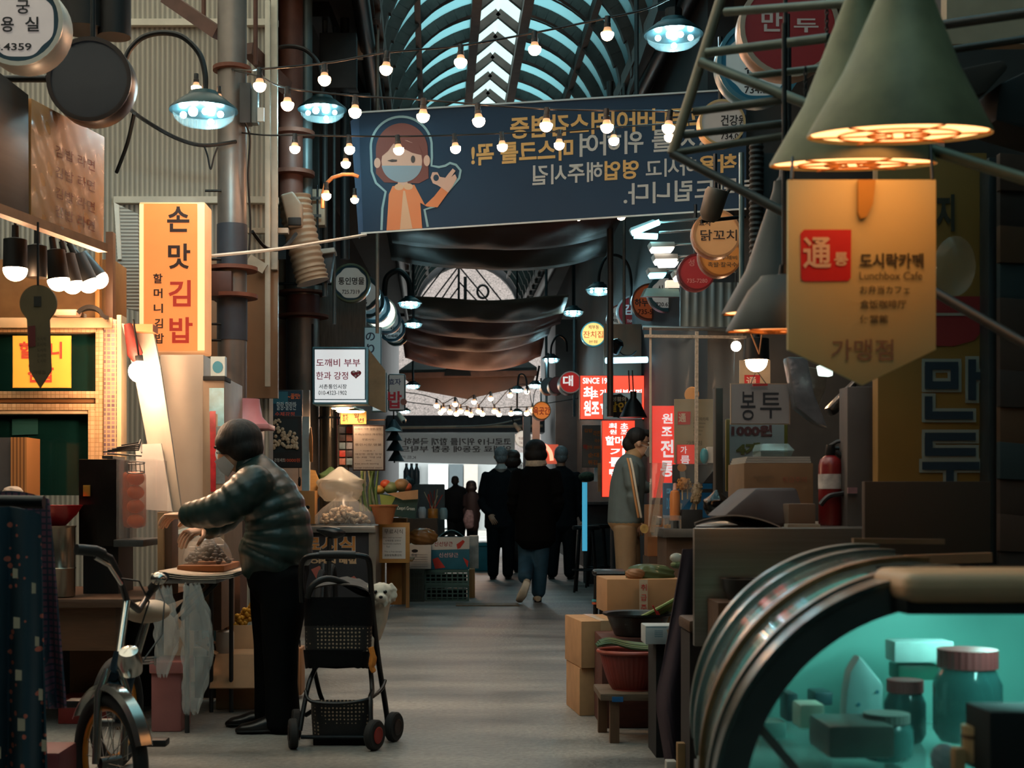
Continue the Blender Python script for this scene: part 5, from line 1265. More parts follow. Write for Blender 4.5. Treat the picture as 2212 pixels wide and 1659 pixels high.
MB().tube([cw + Vector((0, .04, .27)), hd, hd + Vector((.01, .02, .07))], [.018, .02, .017], 12).build('head_tube', M('2a3a44', .3, .5, .15), t)
stp = P(274, 1298, 4.6)
MB().tube([hd + Vector((.01, .02, .06)), stp], .013, 10).build('stem', CHR, t)
hb = [P(172, 1188, 4.35), P(205, 1190, 4.38), P(238, 1205, 4.45), P(256, 1240, 4.52), stp, P(300, 1318, 4.85), P(318, 1290, 4.95), P(336, 1262, 4.95), P(352, 1250, 4.9)]
MB().tube(hb, .0115, 10).build('handlebar', BK, t)
MB().tube([P(165, 1187, 4.34), P(205, 1190, 4.38), P(222, 1197, 4.41)], .018, 10).build('grip', BLACK, t); MB().tube([P(328, 1272, 4.96), P(342, 1256, 4.94), P(356, 1246, 4.89)], .018, 10).build('grip', BLACK, t)
MB().ell(P(343, 1250, 4.85), (.03, .03, .022), 14, 8).build('bell', CHR, t)
MB().tube([P(205, 1205, 4.36), P(236, 1222, 4.4), P(262, 1262, 4.5)], .006, 6).build('brake_lever', CHR, t)
for i, pts in enumerate([[(262, 1250, 4.45), (300, 1255, 4.5), (322, 1300, 4.6), (290, 1400, 4.6), (262, 1480, 4.5)], [(340, 1258, 4.85), (355, 1300, 4.75), (350, 1370, 4.7), (300, 1440, 4.6)]]):
    Q = [P(*p) for p in pts]; MB().tube([Q[0].lerp(Q[1], k / 4) for k in range(4)] + [Q[1].lerp(Q[2], k / 4) for k in range(4)] + [Q[2].lerp(Q[3], k / 4) for k in range(5)], .003, 5).build('brake_cable', BLACK, t)
sd = Vector((X(318, 5.05), 5.05, Zp(1322, 5.05)))
MB().grid(lambda q, v: sd + Vector((.085 * cos(2 * pi * q) * sin(pi * v) ** .6 * (1 - .45 * (v if v > .5 else .5) + .2), -.13 * cos(pi * v), .04 * sin(2 * pi * q) * sin(pi * v) ** .6 + .012 * cos(pi * v) ** 2)), 18, 12).build('saddle', M('b9a48c', .5, 0, .1), t)
bb = Vector((-1.24, 5.0, .25))
MB().bar(sd - Vector((0, 0, .03)), bb + (sd - bb) * .35, .013).build('seat_post', CHR, t)
MB().tube([hd + Vector((0, 0, -.02)), bb + Vector((0, 0, .03)), Vector((-1.35, 5.42, .222))], [.022, .022, .012], 10).build('main_frame', M('2a3a44', .3, .5, .15), t)
MB().bar(bb, bb + (sd - bb) * .5, .018).build('seat_tube', M('2a3a44', .3, .5, .15), t)
MB().bar(bb - Vector((.08, 0, 0)), bb + Vector((.08, 0, 0)), .015).build('bottom_bracket', STEEL_D, t)
for s_, z in ((1, -.08), (-1, .08)):
    MB().tube([bb + Vector((.07 * s_, 0, 0)), bb + Vector((.085 * s_, .06 * s_, z))], .01, 8).build('crank', CHR, t)
    MB().box(bb + Vector((.125 * s_, .06 * s_, z)), (.08, .07, .026)).build('pedal', BLACK, t, bev=.006)
mb = MB()
for k in range(3): mb.tube([P(268, 1424 + 6 * k, 4.62 + .1 * k), P(335, 1420 + 6 * k, 4.75 + .1 * k)], .004, 6)
mb.tube([P(268, 1424, 4.6), P(268, 1440, 4.85)], .004, 6); mb.tube([P(335, 1420, 4.7), P(335, 1436, 4.95)], .004, 6); mb.build('carrier_rack', STEEL, t)
MB().lathe([(.012, 0), (.035, .01), (.04, .05), (.03, .09), (.001, .1)], P(285, 1456, 4.4), (0, -.5, .85), 16).build('headlamp', CHR, t)
# second bicycle behind the stroller: only its saddle and post show
t = T('city_bicycle', 'black saddle and post of a bicycle parked behind the black stroller', 'bicycle', G(715, 9.6))
c = P(715, 1152, 9.6)
MB().grid(lambda q, v: c + Vector((-.10 + .20 * v, .08 * cos(2 * pi * q) * sin(pi * min(v + .03, 1)) ** .7 * (.35 + .75 * v), (.032 + .014 * v) * sin(2 * pi * q) * sin(pi * min(max(v, .04), .97)) ** .6 + .025 * (1 - v) ** 2)), 16, 12).build('saddle', M('121416', .35, 0, .15), t)
MB().bar(c - Vector((.01, 0, .03)), (c.x - .03, 9.7, .35), .016).build('seat_post', M('4a4c4e', .3, .8, .1), t)
MB().lathe([(.024, 0), (.024, .07)], (c.x - .02, 9.64, .62), n=12).build('seat_clamp', BLACKM, t)
for nm, y in (('rear_wheel', 10.1), ('front_wheel', 9.35)):
    MB().tube([Vector((c.x - .04, y + .27 * cos(2 * pi * i / 36), .29 + .27 * sin(2 * pi * i / 36))) for i in range(36)], .02, 8, True).build(nm, M('101010', .8), t)
MB().tube([(c.x - .04, 10.1, .29), (c.x - .03, 9.72, .3), (c.x - .04, 9.45, .6), (c.x - .04, 9.35, .29)], .016, 8).build('frame', BLACKM, t)
# ---- stands to the right of the sweets counter
t = T('tasting_board', 'wood framed white notice offering free tasting, leaning on a small stool', 'notice board', P(850, 1215, 12.9))
MB().pbox(817, 1129, 885, 1216, 12.9, .03).build('board_frame', M_pat('wood', 'c8934e', 'a87438', 5, .5, (2, 2, 2)), t, bev=.004); MB().ppoly([(826, 1139), (876, 1139), (876, 1207), (826, 1207)], 12.9, .003).build('notice_sheet', M('d5d0c8', .5, 0, .03), t, sm=0)
mb = MB()
for s_, a, b, c_, d in [('무료시식', 830, 1143, 870, 1153, ), ('free tasting korean', 828, 1160, 868, 1163), ('수제정통 오란다', 832, 1166, 866, 1170), ('handmade crackers', 828, 1173, 866, 1176), ('Try!', 834, 1179, 842, 1184), ('This is free sample', 830, 1190, 868, 1194), ('请享受免费试吃', 830, 1197, 868, 1202)]: mb.text(s_, a, b, c_, d, 12.9, off=.005)
mb.build('lettering', ink('3a3634'), t, sm=0)
t = T('wooden_stool', 'plain light wood stool under the free tasting notice', 'stool', G(850, 13.1))
for x in (822, 877): MB().span((X(x - 4, 13.0), 13.38, 0), (X(x + 4, 13.0), 13.45, Zp(1216, 13.0))).build('leg', WOOD, t, bev=.004)
for x in (824, 872): MB().span((X(x - 4, 13.8), 13.8, 0), (X(x + 4, 13.8), 13.87, Zp(1216, 13.8))).build('leg', WOOD, t, bev=.004)
MB().span((X(830, 13.1), 13.5, .02), (X(864, 13.1), 13.53, Zp(1218, 13.1))).build('panel', M_pat('wood', 'b8803c', '8f5c28', 5, .55, (3, 3, 1)), t)
MB().span((X(814, 13.4), 13.36, Zp(1217, 13)), (X(888, 13), 13.92, Zp(1212, 13))).build('seat', WOOD, t, bev=.004)
t = T('snack_tray', 'flat wooden tray with crackers above the free tasting notice', 'tray', P(845, 1130, 13.1)); MB().pbox(820, 1119, 878, 1129, 13.4, .3).build('tray', WOOD, t, bev=.004)
for i in range(4): MB().pbox(822 + 4 * i, 1114 - i * 1.2, 868 + 2 * i, 1117 - i, 13.42 + .05 * i, .05).build('cracker_slab', M('c89a64', .6, 0, .2), t)
bag(912, 1160, 30, 19, 13.4, '9a6a3c', 'clear sack of tan crackers lying above the white carton', .15, name='cracker_sack', knot=False, seed=4, tr=.1)
t = carton(X(884, 14.2), X(931, 14.2), 14.2, 14.6, Zp(1229, 14.2), Zp(1176, 14.2), 'white_carton', 'white carton with a printed form on top of the dark crates', M('c9c2ba', .6, 0, .06), False)
mb = MB().text('품명', 889, 1196, 900, 1202, 14.2, off=.003)
for i in range(6): mb.ppoly([(888, 1198 + 5 * i), (924, 1198 + 5 * i), (924, 1198.6 + 5 * i), (888, 1198.6 + 5 * i)], 14.2, .003)
mb.build('printed_form', ink('6a6a70'), t, sm=0); MB().ppoly(circ(896, 1190, 7, 3.5), 14.2, .003).build('hand_hole', ink('1a1614'), t, sm=0)
def crate(x0, x1, y0, y1, Y, D, c, lab, n=1):
    t = T('plastic_crate', lab, 'crate', (X((x0 + x1) / 2, Y), Y, Zp(y1, Y)), 'lattice crates on the alley floor')
    m = M(c, .5, 0, .15); a, b, z0, z1 = X(x0, Y), X(x1, Y), Zp(y1, Y), Zp(y0, Y); h = (z1 - z0)
    for z in (z0, z1 - .025): MB().span((a, Y, z), (b, Y + D, z + .025)).build('rim_band', m, t)
    mb = MB()
    for i in range(9): x = a + (b - a) * i / 8; mb.span((x - .007, Y + .004, z0), (x + .007, Y + .018, z1))
    for i in range(5): z = z0 + h * i / 4; mb.span((a, Y + .002, z - .006), (b, Y + .016, z + .006))
    for k in (a, b - .012):
        for i in range(6): y = Y + D * i / 5; mb.span((k, y - .007, z0), (k + .012, y + .007, z1))
    mb.build('lattice_sides', m, t)
    MB().span((a + .02, Y + .05, z0), (b - .02, Y + D - .05, z1 - .05)).build('dark_contents', M('15181a', .9, 0, .3), t)
crate(884, 915, 1231, 1300, 14.15, .4, '2c3a36', 'dark lattice crate under the white carton')
crate(918, 1012, 1232, 1264, 14.3, .4, '41605a', 'upper green lattice crate under the carrot carton')
crate(920, 1012, 1265, 1300, 14.25, .4, '37544e', 'lower green lattice crate on the floor under the carrot carton')
t = carton(X(931, 14.4), X(1014, 14.4), 14.4, 14.8, Zp(1230, 14.4), Zp(1160, 14.4), 'carrot_carton', 'red white and blue carrot carton stacked on the green crates', M('1f6478', .5, 0, .1), False)
MB().ppoly([(931, 1160), (1014, 1160), (1014, 1186), (931, 1188)], 14.4, .003).build('white_band', ink('c9c6c0'), t, sm=0)
MB().text('신선당근', 938, 1170, 978, 1180, 14.4, bold=.01, off=.006).build('lettering', ink('9a2a34'), t, sm=0); MB().text('신선당근', 948, 1194, 990, 1204, 14.4, bold=.02, off=.006).build('white_lettering', ink('c9b0b8'), t, sm=0)
for q_ in ([(986, 1176), (1000, 1166), (1004, 1170), (994, 1184), (988, 1186)], [(934, 1208), (946, 1204), (962, 1226), (940, 1229)], [(1000, 1204), (1012, 1212), (1010, 1226)]): MB().ppoly(q_, 14.4, .006).build('carrot_print', ink('c03428'), t, sm=0)
t = carton(X(1014, 15), X(1034, 15), 15, 15.3, Zp(1228, 15), Zp(1158, 15), 'milk_carton_stack', 'narrow pale cartons beside the carrot carton', M('a8aba6', .5, 0, .25, 12), False)
MB().pbox(1013, 1230, 1026, 1300, 14.7, .3).build('wood_offcut', WOOD, label='upright tan board to the right of the green crates', cat='board', bev=.003)
# goods in the middle distance
MB().pbox(872, 1120, 945, 1175, 15.2, .5).build('produce_bench', M('4a3a2c', .7, 0, .2), label='brown bench behind the cracker sack', cat='bench', bev=.005)
t = T('skewer_jar', 'jar with a colourful label full of red tipped skewers', 'jar', P(935, 1122, 15.4)); MB().lathe([(.055, 0), (.058, .01), (.058, .11), (.05, .12)], P(935, 1122, 15.4), n=18).build('jar_body', M('b8742c', .35, 0, .3, 25), t)
for i in range(9): a = P(930 + 1.2 * i, 1102, 15.4); MB().bar(a, a + Vector((RND.uniform(-.1, .1), 0, RND.uniform(.14, .24))), .006, n=6).build('skewer', M(['c03428', 'b8a88a', '8a3428'][i % 3], .5), t)
for i, (x, y, c, lab) in enumerate([(912, 1108, 'b8bcc0', 'white jar with red ladle beside the skewer jar'), (958, 1110, '8fa8ac', 'pale cup right of the skewer jar')]):
    MB().lathe([(.04, 0), (.045, .02), (.045, .1), (.03, .13)], P(x, y + 12, 15.5), n=16).build('condiment_jar', M(c, .4, 0, .15), label=lab, cat='jar')
bag(880, 1040, 14, 14, 15.8, '5a6a6c', 'grey bag behind the squash', .2, seed=31)
mb = MB()
for i in range(3): MB().lathe([(.03, 0), (.035, .02), (.035, .15), (.015, .2), (.015, .24)], P(878 + 11 * i, 1046, 16), n=12).build('bottle', M('4a5256', .3, 0, .2), label=['dark bottle behind the squash, closest to the menu stand', 'middle dark bottle behind the squash', 'dark bottle behind the squash, closest to the walking people'][i], cat='bottle', group='dark bottles behind the squash')
MB().span((X(862, 16), 15.9, 0), (X(960, 16), 16.3, Zp(1046, 16))).build('goods_stand', M('3a3f40', .6, 0, .25), label='dark goods stand behind the fruit carton', cat='stand', bev=.01)
t = T('teal_cooler', 'teal plastic cooler box glimpsed between the carrot carton and the walkers', 'cooler', G(1045, 20)); MB().span((X(1022, 20), 20, 0), (X(1062, 20), 20.5, .36)).build('cooler_body', M('1f7f8f', .4, 0, .15), t, bev=.02); MB().span((X(1020, 20), 19.98, .36), (X(1064, 20), 20.5, .42)).build('lid', M('2f93a0', .4, 0, .1), t, bev=.01)
MB().grid(lambda u, v: P(940 + 70 * u, 1166 - 22 * sin(pi * u) * (1 - .4 * v), 14.5 + .3 * v), 12, 4).build('teal_tarp', M('1f5a66', .5, 0, .2), label='teal sheet draped over the carrot carton', cat='sheet', solid=.01)
t = T('black_basket_rack', 'stack of dark hanging baskets with small lamps left of the white banner', 'rack', P(850, 995, 15))
for i in range(4): MB().lathe([(.02, .12), (.10 - .01 * (i % 2), 0), (.095, .0)], P(850 + 2 * i, 930 + 22 * i, 15), n=16).build('hanging_shade', M('1a2a30', .5, .2, .2), t)
MB().lathe([(.02, .05), (.11, 0)], P(848, 932, 14.95), n=18).build('pale_disc', M('8a9a9a', .5), t)
MB().bar(P(850, 880, 15), P(852, 1000, 15), .008).build('rack_rod', BLACK, t)
MB().span((X(985, 13.8), 13.55, .0), (X(1120, 13.8), 13.85, .012)).build('drain_cover', M('6a5a48', .6, .5, .3, 20), label='flat rusty drain cover set in the alley floor behind the stroller', cat='drain cover', bev=.003)
# ---------------------------------------------------------------- people, the dog and its stroller
def spline(Q, n=6):
    Q = [Vector(q) for q in Q]; out = []
    for i in range(len(Q) - 1):
        p0, p1, p2, p3 = Q[max(i - 1, 0)], Q[i], Q[i + 1], Q[min(i + 2, len(Q) - 1)]
        for k in range(n):
            f = k / n; out.append(.5 * ((2 * p1) + (p2 - p0) * f + (2 * p0 - 5 * p1 + 4 * p2 - p3) * f * f + (3 * p1 - p0 - 3 * p2 + p3) * f ** 3))
    return out + [Q[-1]]
def lerpr(rs, n):
    out = []
    rs = [r if isinstance(r, tuple) else (r, r) for r in rs]
    for i in range(len(rs) - 1):
        for k in range(n):
            f = k / n; out.append(tuple(rs[i][j] + (rs[i + 1][j] - rs[i][j]) * f for j in (0, 1)))
    return out + [rs[-1]]
def hand(w, d, pn, L=.17, curl=.45, thumb=1, spread=.06):
    """Palm, four unequal fingers and a thumb; d points to the fingertips, pn out of the palm."""
    w = Vector(w); d = Vector(d).normalized(); pn = Vector(pn); pn = (pn - d * pn.dot(d)).normalized(); sd = d.cross(pn) * thumb
    k = L / .17; mb = MB()
    mb.limb([w - d * .02 * k, w + d * .02 * k, w + d * .05 * k, w + d * .085 * k], [(.024 * k, .017 * k), (.032 * k, .015 * k), (.039 * k, .014 * k), (.037 * k, .011 * k)], sd, 12)
    for i, (o, l) in enumerate([(.028, .068), (.0095, .076), (-.0095, .071), (-.027, .055)]):
        p = w + d * .082 * k + sd * o * k; dd = (d + sd * (1.5 - i) * spread).normalized(); pts = [p]; ang = curl * (.7 + .12 * i)
        for q in (.45, .32, .25):
            dd = (dd * cos(ang) + pn * sin(ang)).normalized() if ang else dd
            ax_ = (dd - pn * 0)
            pts.append(pts[-1] + ax_ * l * q * k)
            ang = curl * .9
        mb.limb(pts, [.0088 * k, .0085 * k, .0078 * k, .0062 * k], sd, 8)
    p = w + d * .02 * k + sd * .028 * k; t1 = (d * .62 + sd * .72 + pn * .3).normalized(); t2 = (d * .85 + sd * .25 + pn * .45).normalized()
    mb.limb([p, p + t1 * .036 * k, p + t1 * .036 * k + t2 * .03 * k, p + t1 * .036 * k + t2 * .054 * k], [.0125 * k, .0105 * k, .0095 * k, .007 * k], pn, 8)
    return mb
def head_into(mb, c, fwd, s=1.0):
    """Skull, jaw, nose and ears grown into a body mesh; c is the head's middle, fwd where the face looks."""
    c = Vector(c); fwd = Vector(fwd).normalized(); up = Vector((0, 0, 1)); up = (up - fwd * up.dot(fwd)).normalized(); sd = fwd.cross(up)
    rot = Matrix((sd, fwd, up)).transposed()
    q = lambda a, b, z: c + sd * a * s + fwd * b * s + up * z * s
    mb.ell(q(0, -.012, .03), (.075 * s, .093 * s, .085 * s), 18, 12, rot)
    mb.ell(q(0, .022, -.045), (.058 * s, .066 * s, .072 * s), 16, 10, rot)
    mb.ell(q(0, .094, -.022), (.013 * s, .02 * s, .016 * s), 10, 8, rot); mb.limb([q(0, .078, .022), q(0, .094, -.018)], [.010 * s, .013 * s], sd, 8)
    for k in (-1, 1): mb.ell(q(.078 * k, -.012, -.008), (.012 * s, .022 * s, .033 * s), 10, 8, rot)
    return sd, fwd, up, q
def face_on(t, q, s, skin=None, mask=False):
    for k in (-1, 1):
        MB().ell(q(.031 * k, .083, .006), .0105 * s, 10, 8).build('eye', M('e6e0d8', .3, 0, 0), t)
        MB().ell(q(.031 * k, .0905, .006), .0058 * s, 10, 6).build('iris', M('1c1410', .2, 0, 0), t)
        MB().limb([q(.016 * k, .092, .03), q(.032 * k, .091, .034), q(.048 * k, .082, .03)], [.004 * s, .005 * s, .003 * s], (0, 0, 1), 6).build('eyebrow', HAIR, t)
    if not mask: MB().limb([q(-.022, .083, -.062), q(0, .09, -.062), q(.022, .083, -.062)], [.004 * s, .006 * s, .004 * s], (0, 0, 1), 8).build('lips', M('9a5a4c', .5), t)
def shoe(mb_t, heel, toe, w, h, m, nm='shoe'):
    heel = Vector(heel); toe = Vector(toe); d = (toe - heel); sd = Vector((0, 0, 1)).cross(d).normalized()
    up = Vector((0, 0, 1))
    pts = [heel, heel + d * .2, heel + d * .45, heel + d * .7, heel + d * .9, toe]
    hs = [h * .75, h, h * .9, h * .62, h * .5, h * .3]; ws = [w * .75, w * .82, w * .85, w, w * .95, w * .55]
    o = MB().limb([p + up * q / 2 for p, q in zip(pts, hs)], [(a / 2, b / 2) for a, b in zip(ws, hs)], sd, 14).build(nm, m, mb_t)
    MB().limb([p + up * .012 for p in pts], [(a / 2 * 1.03, .012) for a in ws], sd, 12).build('sole', M('0c0c0d', .8), o)
    return o

# ---- the bending woman in the puffer jacket
Yw = 6.34
W = lambda x, y, d=0: P(x, y, Yw + d)
t = T('person', 'person with black bob in dark puffer jacket bending to the stall', 'person', G(600, Yw))
zoff = -P(0, 1588, Yw).z + 0
HN = (-.75, -.12, -.62)
body = MB()
hc = W(512, 962)
sd, fw, up, q = head_into(body, hc, (-.86, -.1, -.42), 1.02)
body.limb([W(532, 985), W(546, 1016)], [.052, .058], (0, 1, 0))
body.limb(spline([W(612, 1225), W(606, 1150), W(580, 1080), W(548, 1030)]), lerpr([(.15, .10), (.13, .10), (.15, .11), (.14, .09)], 6), (0, 1, 0))
hips = {}
for s_, kx, ax_, fx in ((-1, (603, 1390), (608, 1548), 0), (1, (588, 1385), (585, 1535), 0)):
    body.limb([W(598, 1215, .09 * s_), W(*kx, .085 * s_), W(*ax_, .08 * s_), W(ax_[0], ax_[1] + 22, .08 * s_)], [.085, .058, .042, .04], (0, 1, 0))
ext = []
Ln = [W(545, 1040, -.19), W(474, 1100, -.2), W(398, 1114, -.06)]
Rn = [W(540, 1040, .17), W(478, 1118, .16), W(438, 1142, .05)]
for A in (Ln, Rn): body.limb(A, [.048, .036, .026], (0, 0, 1))
for A, th in ((Ln, -1), (Rn, 1)):
    d = (A[2] - A[1]).normalized()
    h_ = hand(A[2], d + Vector((-.2, 0, .1)), (-.3, 0, -1), .175, .62, th); ext.append((h_.v, h_.f))
# left palm wraps the plank top
body.build('body', SKIN, t, rem=.010, it=4, extra=ext)
# puffer jacket, quilted in rings
PUF = M('18302e', .38, 0, .2, 6, .1)
mb = MB()
sp = spline([W(580, 1224), W(597, 1188), W(602, 1145), W(592, 1100), W(572, 1055), W(553, 1022), W(540, 1000)], 8)
rr = lerpr([(.20, .158), (.215, .165), (.215, .150), (.218, .142), (.215, .125), (.15, .095), (.075, .075)], 8)
L = 0; ang = []
for i in range(len(sp)):
    if i: L += (sp[i] - sp[i - 1]).length
    k = 1 + .085 * (abs(sin(L * pi / .062)) ** .55 - .7); ang.append((rr[i][0] * k, rr[i][1] * k))
mb.limb(sp, ang, (0, 1, 0), 26)
for A, e in ((Ln, .02), (Rn, 0)):
    ap_ = spline([W(552, 1038, (A[0].y - Yw) * .8)] + [A[0] + Vector((-.01, 0, -.03)), A[1], A[2] + (A[1] - A[2]) * .08], 9)
    ar = lerpr([.088, .092, .078, .055], 9); L = 0; o_ = []
    for i in range(len(ap_)):
        if i: L += (ap_[i] - ap_[i - 1]).length
        k = 1 + .13 * (abs(sin(L * pi / .055)) ** .6 - .7); o_.append((ar[i][0] * k, ar[i][0] * k))
    mb.limb(ap_, o_, (0, 0, 1), 18)
mb.build('puffer_jacket', PUF, t, rem=.0085, it=1)
MB().limb([W(543, 1012), W(535, 992)], [(.078, .074), (.07, .066)], (0, 1, 0), 20).build('collar', PUF, t)
TRO = M('08090a', .85, 0, .2, 9, .25, spec=.1)
mb = MB()
mb.limb([W(596, 1195), W(600, 1235), W(598, 1270)], [(.185, .145), (.19, .145), (.17, .13)], (0, 1, 0), 20)
mb.limb([W(607, 1240, -.085), W(612, 1310, -.085), W(606, 1395, -.085), W(608, 1480, -.08), W(612, 1566, -.08)], [.112, .104, .083, .074, .082], (0, 1, 0), 18)
mb.limb([W(590, 1240, .085), W(588, 1310, .085), W(586, 1390, .085), W(582, 1480, .08), W(584, 1556, .09)], [.112, .102, .082, .07, .075], (0, 1, 0), 18)
mb.build('trousers', TRO, t, rem=.011, it=3)
SHO = M('0a0a0b', .3, 0, .1)
a = W(628, 1588, -.08); b = W(512, 1588, -.1)
shoe(t, (a.x, a.y, 0.002), (b.x, b.y, 0.002), .085, .085, SHO)
a = W(590, 1570, .1); b = W(490, 1560, .09); shoe(t, (a.x, a.y, .002), (b.x, b.y, .002), .085, .08, SHO)
mb = MB(); mb.ell(hc + Vector((.012, 0, .03)), (.106, .108, .093), 22, 14); mb.ell(hc + Vector((.035, 0, -.012)), (.088, .106, .078), 20, 12); mb.ell(hc + Vector((-.045, 0, .012)), (.056, .098, .062), 16, 10)
mb.build('hair', HAIR, t, rem=.009, it=3)
face_on(t, q, 1.02, mask=True)
mp = [(-.05, .07, -.02), (0, .118, -.02), (.05, .07, -.02), (.056, .05, -.08), (0, .095, -.11), (-.056, .05, -.08)]
MB().add([q(*p) for p in mp] + [q(0, .115, -.07)], [(0, 1, 6), (1, 2, 6), (2, 3, 6), (3, 4, 6), (4, 5, 6), (5, 0, 6)]).build('face_mask', M('c9ccd0', .6, 0, .05), t, solid=.002)

# ---- generic walker seen from behind or from the side
def walker(lab, Y, hd, hr, coat_pts, coat_r, coat_side, arms, arm_r, legs, leg_r, feet, cC, cT, cS, cH, fwd, hairfn=None, skin='b98a6e', sleeve=.93, hands=True, vox=.012, face=False, mask=False, hs=None):
    W = lambda q: P(q[0], q[1], Y + (q[2] if len(q) > 2 else 0))
    m = Y / F
    xs = [W(f[0]) for f in feet] if feet else [P(hd[0], 0, Y)]
    t = T('person', lab, 'person', (sum(v.x for v in xs) / len(xs), Y, 0))
    hc = W(hd); s = hs or hr * m / .115
    body = MB(); sd, fw, up, q = head_into(body, hc, fwd, s)
    top = W(coat_pts[-1]); body.limb([hc - Vector((0, 0, .07)), top + Vector((0, 0, -.02))], [.05 * s, .056 * s], (1, 0, 0))
    cp = [W(c) for c in coat_pts]
    body.limb(cp, [(r[0] * m * .72, r[1] * .72) for r in coat_r], coat_side)
    ext = []
    for A in arms:
        A3 = [W(a) for a in A]
        body.limb(A3, [r * m * .6 for r in arm_r], (0, 0, 1))
        if hands:
            d = (A3[-1] - A3[-2]).normalized()
            h_ = hand(A3[-1], d, (0, .3, 0) if abs(d.y) < .7 else (0, 0, -1), .165, .35, 1 if A3[-1].x < hc.x else -1); ext.append((h_.v, h_.f))
    for Lg in legs:
        body.limb([W(a) for a in Lg], [r * m * .6 for r in leg_r], coat_side)
    body.build('body', M(skin, .55, 0, .08, 20), t, rem=vox, it=3, extra=ext)
    mb = MB(); pts = spline(cp, 4); mb.limb(pts, lerpr([(r[0] * m, r[1]) for r in coat_r], 4), coat_side, 22)
    for A in arms:
        A3 = [W(a) for a in A]; A3[-1] = A3[-2].lerp(A3[-1], sleeve)
        mb.limb(spline(A3, 4), lerpr([r * m for r in arm_r], 4), (0, 0, 1), 14)
    mb.build('coat', cC, t, rem=vox, it=3)
    mb = MB()
    hp = cp[0]
    tops = [W(L_[0]) for L_ in legs]
    for Lg in legs:
        L3 = [W(a) for a in Lg]; mb.limb(spline(L3, 4), lerpr([r * m for r in leg_r], 4), coat_side, 16)
    if tops: mb.limb([hp + Vector((0, 0, .08)), hp], [(coat_r[0][0] * m * .74, coat_r[0][1] * .74)] * 2, coat_side, 16)
    mb.build('trousers', cT, t, rem=vox, it=2)
    for f in feet:
        a, b = W(f[0]), W(f[1]); flat = abs(a.z) < .06
        if flat: a.z = b.z = .002
        shoe(t, a, b, .095, .085, cS)
    mb = MB(); (hairfn or (lambda mb: (mb.ell(hc - fw * .02 * s + up * .04 * s, (.086 * s, .09 * s, .088 * s), 16, 10), mb.ell(hc - fw * .035 * s - up * .02 * s, (.078 * s, .07 * s, .07 * s), 14, 8))))(mb) if hairfn is None else hairfn(mb, hc, fw, up, s)
    mb.build('hair', cH, t, rem=vox * .9, it=3)
    if face: face_on(t, q, s, mask=mask)
    return t, q, s
SUIT = M('14171b', .85, 0, .15, 8, .15, spec=.15); SUIT2 = M('101519', .85, 0, .15, 8, .15, spec=.15); LEATH = M('0d0d0e', .35)
def bob(mb, hc, fw, up, s):
    mb.ell(hc - fw * .015 * s + up * .03 * s, (.118 * s, .11 * s, .1 * s), 18, 10); mb.ell(hc - fw * .035 * s - up * .045 * s, (.13 * s, .095 * s, .092 * s), 18, 10)
def longh(mb, hc, fw, up, s):
    bob(mb, hc, fw, up, s); mb.ell(hc - fw * .05 * s - up * .16 * s, (.09 * s, .06 * s, .15 * s), 14, 8)
back = (0, 1, 0)
t, q, s = walker('grey haired person in dark suit walking away with one elbow out', 18, (1082, 986), 20,
    [(1081, 1138), (1080, 1100), (1080, 1060), (1081, 1030), (1082, 1010)], [(35, .13), (33, .125), (37, .135), (34, .12), (12, .07)], (1, 0, 0),
    [[(1052, 1026), (1040, 1082), (1058, 1112, -.1)], [(1112, 1026), (1120, 1075), (1116, 1128)]], [12, 9.5, 7.5],
    [[(1068, 1125), (1066, 1185), (1065, 1240)], [(1096, 1125), (1098, 1185), (1097, 1240)]], [19, 14, 12],
    [((1064, 1252), (1066, 1252, .26)), ((1097, 1252), (1098, 1252, .26))], SUIT, SUIT2, LEATH, HAIR_G, back)
MB().limb([P(1082, 1009, 17.95), P(1082, 1013, 17.95)], [(.075, .075), (.08, .08)], (1, 0, 0)).build('shirt_collar', M('b9b4ae', .6), t)
walker('brown haired person mostly hidden behind the walkers in the middle', 19.6, (1106, 990), 18,
    [(1106, 1130), (1105, 1090), (1105, 1050), (1106, 1025), (1106, 1008)], [(27, .12), (26, .12), (29, .12), (26, .11), (10, .06)], (1, 0, 0),
    [[(1082, 1030), (1078, 1075), (1084, 1115)], [(1128, 1030), (1132, 1075), (1128, 1115)]], [10, 8, 6.5],
    [[(1096, 1120), (1096, 1180), (1096, 1228)], [(1116, 1120), (1116, 1180), (1116, 1228)]], [15, 11, 9],
    [((1096, 1237), (1097, 1237, .24)), ((1116, 1237), (1117, 1237, .24))], M('2a2422', .7), SUIT2, LEATH, M('3a2418', .5, 0, .3, 60, .3), back, bob)
walker('grey haired person in dark suit walking away near the red sign, hand hanging', 18, (1212, 985), 20.5,
    [(1214, 1138), (1213, 1100), (1213, 1060), (1213, 1030), (1212, 1010)], [(34, .13), (32, .125), (36, .135), (34, .12), (12, .07)], (1, 0, 0),
    [[(1184, 1026), (1178, 1078), (1182, 1128)], [(1244, 1026), (1252, 1080), (1260, 1126)]], [12, 9.5, 7.5],
    [[(1200, 1125), (1196, 1185), (1193, 1240)], [(1230, 1125), (1230, 1185), (1230, 1240)]], [18, 14, 12],
    [((1192, 1252), (1190, 1252, .26)), ((1230, 1252), (1236, 1252, .24))], SUIT, SUIT2, LEATH, HAIR_G, back)
JEAN = M('1f4254', .8, 0, .2, 12, .1)
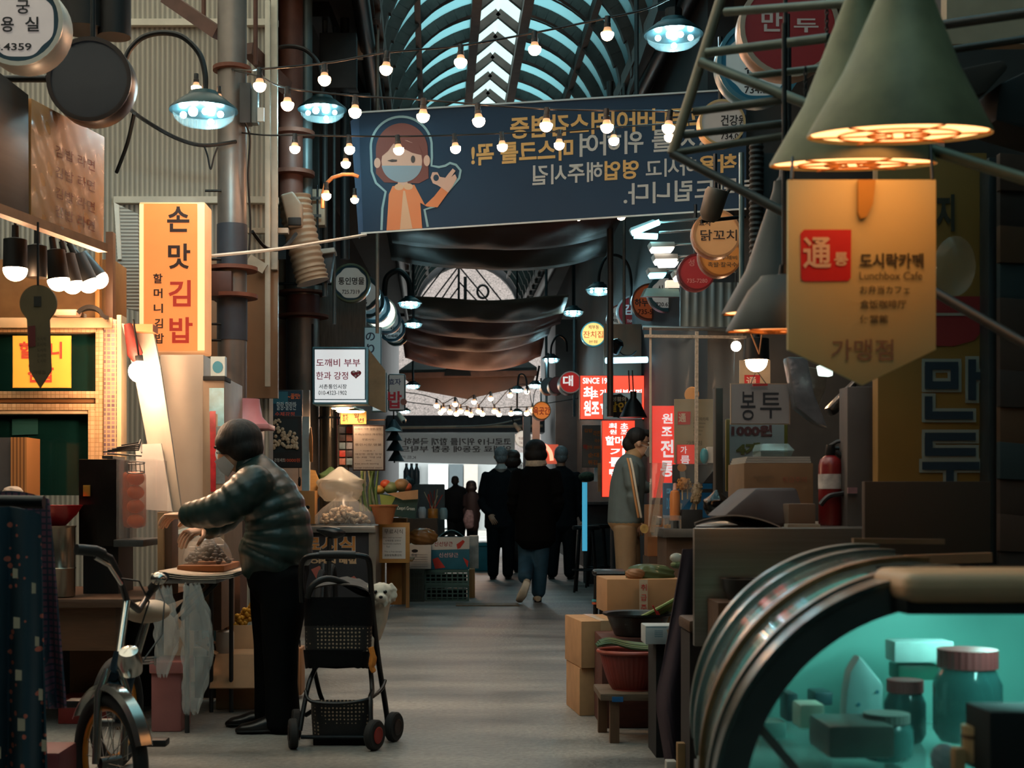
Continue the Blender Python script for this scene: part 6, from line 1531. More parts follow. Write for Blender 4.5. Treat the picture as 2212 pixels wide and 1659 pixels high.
t, q, s = walker('person with a black bob in a long black coat and jeans, mid stride, sole showing', 14.1, (1157, 974), 23,
    [(1156, 1168), (1157, 1120), (1157, 1070), (1158, 1030), (1158, 1003)], [(45, .16), (44, .15), (42, .14), (43, .13), (17, .075)], (1, 0, 0),
    [[(1120, 1022), (1106, 1085, -.05), (1122, 1130, .15)], [(1196, 1022), (1208, 1080, -.05), (1196, 1125, .15)]], [16, 13, 10],
    [[(1138, 1150), (1137, 1205, .05), (1134, 1248, -.28)], [(1168, 1150), (1167, 1215), (1163, 1282)]], [22, 18, 15],
    [((1162, 1300, -.05), (1160, 1300, .2))], M('0a0a0b', .9, 0, .2, 8, .15, spec=.12), JEAN, M('b9a58c', .6, 0, .1), HAIR, back, bob, hands=False)
MB().limb([P(1157, 992, 14.1), P(1158, 1004, 14.1)], [(.10, .098), (.112, .10)], (1, 0, 0), 18).build('scarf', M('d8c8b2', .8, 0, .2, 30, .2), t)
o = MB().limb([P(1139, 1255, 13.78), P(1134, 1270, 13.76), P(1128, 1285, 13.78), P(1121, 1298, 13.84)], [(.036, .03), (.04, .032), (.047, .03), (.036, .02)], (1, 0, 0), 14).build('lifted_shoe', M('b9a58c', .6, 0, .1), t)
MB().limb([P(1139, 1257, 13.74), P(1134, 1270, 13.725), P(1128, 1285, 13.74), P(1121, 1297, 13.80)], [(.033, .008), (.036, .008), (.044, .008), (.034, .008)], (1, 0, 0), 12).build('sole', M('d9cbb4', .6), o)
walker('person with short dark hair in a dark suit far down the alley, seen from behind', 26, (983, 1040), 11.5,
    [(985, 1118), (985, 1095), (985, 1075), (985, 1060), (984, 1050)], [(25, .17), (24, .16), (28, .17), (27, .15), (8, .08)], (1, 0, 0),
    [[(962, 1062), (956, 1095), (962, 1118)], [(1008, 1062), (1012, 1095), (1008, 1120)]], [9, 7, 5.5],
    [[(976, 1112), (975, 1155), (975, 1188)], [(996, 1112), (996, 1155), (996, 1188)]], [12, 9, 7],
    [((975, 1197), (975, 1197, .25)), ((996, 1197), (996, 1197, .25))], SUIT2, SUIT2, LEATH, HAIR, back, hands=False, vox=.018)
t, q, s = walker('person with long dark hair in a brown coat far down the alley', 25, (1018, 1050), 11.5,
    [(1020, 1140), (1020, 1105), (1020, 1080), (1019, 1068), (1018, 1060)], [(15, .12), (15, .12), (16, .12), (15, .11), (6, .07)], (1, 0, 0),
    [[(1007, 1072), (1004, 1100), (1008, 1125)], [(1031, 1072), (1034, 1100), (1032, 1128)]], [7, 5.5, 4.5],
    [[(1015, 1130), (1014, 1165), (1014, 1194)], [(1026, 1130), (1026, 1165), (1026, 1194)]], [8, 6, 5],
    [((1014, 1202), (1014, 1202, .25)), ((1026, 1202), (1026, 1202, .25))], M('2a2022', .7), SUIT2, LEATH, M('1c1210', .5, 0, .3, 60, .3), back, longh, hands=False, vox=.018)
MB().limb([P(1014, 1105, 24.8), P(1012, 1122, 24.8), P(1014, 1138, 24.8)], [(.07, .05), (.1, .06), (.08, .05)], (1, 0, 0)).build('patterned_bag', M('8a7a80', .7, 0, .5, 20), t)
# ---- the man in the track jacket, in profile to the right
Ym = 11.3
GJ = M('5f6a68', .7, 0, .12); KH = M('8f7354', .75, 0, .12)
def shorth(mb, hc, fw, up, s):
    mb.ell(hc - fw * .025 * s + up * .05 * s, (.086 * s, .098 * s, .082 * s), 18, 10); mb.ell(hc - fw * .065 * s - up * .01 * s, (.074 * s, .05 * s, .075 * s), 14, 8); mb.ell(hc + fw * .05 * s + up * .085 * s, (.065 * s, .05 * s, .035 * s), 12, 8)
t, q, s = walker('person in grey track jacket with striped sleeve, glasses and white mask', Ym, (1379, 957), 31,
    [(1352, 1128), (1352, 1090), (1356, 1045), (1362, 1005), (1368, 985)], [(40, .19), (38, .18), (38, .19), (32, .18), (17, .075)], (1, 0, 0),
    [[(1362, 1008, -.19), (1368, 1068, -.22), (1376, 1128, -.12)], [(1372, 1008, .18), (1386, 1050, .18), (1408, 1052, .12)]], [19, 15, 11],
    [[(1350, 1138, -.085), (1352, 1230, -.09), (1346, 1335, -.09)], [(1356, 1138, .085), (1362, 1230, .09), (1360, 1335, .09)]], [26, 22, 19],
    [((1338, 1356, -.09), (1400, 1356, -.1)), ((1350, 1356, .09), (1412, 1356, .09))], GJ, KH, M('3a3028', .6), HAIR, (1, .12, -.08), shorth, 'c49a7e', face=True, mask=True, hs=.98)
st = spline([P(1358, 990, Ym - .235), P(1363, 1010, Ym - .264), P(1369, 1045, Ym - .285), P(1376, 1085, Ym - .27), P(1382, 1118, Ym - .235)], 5)
for o_, c in ((0, 'c98f5a'), (.022, 'd8ccb8')):
    MB().limb([p + Vector((o_ - .01, 0, 0)) for p in st], [(.009, .006)] * len(st), (1, 0, 0), 8).build('sleeve_stripe', M(c, .7, 0, .05), t)
MB().limb([P(1352, 1122, Ym), P(1352, 1131, Ym)], [(.148, .185), (.146, .183)], (1, 0, 0), 24).build('waistband', M('a8845c', .7), t)
MB().limb([P(1366, 990, Ym), P(1371, 979, Ym)], [(.072, .08), (.066, .072)], (1, .12, 0), 20).build('collar', M('a8845c', .7), t)
mp = [(-.052, .072, -.022), (0, .118, -.018), (.052, .072, -.022), (.058, .045, -.085), (0, .09, -.115), (-.058, .045, -.085)]
MB().add([q(*p) for p in mp] + [q(0, .12, -.068)], [(0, 1, 6), (1, 2, 6), (2, 3, 6), (3, 4, 6), (4, 5, 6), (5, 0, 6)]).build('face_mask', M('cfd2d2', .6, 0, .04), t, solid=.002)
mb = MB()
for k in (-1, 1):
    mb.tube([q(.033 * k + .025 * cos(a), .104 - .004 * abs(cos(a)), .004 + .02 * sin(a)) for a in [2 * pi * i / 16 for i in range(16)]], .0028, 6, True)
    mb.tube([q(.056 * k, .098, .012), q(.08 * k, .02, .014), q(.084 * k, -.02, .0)], .0025, 6)
mb.tube([q(-.01, .106, .008), q(.01, .106, .008)], .0025, 6)
mb.build('glasses', BLACK, t)
for k in (-1, 1): MB().tube([q(.05 * k, .075, -.03), q(.08 * k, .0, -.015)], .0015, 5).build('mask_strap', M('cfd2d2', .6), t)

# ---- stroller
Ys = 5.92
V = lambda x, y, d=0: P(x, y, Ys + d)
t = T('pet_stroller', 'black pet stroller with dotted mesh pocket, carrying a small white dog', 'stroller', G(735, Ys))
SB = M('0b0c0e', .8, 0, .2, 14, .3, spec=.15); FR = M('14171a', .35, .4, .1)
MESH = M_pat('dots', '0b0c0e', 'a8927a', 62, .7, w=.12)
MB().tube(spline([V(652, 1300, .02), V(650, 1240, -.02), V(655, 1212, -.05), V(675, 1201, -.06), V(735, 1200, -.06), V(782, 1201, -.06), V(797, 1213, -.05), V(801, 1260, 0), V(806, 1330, .08), V(818, 1430, .2), V(832, 1520, .3), V(838, 1566, .34)], 5), .0125, 10).build('push_bar', FR, t)
MB().tube([V(690, 1199, -.06), V(735, 1198, -.06), V(768, 1199, -.06)], .018, 12).build('foam_grip', BLACK, t)
def tub(x0, x1, y0, y1, d0, d1, taper, nu=36, nv=14, sag=0):
    def fn(u, v):
        a = 2 * pi * u; ca, sa = cos(a), sin(a); k = 1 - taper * v
        e = .35; px = (x0 + x1) / 2 + (x1 - x0) / 2 * k * math.copysign(abs(ca) ** e, ca)
        d = (d0 + d1) / 2 + (d1 - d0) / 2 * k * math.copysign(abs(sa) ** e, sa)
        return V(px, y0 + (y1 - y0) * v + sag * sin(9 * a) * v, d)
    return fn
MB().grid(tub(657, 806, 1290, 1352, 0, .28, .0), 40, 6).build('carrier_body', SB, t, solid=.006)
MB().grid(tub(658, 804, 1350, 1408, .0, .28, .02, sag=1), 40, 8).build('mesh_pocket', MESH, t, solid=.006)
MB().grid(tub(655, 800, 1404, 1442, .0, .28, .06, sag=2.5), 40, 6).build('carrier_base', SB, t, solid=.006)
def hood(u, v):
    a = pi * u; x = 733 - 70 * cos(a); r = sin(a) ** .8
    return V(x + 8 * v, 1292 - 44 * r * (1 - .35 * (1 - v)) - 2 + 5 * sin(14 * a) * .3 * v, .03 + .3 * v * .9 + .02 * sin(6 * a))
MB().grid(hood, 24, 8).build('folded_hood', M('4a4440', .8, 0, .4, 10, .2), t, solid=.006)
MB().tube(spline([V(664, 1292, .0), V(676, 1264, .0), V(705, 1250, .02), V(740, 1258, .05), V(775, 1278, .08), V(800, 1285, .1)], 4), .014, 10).build('hood_rim', BLACK, t)
for pts in ([(683, 1440, .1), (668, 1475, .05), (656, 1530, .0), (648, 1578, -.04)], [(678, 1442, .12), (690, 1495, .2), (700, 1520, .25)], [(800, 1440, .1), (804, 1490, .05), (800, 1510, 0), (802, 1580, -.06)], [(700, 1520, .25), (660, 1545, .3)]):
    MB().tube(spline([V(*p) for p in pts], 4), .0105, 8).build('frame_leg', FR, t)
MB().tube(spline([V(660, 1492, .02), V(672, 1515, -.01), V(735, 1520, -.02), V(790, 1512, -.01), V(815, 1498, .08)], 4), .008, 8).build('cross_tube', FR, t)
MB().tube(spline([V(815, 1498, .1), V(826, 1486, .15), V(832, 1470, .2)], 3), .008, 8).build('side_strut', FR, t)
MB().grid(tub(672, 806, 1512, 1540, .0, .36, .0), 40, 5).build('basket_net', MESH, t, solid=.006)
MB().grid(tub(672, 806, 1538, 1588, .0, .36, .05), 40, 5).build('basket_pocket', MESH, t, solid=.006)
MB().span(V(676, 1592, .02), V(802, 1584, .34)).build('basket_floor', SB, t, bev=.006)
MB().tube([V(650, 1592, .0), V(735, 1592, 0), V(800, 1592, 0)], .009, 8).build('axle', FR, t)
def swheel(x, y, d, yaw, lab=None, hc='241614'):
    c = V(x, y, d); c.z = .064; ax = Vector((cos(yaw), sin(yaw), 0))
    w = MB().lathe([(.038, -.016), (.058, -.018), (.064, -.012), (.064, .012), (.058, .018), (.038, .016)], c, ax, 28).build('wheel', M('151515', .8, 0, .2), t, label=lab)
    MB().lathe([(.036, -.02), (.03, -.022), (.03, .022), (.036, .02)], c, ax, 20).build('wheel_hub', M(hc, .5, .1, .2), w)
swheel(633, 1585, -.06, radians(12)); swheel(640, 1585, .2, radians(12)); swheel(809, 1590, -.09, radians(-28), 'front wheel with a red hub', '8a2a24'); swheel(851, 1570, .12, radians(-25))
MB().tube([V(838, 1566, .34), V(838, 1560, .2), V(852, 1562, .12)], .012, 8).build('wheel_fork', FR, t)
MB().tube(spline([V(801, 1398, .0), V(806, 1420, .0), V(803, 1440, .0), V(809, 1452, .0)], 4), [.012] * 4 + [.016] * 4 + [.012] * 4 + [.006], 8).build('orange_tag', M('c87a2c', .6, 0, .2), t)
# ---- dog
t = T('dog', 'small fluffy white dog peeping out of the right side of the black stroller', 'dog', V(815, 1300, .2))
r_ = random.Random(4); mb = MB(); dc = V(823, 1282, .14)
def dfur(c, r, n):
    for i in range(n):
        z = r_.uniform(-1, 1); a = r_.uniform(0, 2 * pi); q_ = sqrt(1 - z * z); d = Vector((q_ * cos(a), q_ * sin(a), z))
        if d.y < -.55: continue
        p = Vector(c) + Vector((d.x * r[0], d.y * r[1], d.z * r[2])) * .86
        mb.limb([p, p + d * .012 + Vector((0, 0, -.010))], [.010, .004], (1, 0, 0), 6)
mb.ell(dc, (.05, .055, .048), 16, 10); dfur(dc, (.052, .056, .05), 110)
mz = dc + Vector((.004, -.056, -.016)); mb.ell(mz, (.026, .026, .02), 12, 8); dfur(mz + Vector((0, .01, -.008)), (.026, .02, .02), 26)
for s_ in (-1, 1):
    e = dc + Vector((.046 * s_, -.005, .012)); mb.ell(e, (.018, .014, .032), 10, 8); dfur(e, (.018, .014, .034), 26)
mb.limb([dc + Vector((0, .02, -.03)), V(812, 1330, .18), V(790, 1360, .2)], [.042, .055, .08], (1, 0, 0)); dfur(V(814, 1318, .16), (.045, .045, .05), 40)
mb.limb([V(790, 1362, .2), V(740, 1370, .24), V(705, 1372, .25)], [.085, .085, .07], (0, 1, 0))
for x, d in ((795, .1), (795, .3), (710, .16), (710, .32)): mb.limb([V(x, 1380, d), V(x + 2, 1410, d), V(x + 4, 1425, d - .02)], [.028, .02, .02], (1, 0, 0))
mb.limb([V(702, 1366, .25), V(688, 1345, .25)], [.022, .016], (1, 0, 0))
mb.build('body', M('d2c6b6', .9, 0, .12, 30), t, rem=.0045, it=1)
MB().ell(mz + Vector((0, -.026, .006)), (.009, .007, .007), 10, 6).build('nose', BLACK, t)
for s_ in (-1, 1): MB().ell(dc + Vector((.021 * s_, -.051, .010)), (.0085, .007, .0085), 10, 6).build('eye', M('0a0808', .15), t)
# ---------------------------------------------------------------- right side
def bar2(a, b, r, lab, m, name='frame_bar', cat='bar'):
    return MB().bar(P(*a), P(*b), r, n=12).build(name, m, label=lab, cat=cat)
# --- near truss of grey tubes
TUBE = M('6f7468', .5, .35, .2, 12)
TAN = M('8a7a64', .5, .3, .15, 12)
for a, b, r, m, lab in [
        ((1560, -12, 3.7), (1452, 332, 3.7), .014, TAN, 'tan sloping tube forming the outer edge of the near awning frame'),
        ((1452, 332, 3.7), (1700, 462, 3.5), .012, M('3c3c38', .5, .3, .2), 'dark lower tube of the near awning frame, sloping down to the hanging sign'),
        ((1567, 26, 3.6), (1840, 6, 3.3), .011, TUBE, 'topmost cross tube of the near awning frame'),
        ((1527, 114, 3.65), (1790, 82, 3.4), .012, TUBE, 'second cross tube of the near awning frame, over the dark red round sign'),
        ((1514, 134, 3.66), (1742, 224, 3.45), .013, TUBE, 'diagonal brace tube of the near awning frame'),
        ((1619, 165, 3.6), (1780, 146, 3.5), .009, TUBE, 'short cross tube right of the diagonal brace'),
        ((1500, 241, 3.7), (1700, 214, 3.5), .011, M('4c5048', .5, .3, .2), 'cross tube over the grey health shop round sign'),
        ((1478, 292, 3.7), (1700, 266, 3.55), .010, M('3f443f', .5, .3, .2), 'cross tube through the middle of the grey round sign'),
        ((1460, 330, 3.7), (1700, 292, 3.55), .010, M('4c5048', .5, .3, .2), 'lowest cross tube of the near awning frame'),
        ((1995, 318, 3.0), (2230, 392, 2.9), .013, M('59604f', .5, .3, .2), 'greenish tube running right from under the near cone lamp'),
        ((2015, 628, 3.3), (2230, 752, 3.1), .012, M('2c2c2a', .5, .3, .2), 'dark tube crossing in front of the yellow dumpling sign'),
        ((1995, 60, 3.4), (2230, 26, 3.2), .012, M('2a2c2a', .5, .3, .2), 'dark tube behind the top of the near cone lamp'),
        ((2040, 110, 3.6), (2215, 84, 3.5), .010, M('20221f', .5, .3, .2), 'dark lower tube at the top right picture corner')]:
    bar2(a, b, r, lab, m)
for i, (x, y0, y1) in enumerate([(1786, 18, 112), (1740, 150, 232), (1694, 215, 306)]):
    mb = MB()
    for k in range(int((y1 - y0) / 9)): mb.tube([P(x + (3 if k % 2 else 1.2) * cos(a), y0 + 9 * k + 6 * sin(a), 3.45 + (.003 if k % 2 else 0)) for a in [2 * pi * j / 10 for j in range(10)]], .0022, 5, True)
    mb.build('link_chain', BLACKM, label=['dark chain beside the neck of the second cone lamp', 'dark chain beside the diagonal brace', 'dark chain at the ends of the lowest cross tubes'][i], cat='chain')
# --- cone lamps
CONE = M('85805f', .55, .1, .22, 12)
CONED = M('18201e', .5, .1, .25, 12)
WARM = M('ffd9a0', .4, 0, 0, emit=1.25, ec=(1, .5, .2))
COOL = M('fff0e4', .4, 0, 0, emit=1.6, ec=(1, .82, .72)); TEALE = M('d0fff8', .4, 0, 0, emit=2.0, ec=(.6, 1, .95))
def cone_lamp(x, y, hw, Y, lab, m, glow, k=1.75, tilt=-.13, neck=.2):
    c = P(x, y, Y); R_ = hw * Y / F; ax = Vector((0, tilt, 1)).normalized()
    t = T('cone_lamp', lab, 'lamp', c, 'cone lamps along the right side')
    MB().lathe([(R_ * .97, .012), (R_, 0), (R_ * 1.0, .004), (R_ * .62, R_ * .72), (R_ * neck, R_ * k), (R_ * neck * .9, R_ * k * 1.08)], c, ax, 44, cap=False).build('cone_shade', m, t)
    MB().lathe([(R_ * neck * .92, R_ * k * 1.06), (R_ * .1, R_ * k * 1.12), (R_ * .08, R_ * k * 1.3)], c, ax, 16).build('lamp_neck', BLACKM, t)
    MB().lathe([(R_ * .955, .006), (R_ * .6, R_ * .55), (.002, R_ * .6)], c, ax, 40, cap=False).build('lit_reflector', glow, t)
    u, w, a = basis(ax); mb = MB()
    for q in (.34, .66): mb.tube([c + (u * cos(2 * pi * i / 30) + w * sin(2 * pi * i / 30)) * R_ * q for i in range(30)], .0022, 5, True)
    for i in range(6): d = u * cos(pi * i / 3 + .2) + w * sin(pi * i / 3 + .2); mb.tube([c + d * R_ * .12, c + d * R_ * .97], .0022, 5)
    mb.build('wire_guard', M('a8692c', .5, .4, .1), t)
    MB().bar(c + ax * R_ * k * 1.28, c + ax * R_ * k * 1.28 + Vector((0, 0, .6)), .006).build('lamp_cord', BLACK, t)
    return t
cone_lamp(1941, 293, 193, 2.7, 'nearest big green cone lamp, warm lit rim, top right', CONE, WARM, 1.75, -.14, .19)
cone_lamp(1841, 357, 175, 3.05, 'second green cone lamp, lower and behind the nearest one', CONE, WARM, 2.0, -.155, .16)
cone_lamp(1692, 678, 131, 3.95, 'dark cone lamp half behind the hanging lunchbox sign, broadest of its group', CONED, WARM, 2.0, -.06)
cone_lamp(1700, 655, 112, 4.6, 'dark cone lamp with a whitish rim behind the hanging lunchbox sign', CONED, COOL, 1.6, -.05)
cone_lamp(1704, 606, 84, 5.25, 'dark cone lamp with a teal white rim, highest of those behind the hanging sign', CONED, TEALE, 1.6, -.05)
cone_lamp(1692, 716, 122, 3.45, 'dark cone lamp with an orange rim, lowest of those behind the hanging sign', CONED, WARM, .9, -.07, .45)
# --- hanging lunchbox sign
lp = 2.88
t = T('pennant_sign', 'cream pennant sign with a red square and lunchbox cafe lettering, hanging at the right', 'sign', P(1862, 832, lp))
MB().ppr([(1702, 388), (2022, 388), (2022, 755), (1864, 832), (1702, 755)], lp, .01).build('sign_board', M('d9c48a', .6, 0, .04, 3), t, bev=.001)
sq = [(1729 + 8, 496), (1839, 496), (1838, 600), (1832, 607), (1737, 608), (1730, 602), (1729, 504)]
MB().ppoly(sq, lp, .002).build('red_square', M('d9202a', .5, 0, .03), t, sm=0)
mb = MB().text('通', 1735, 512, 1796, 580, lp, bold=.02, off=.004); mb.text('통', 1802, 545, 1832, 574, lp, bold=.03, off=.004); mb.build('seal_lettering', ink('e8c8b0'), t, label='white characters on the red square', sm=0)
mb = MB().text('도시락카페', 1857, 547, 1995, 579, lp, bold=.035, off=.003); mb.text('Lunchbox Cafe', 1857, 587, 1992, 604, lp, bold=.0, off=.003)
mb.text('お弁当カフェ', 1858, 617, 1965, 635, lp, bold=.01, off=.003); mb.text('盒饭咖啡厅', 1858, 648, 1958, 667, lp, bold=.01, off=.003); mb.text('便當館', 1858, 680, 1918, 698, lp, bold=.01, off=.003)
mb.build('lettering', ink('4a4232'), t, sm=0)
MB().text('가맹점', 1796, 733, 1930, 778, lp, bold=.01, off=.003).build('brown_lettering', ink('8a6a54'), t, sm=0)
MB().ppr([(1854, 388), (1892, 388), (1886, 440), (1872, 468), (1860, 472), (1854, 460)], lp - .012, .01).build('hanger_tab', M('c08a34', .5, 0, .1), t)
MB().bar(P(1710, 388, lp), P(1712, 340, 2.95), .003).build('hanging_wire', BLACK, t); MB().bar(P(2014, 388, lp), P(2010, 300, 2.95), .003).build('hanging_wire', BLACK, t)
# --- dumpling sign and dark end wall
t = T('dumpling_sign', 'big yellow panel with dark blue Korean letters for dumplings', 'sign', P(2014, 1060, 4.45))
MB().pbox(1896, 330, 2132, 1062, 4.5, .06).build('sign_panel', M('7d5e26', .6, 0, .12, 3), t, bev=.004)
for w_, o_, c_, n_ in ((30, .004, '7a8078', 'letter_outline'), (17, .009, '0e2230', 'lettering')):
    for ch in ([[(1998, 790), (2070, 790)], [(2006, 790), (2006, 838)], [(2062, 790), (2062, 838)], [(1998, 832), (2070, 832)], [(2100, 776), (2100, 864)], [(2100, 812), (2118, 812)], [(2006, 856), (2006, 904)], [(1998, 897), (2102, 897)]],
               [[(1998, 943), (2108, 943)], [(2006, 943), (2006, 980)], [(1998, 976), (2108, 976)], [(1992, 1006), (2116, 1006)], [(2052, 1006), (2052, 1061)]]):
        mb = MB(); e_ = (w_ - 17) / 2
        for k_, (a_, b_) in enumerate(ch):
            d_ = Vector((b_[0] - a_[0], b_[1] - a_[1])).normalized() * e_
            mb.pline([(a_[0] - d_.x, a_[1] - d_.y), (b_[0] + d_.x, b_[1] + d_.y)], w_, 4.5, o_ + .0003 * k_)
        mb.build(n_, ink(c_), t, sm=0)
MB().text('지', 2022, 420, 2062, 500, 4.5, bold=.04, off=.004).build('upper_lettering', ink('2a2a1e'), t, sm=0)
MB().ppoly([(1896, 640), (2132, 640), (2132, 700), (2105, 735), (2060, 748), (1960, 745), (1896, 725)], 4.5, .003).build('red_field', ink('7a1a1a'), t, sm=0)
MB().ppoly([(1896, 676), (2132, 676), (2132, 682), (1896, 682)], 4.5, .005).build('white_rule', ink('8a8478'), t, sm=0)
box1(2136, 340, 2158, 1225, 4.42, .08, 'steel_post', M('2e3436', .45, .4, .15), 'dark steel post right of the yellow dumpling sign', 'post', .003)
for i in range(13):
    y0 = 330 + 78 * i
    MB().ppr([(2160, y0), (2290, y0 + 12), (2290, y0 + 86), (2160, y0 + 80)], 4.35 + .01 * (i % 2), .03).build('lap_board', M(['3a2a20', '2c2420', '4a3420', '1e3034', '33261e'][i % 5], .75, 0, .25, 5), label='%s lapped board of the dark end wall, %s from the top' % (['brown', 'dark brown', 'tan brown', 'blue grey', 'dull brown'][i % 5], ordn(i)), cat='board', group='lapped boards at the right picture edge', bev=.002)
box1(2045, -30, 2300, 95, 4.2, .05, 'plaster_panel', M('b09a80', .7, 0, .1), 'warm lit beige panel in the top right picture corner', 'panel', 0)
for i, (pts, c, lab) in enumerate([([(2060, 150), (2170, 128), (2180, 145), (2130, 200), (2085, 215)], '2a2018', 'dark folded bundle stored under the top right beige panel'), ([(2160, 180), (2290, 120), (2290, 300), (2150, 260)], '141312', 'black mass of stored bags at the top right picture edge'), ([(2075, 190), (2110, 165), (2120, 175), (2085, 212)], '8a6a3c', 'small tan strip among the stored bundles at the top right')]):
    MB().ppr(pts, 3.9 + .05 * i, .2).build('stored_bundle', M(c, .8, 0, .3), label=lab, cat='bundle', bev=.01)
MB().ell(P(2062, 575, 3.9), (.058, .05, .085), 18, 10).build('clear_bag', M('8a8878', .12, 0, .1, alpha=.16), label='clear plastic bag hanging beside the lunchbox sign edge', cat='bag')
# corrugated hose and dark column left of the hanging sign
mb = MB(); pts = [P(1634, 300 + 6 * i, 5.0) for i in range(54)]
mb.tube(pts, [.022 + (.005 if i % 2 else 0) for i in range(54)], 14).build('corrugated_hose', M('1e1c1a', .6, .1, .2), label='dark corrugated hose hanging behind the grey truss', cat='hose')
box1(1648, 330, 1712, 700, 5.0, .2, 'dark_column', M('15181a', .7, 0, .2), 'blackish column behind the dark cone lamps', 'column', .004)
bar2((1602, 330, 6.2), (1602, 620, 6.2), .012, 'thin bright pipe just left of the corrugated hose', M('8fa0a0', .3, .8, .1), 'conduit_pipe', 'pipe')
t = T('spot_lamp', 'grey spotlight on a bracket in front of the orange skewer sign', 'lamp', P(1545, 480, 7.2))
MB().lathe([(.03, 0), (.055, .03), (.06, .15), (.05, .17)], P(1530, 478, 7.2), (.25, -.3, 1), 18).build('housing', M('5a5248', .5, .2, .15), t); MB().bar(P(1548, 452, 7.25), P(1575, 408, 7.3), .012).build('bracket', M('4a4640', .5, .3), t); MB().bar(P(1515, 478, 7.22), P(1610, 468, 7.25), .01).build('bracket', BLACKM, t)
# --- fluorescent arm lights over the stalls
def arm_light(x0, x1, y, Y, glow, lab, ang=0, ax=1590):
    t = T('strip_lamp', lab, 'lamp', P((x0 + x1) / 2, y + 10, Y), 'strip lamps on thin arms over the right stalls')
    d = (x1 - x0) * ang
    MB().ppr([(x0, y - 10), (x1, y - 10 - d * 0), (x1 + 2, y), (x0 + 4, y + 1)], Y, .16).build('lamp_box', M('a8a8a0', .4, .3, .1), t, bev=.004)
    MB().ppr([(x0 + 4, y + 2), (x1, y + 2), (x1 - 3, y + 8), (x0 + 8, y + 9)], Y + .01, .13).build('lit_tube', glow, t)
    MB().bar(P(x1, y - 4, Y + .06), P(ax, y - 8, Y - .4), .009).build('lamp_arm', M('8a8a84', .35, .7, .1), t)
CY_ = M('aef4ff', .4, 0, 0, emit=3.0, ec=(.25, .8, .9)); WH_ = M('f6efe6', .4, 0, 0, emit=1.6, ec=(1, .9, .82))
t = T('strip_lamp', 'pair of cyan tubes in a V shape, highest of the strip lamps on the right', 'lamp', P(1395, 515, 10.0), 'strip lamps on thin arms over the right stalls')
MB().beam(P(1365, 504, 10), P(1424, 480, 10), .05, .035).build('lit_tube', CY_, t); MB().beam(P(1370, 509, 10.05), P(1420, 511, 10.05), .05, .035).build('lit_tube', CY_, t)
MB().ppr([(1362, 492), (1410, 474), (1424, 478), (1366, 503)], 10.02, .1).build('lamp_box', M('7a8486', .4, .3), t); MB().bar(P(1424, 480, 10), P(1510, 473, 9.6), .01).build('lamp_arm', STEEL, t); MB().bar(P(1425, 502, 10), P(1590, 490, 9.5), .01).build('lamp_arm', STEEL, t)
arm_light(1404, 1457, 532, 10.1, WH_, 'white strip lamp second from the top over the right stalls')
arm_light(1412, 1464, 558, 10.2, WH_, 'white strip lamp third from the top over the right stalls')
arm_light(1420, 1466, 564, 10.6, WH_, 'white strip lamp overlapping the third one from behind')
arm_light(1400, 1440, 588, 11.0, CY_, 'small cyan strip lamp beside the blue rimmed round sign')
arm_light(1455, 1495, 594, 10.0, WH_, 'lowest white strip lamp, in front of the dark red round sign')
t = T('metal_lamp', 'small folded metal lamp shade in front of the blue rimmed round sign', 'shade', P(1430, 640, 11.6))
MB().prism([P(1398, 622, 11.6), P(1466, 624, 11.6), P(1470, 641, 11.6), P(1389, 640, 11.6)], (0, .2, .02)).build('metal_fold', M('8fb0ae', .35, .4, .1), t); MB().pbox(1440, 605, 1482, 618, 11.5, .1).build('lit_edge', M('d8c8a8', .4, 0, 0, emit=.5, ec=(1, .8, .6)), t); MB().bar(P(1470, 632, 11.6), P(1535, 640, 11.5), .014).build('arm', BLACKM, t)
t = T('black_spot', 'black spotlight with a looping cable beside the yellow round sign', 'lamp', P(1330, 765, 13.8)); MB().lathe([(.04, 0), (.062, .02), (.062, .12), (.035, .15)], P(1322, 762, 13.8), (.5, -.4, .8), 16).build('housing', BLACKM, t); MB().tube(spline([P(1335, 755, 13.8), P(1345, 766, 13.8), P(1362, 768, 13.8), P(1375, 758, 13.8)], 4), .008, 6).build('cable', BLACK, t)
bar2((1309, 779, 13.9), (1398, 777, 13.7), .03, 'glowing cyan tube under the row of round signs on the right', M('c8f4ff', .4, 0, 0, emit=1.8, ec=(.35, .8, 1)), 'tube_light', 'lamp')
# metal cladding behind the right signs
MB().pbox(1470, 610, 1600, 712, 10.3, .05).build('metal_cladding', M_pat('ribs', '6a7c80', '3c4a4e', 5, .35, bump=.3, metal=.6), label='bluish ribbed metal cladding above the clear plastic curtain', cat='cladding', sm=0)
MB().pbox(1305, 700, 1392, 812, 14.4, .05).build('steel_hood', M('8a8478', .35, .7, .25, 2), label='pale steel panel above the wide red sign', cat='panel', sm=0)
MB().pbox(1200, 690, 1250, 1110, 22.5, .06).build('dark_shopfront', M('3a3634', .6, .1, .3, 3), label='dark shopfront edge behind the maroon drum sign', cat='panel', sm=0)
for i, x in enumerate((1130, 1150)): MB().pbox(x, 900, x + 16, 1030, 22 + i, .05).build('ribbed_shutter', M_pat('ribs', '8a7a74', '5c504c', 16, .6), label=['pale ribbed shutter strip behind the cream round sign', 'second ribbed shutter strip, closer to the walking man'][i], cat='shutter', sm=0)
t = T('hanging_black_lamp', 'black bell lamp on twin cords in front of the black ink disc sign', 'lamp', P(1370, 905, 12.8))
MB().lathe([(.13, 0), (.12, .02), (.07, .13), (.03, .18), (.03, .24)], P(1368, 902, 12.8), n=20).build('bell_shade', BLACKM, t)
for x in (1360, 1368): MB().bar(P(x, 845, 12.8), P(x - 2, 800, 12.8), .006).build('lamp_cord', BLACK, t)
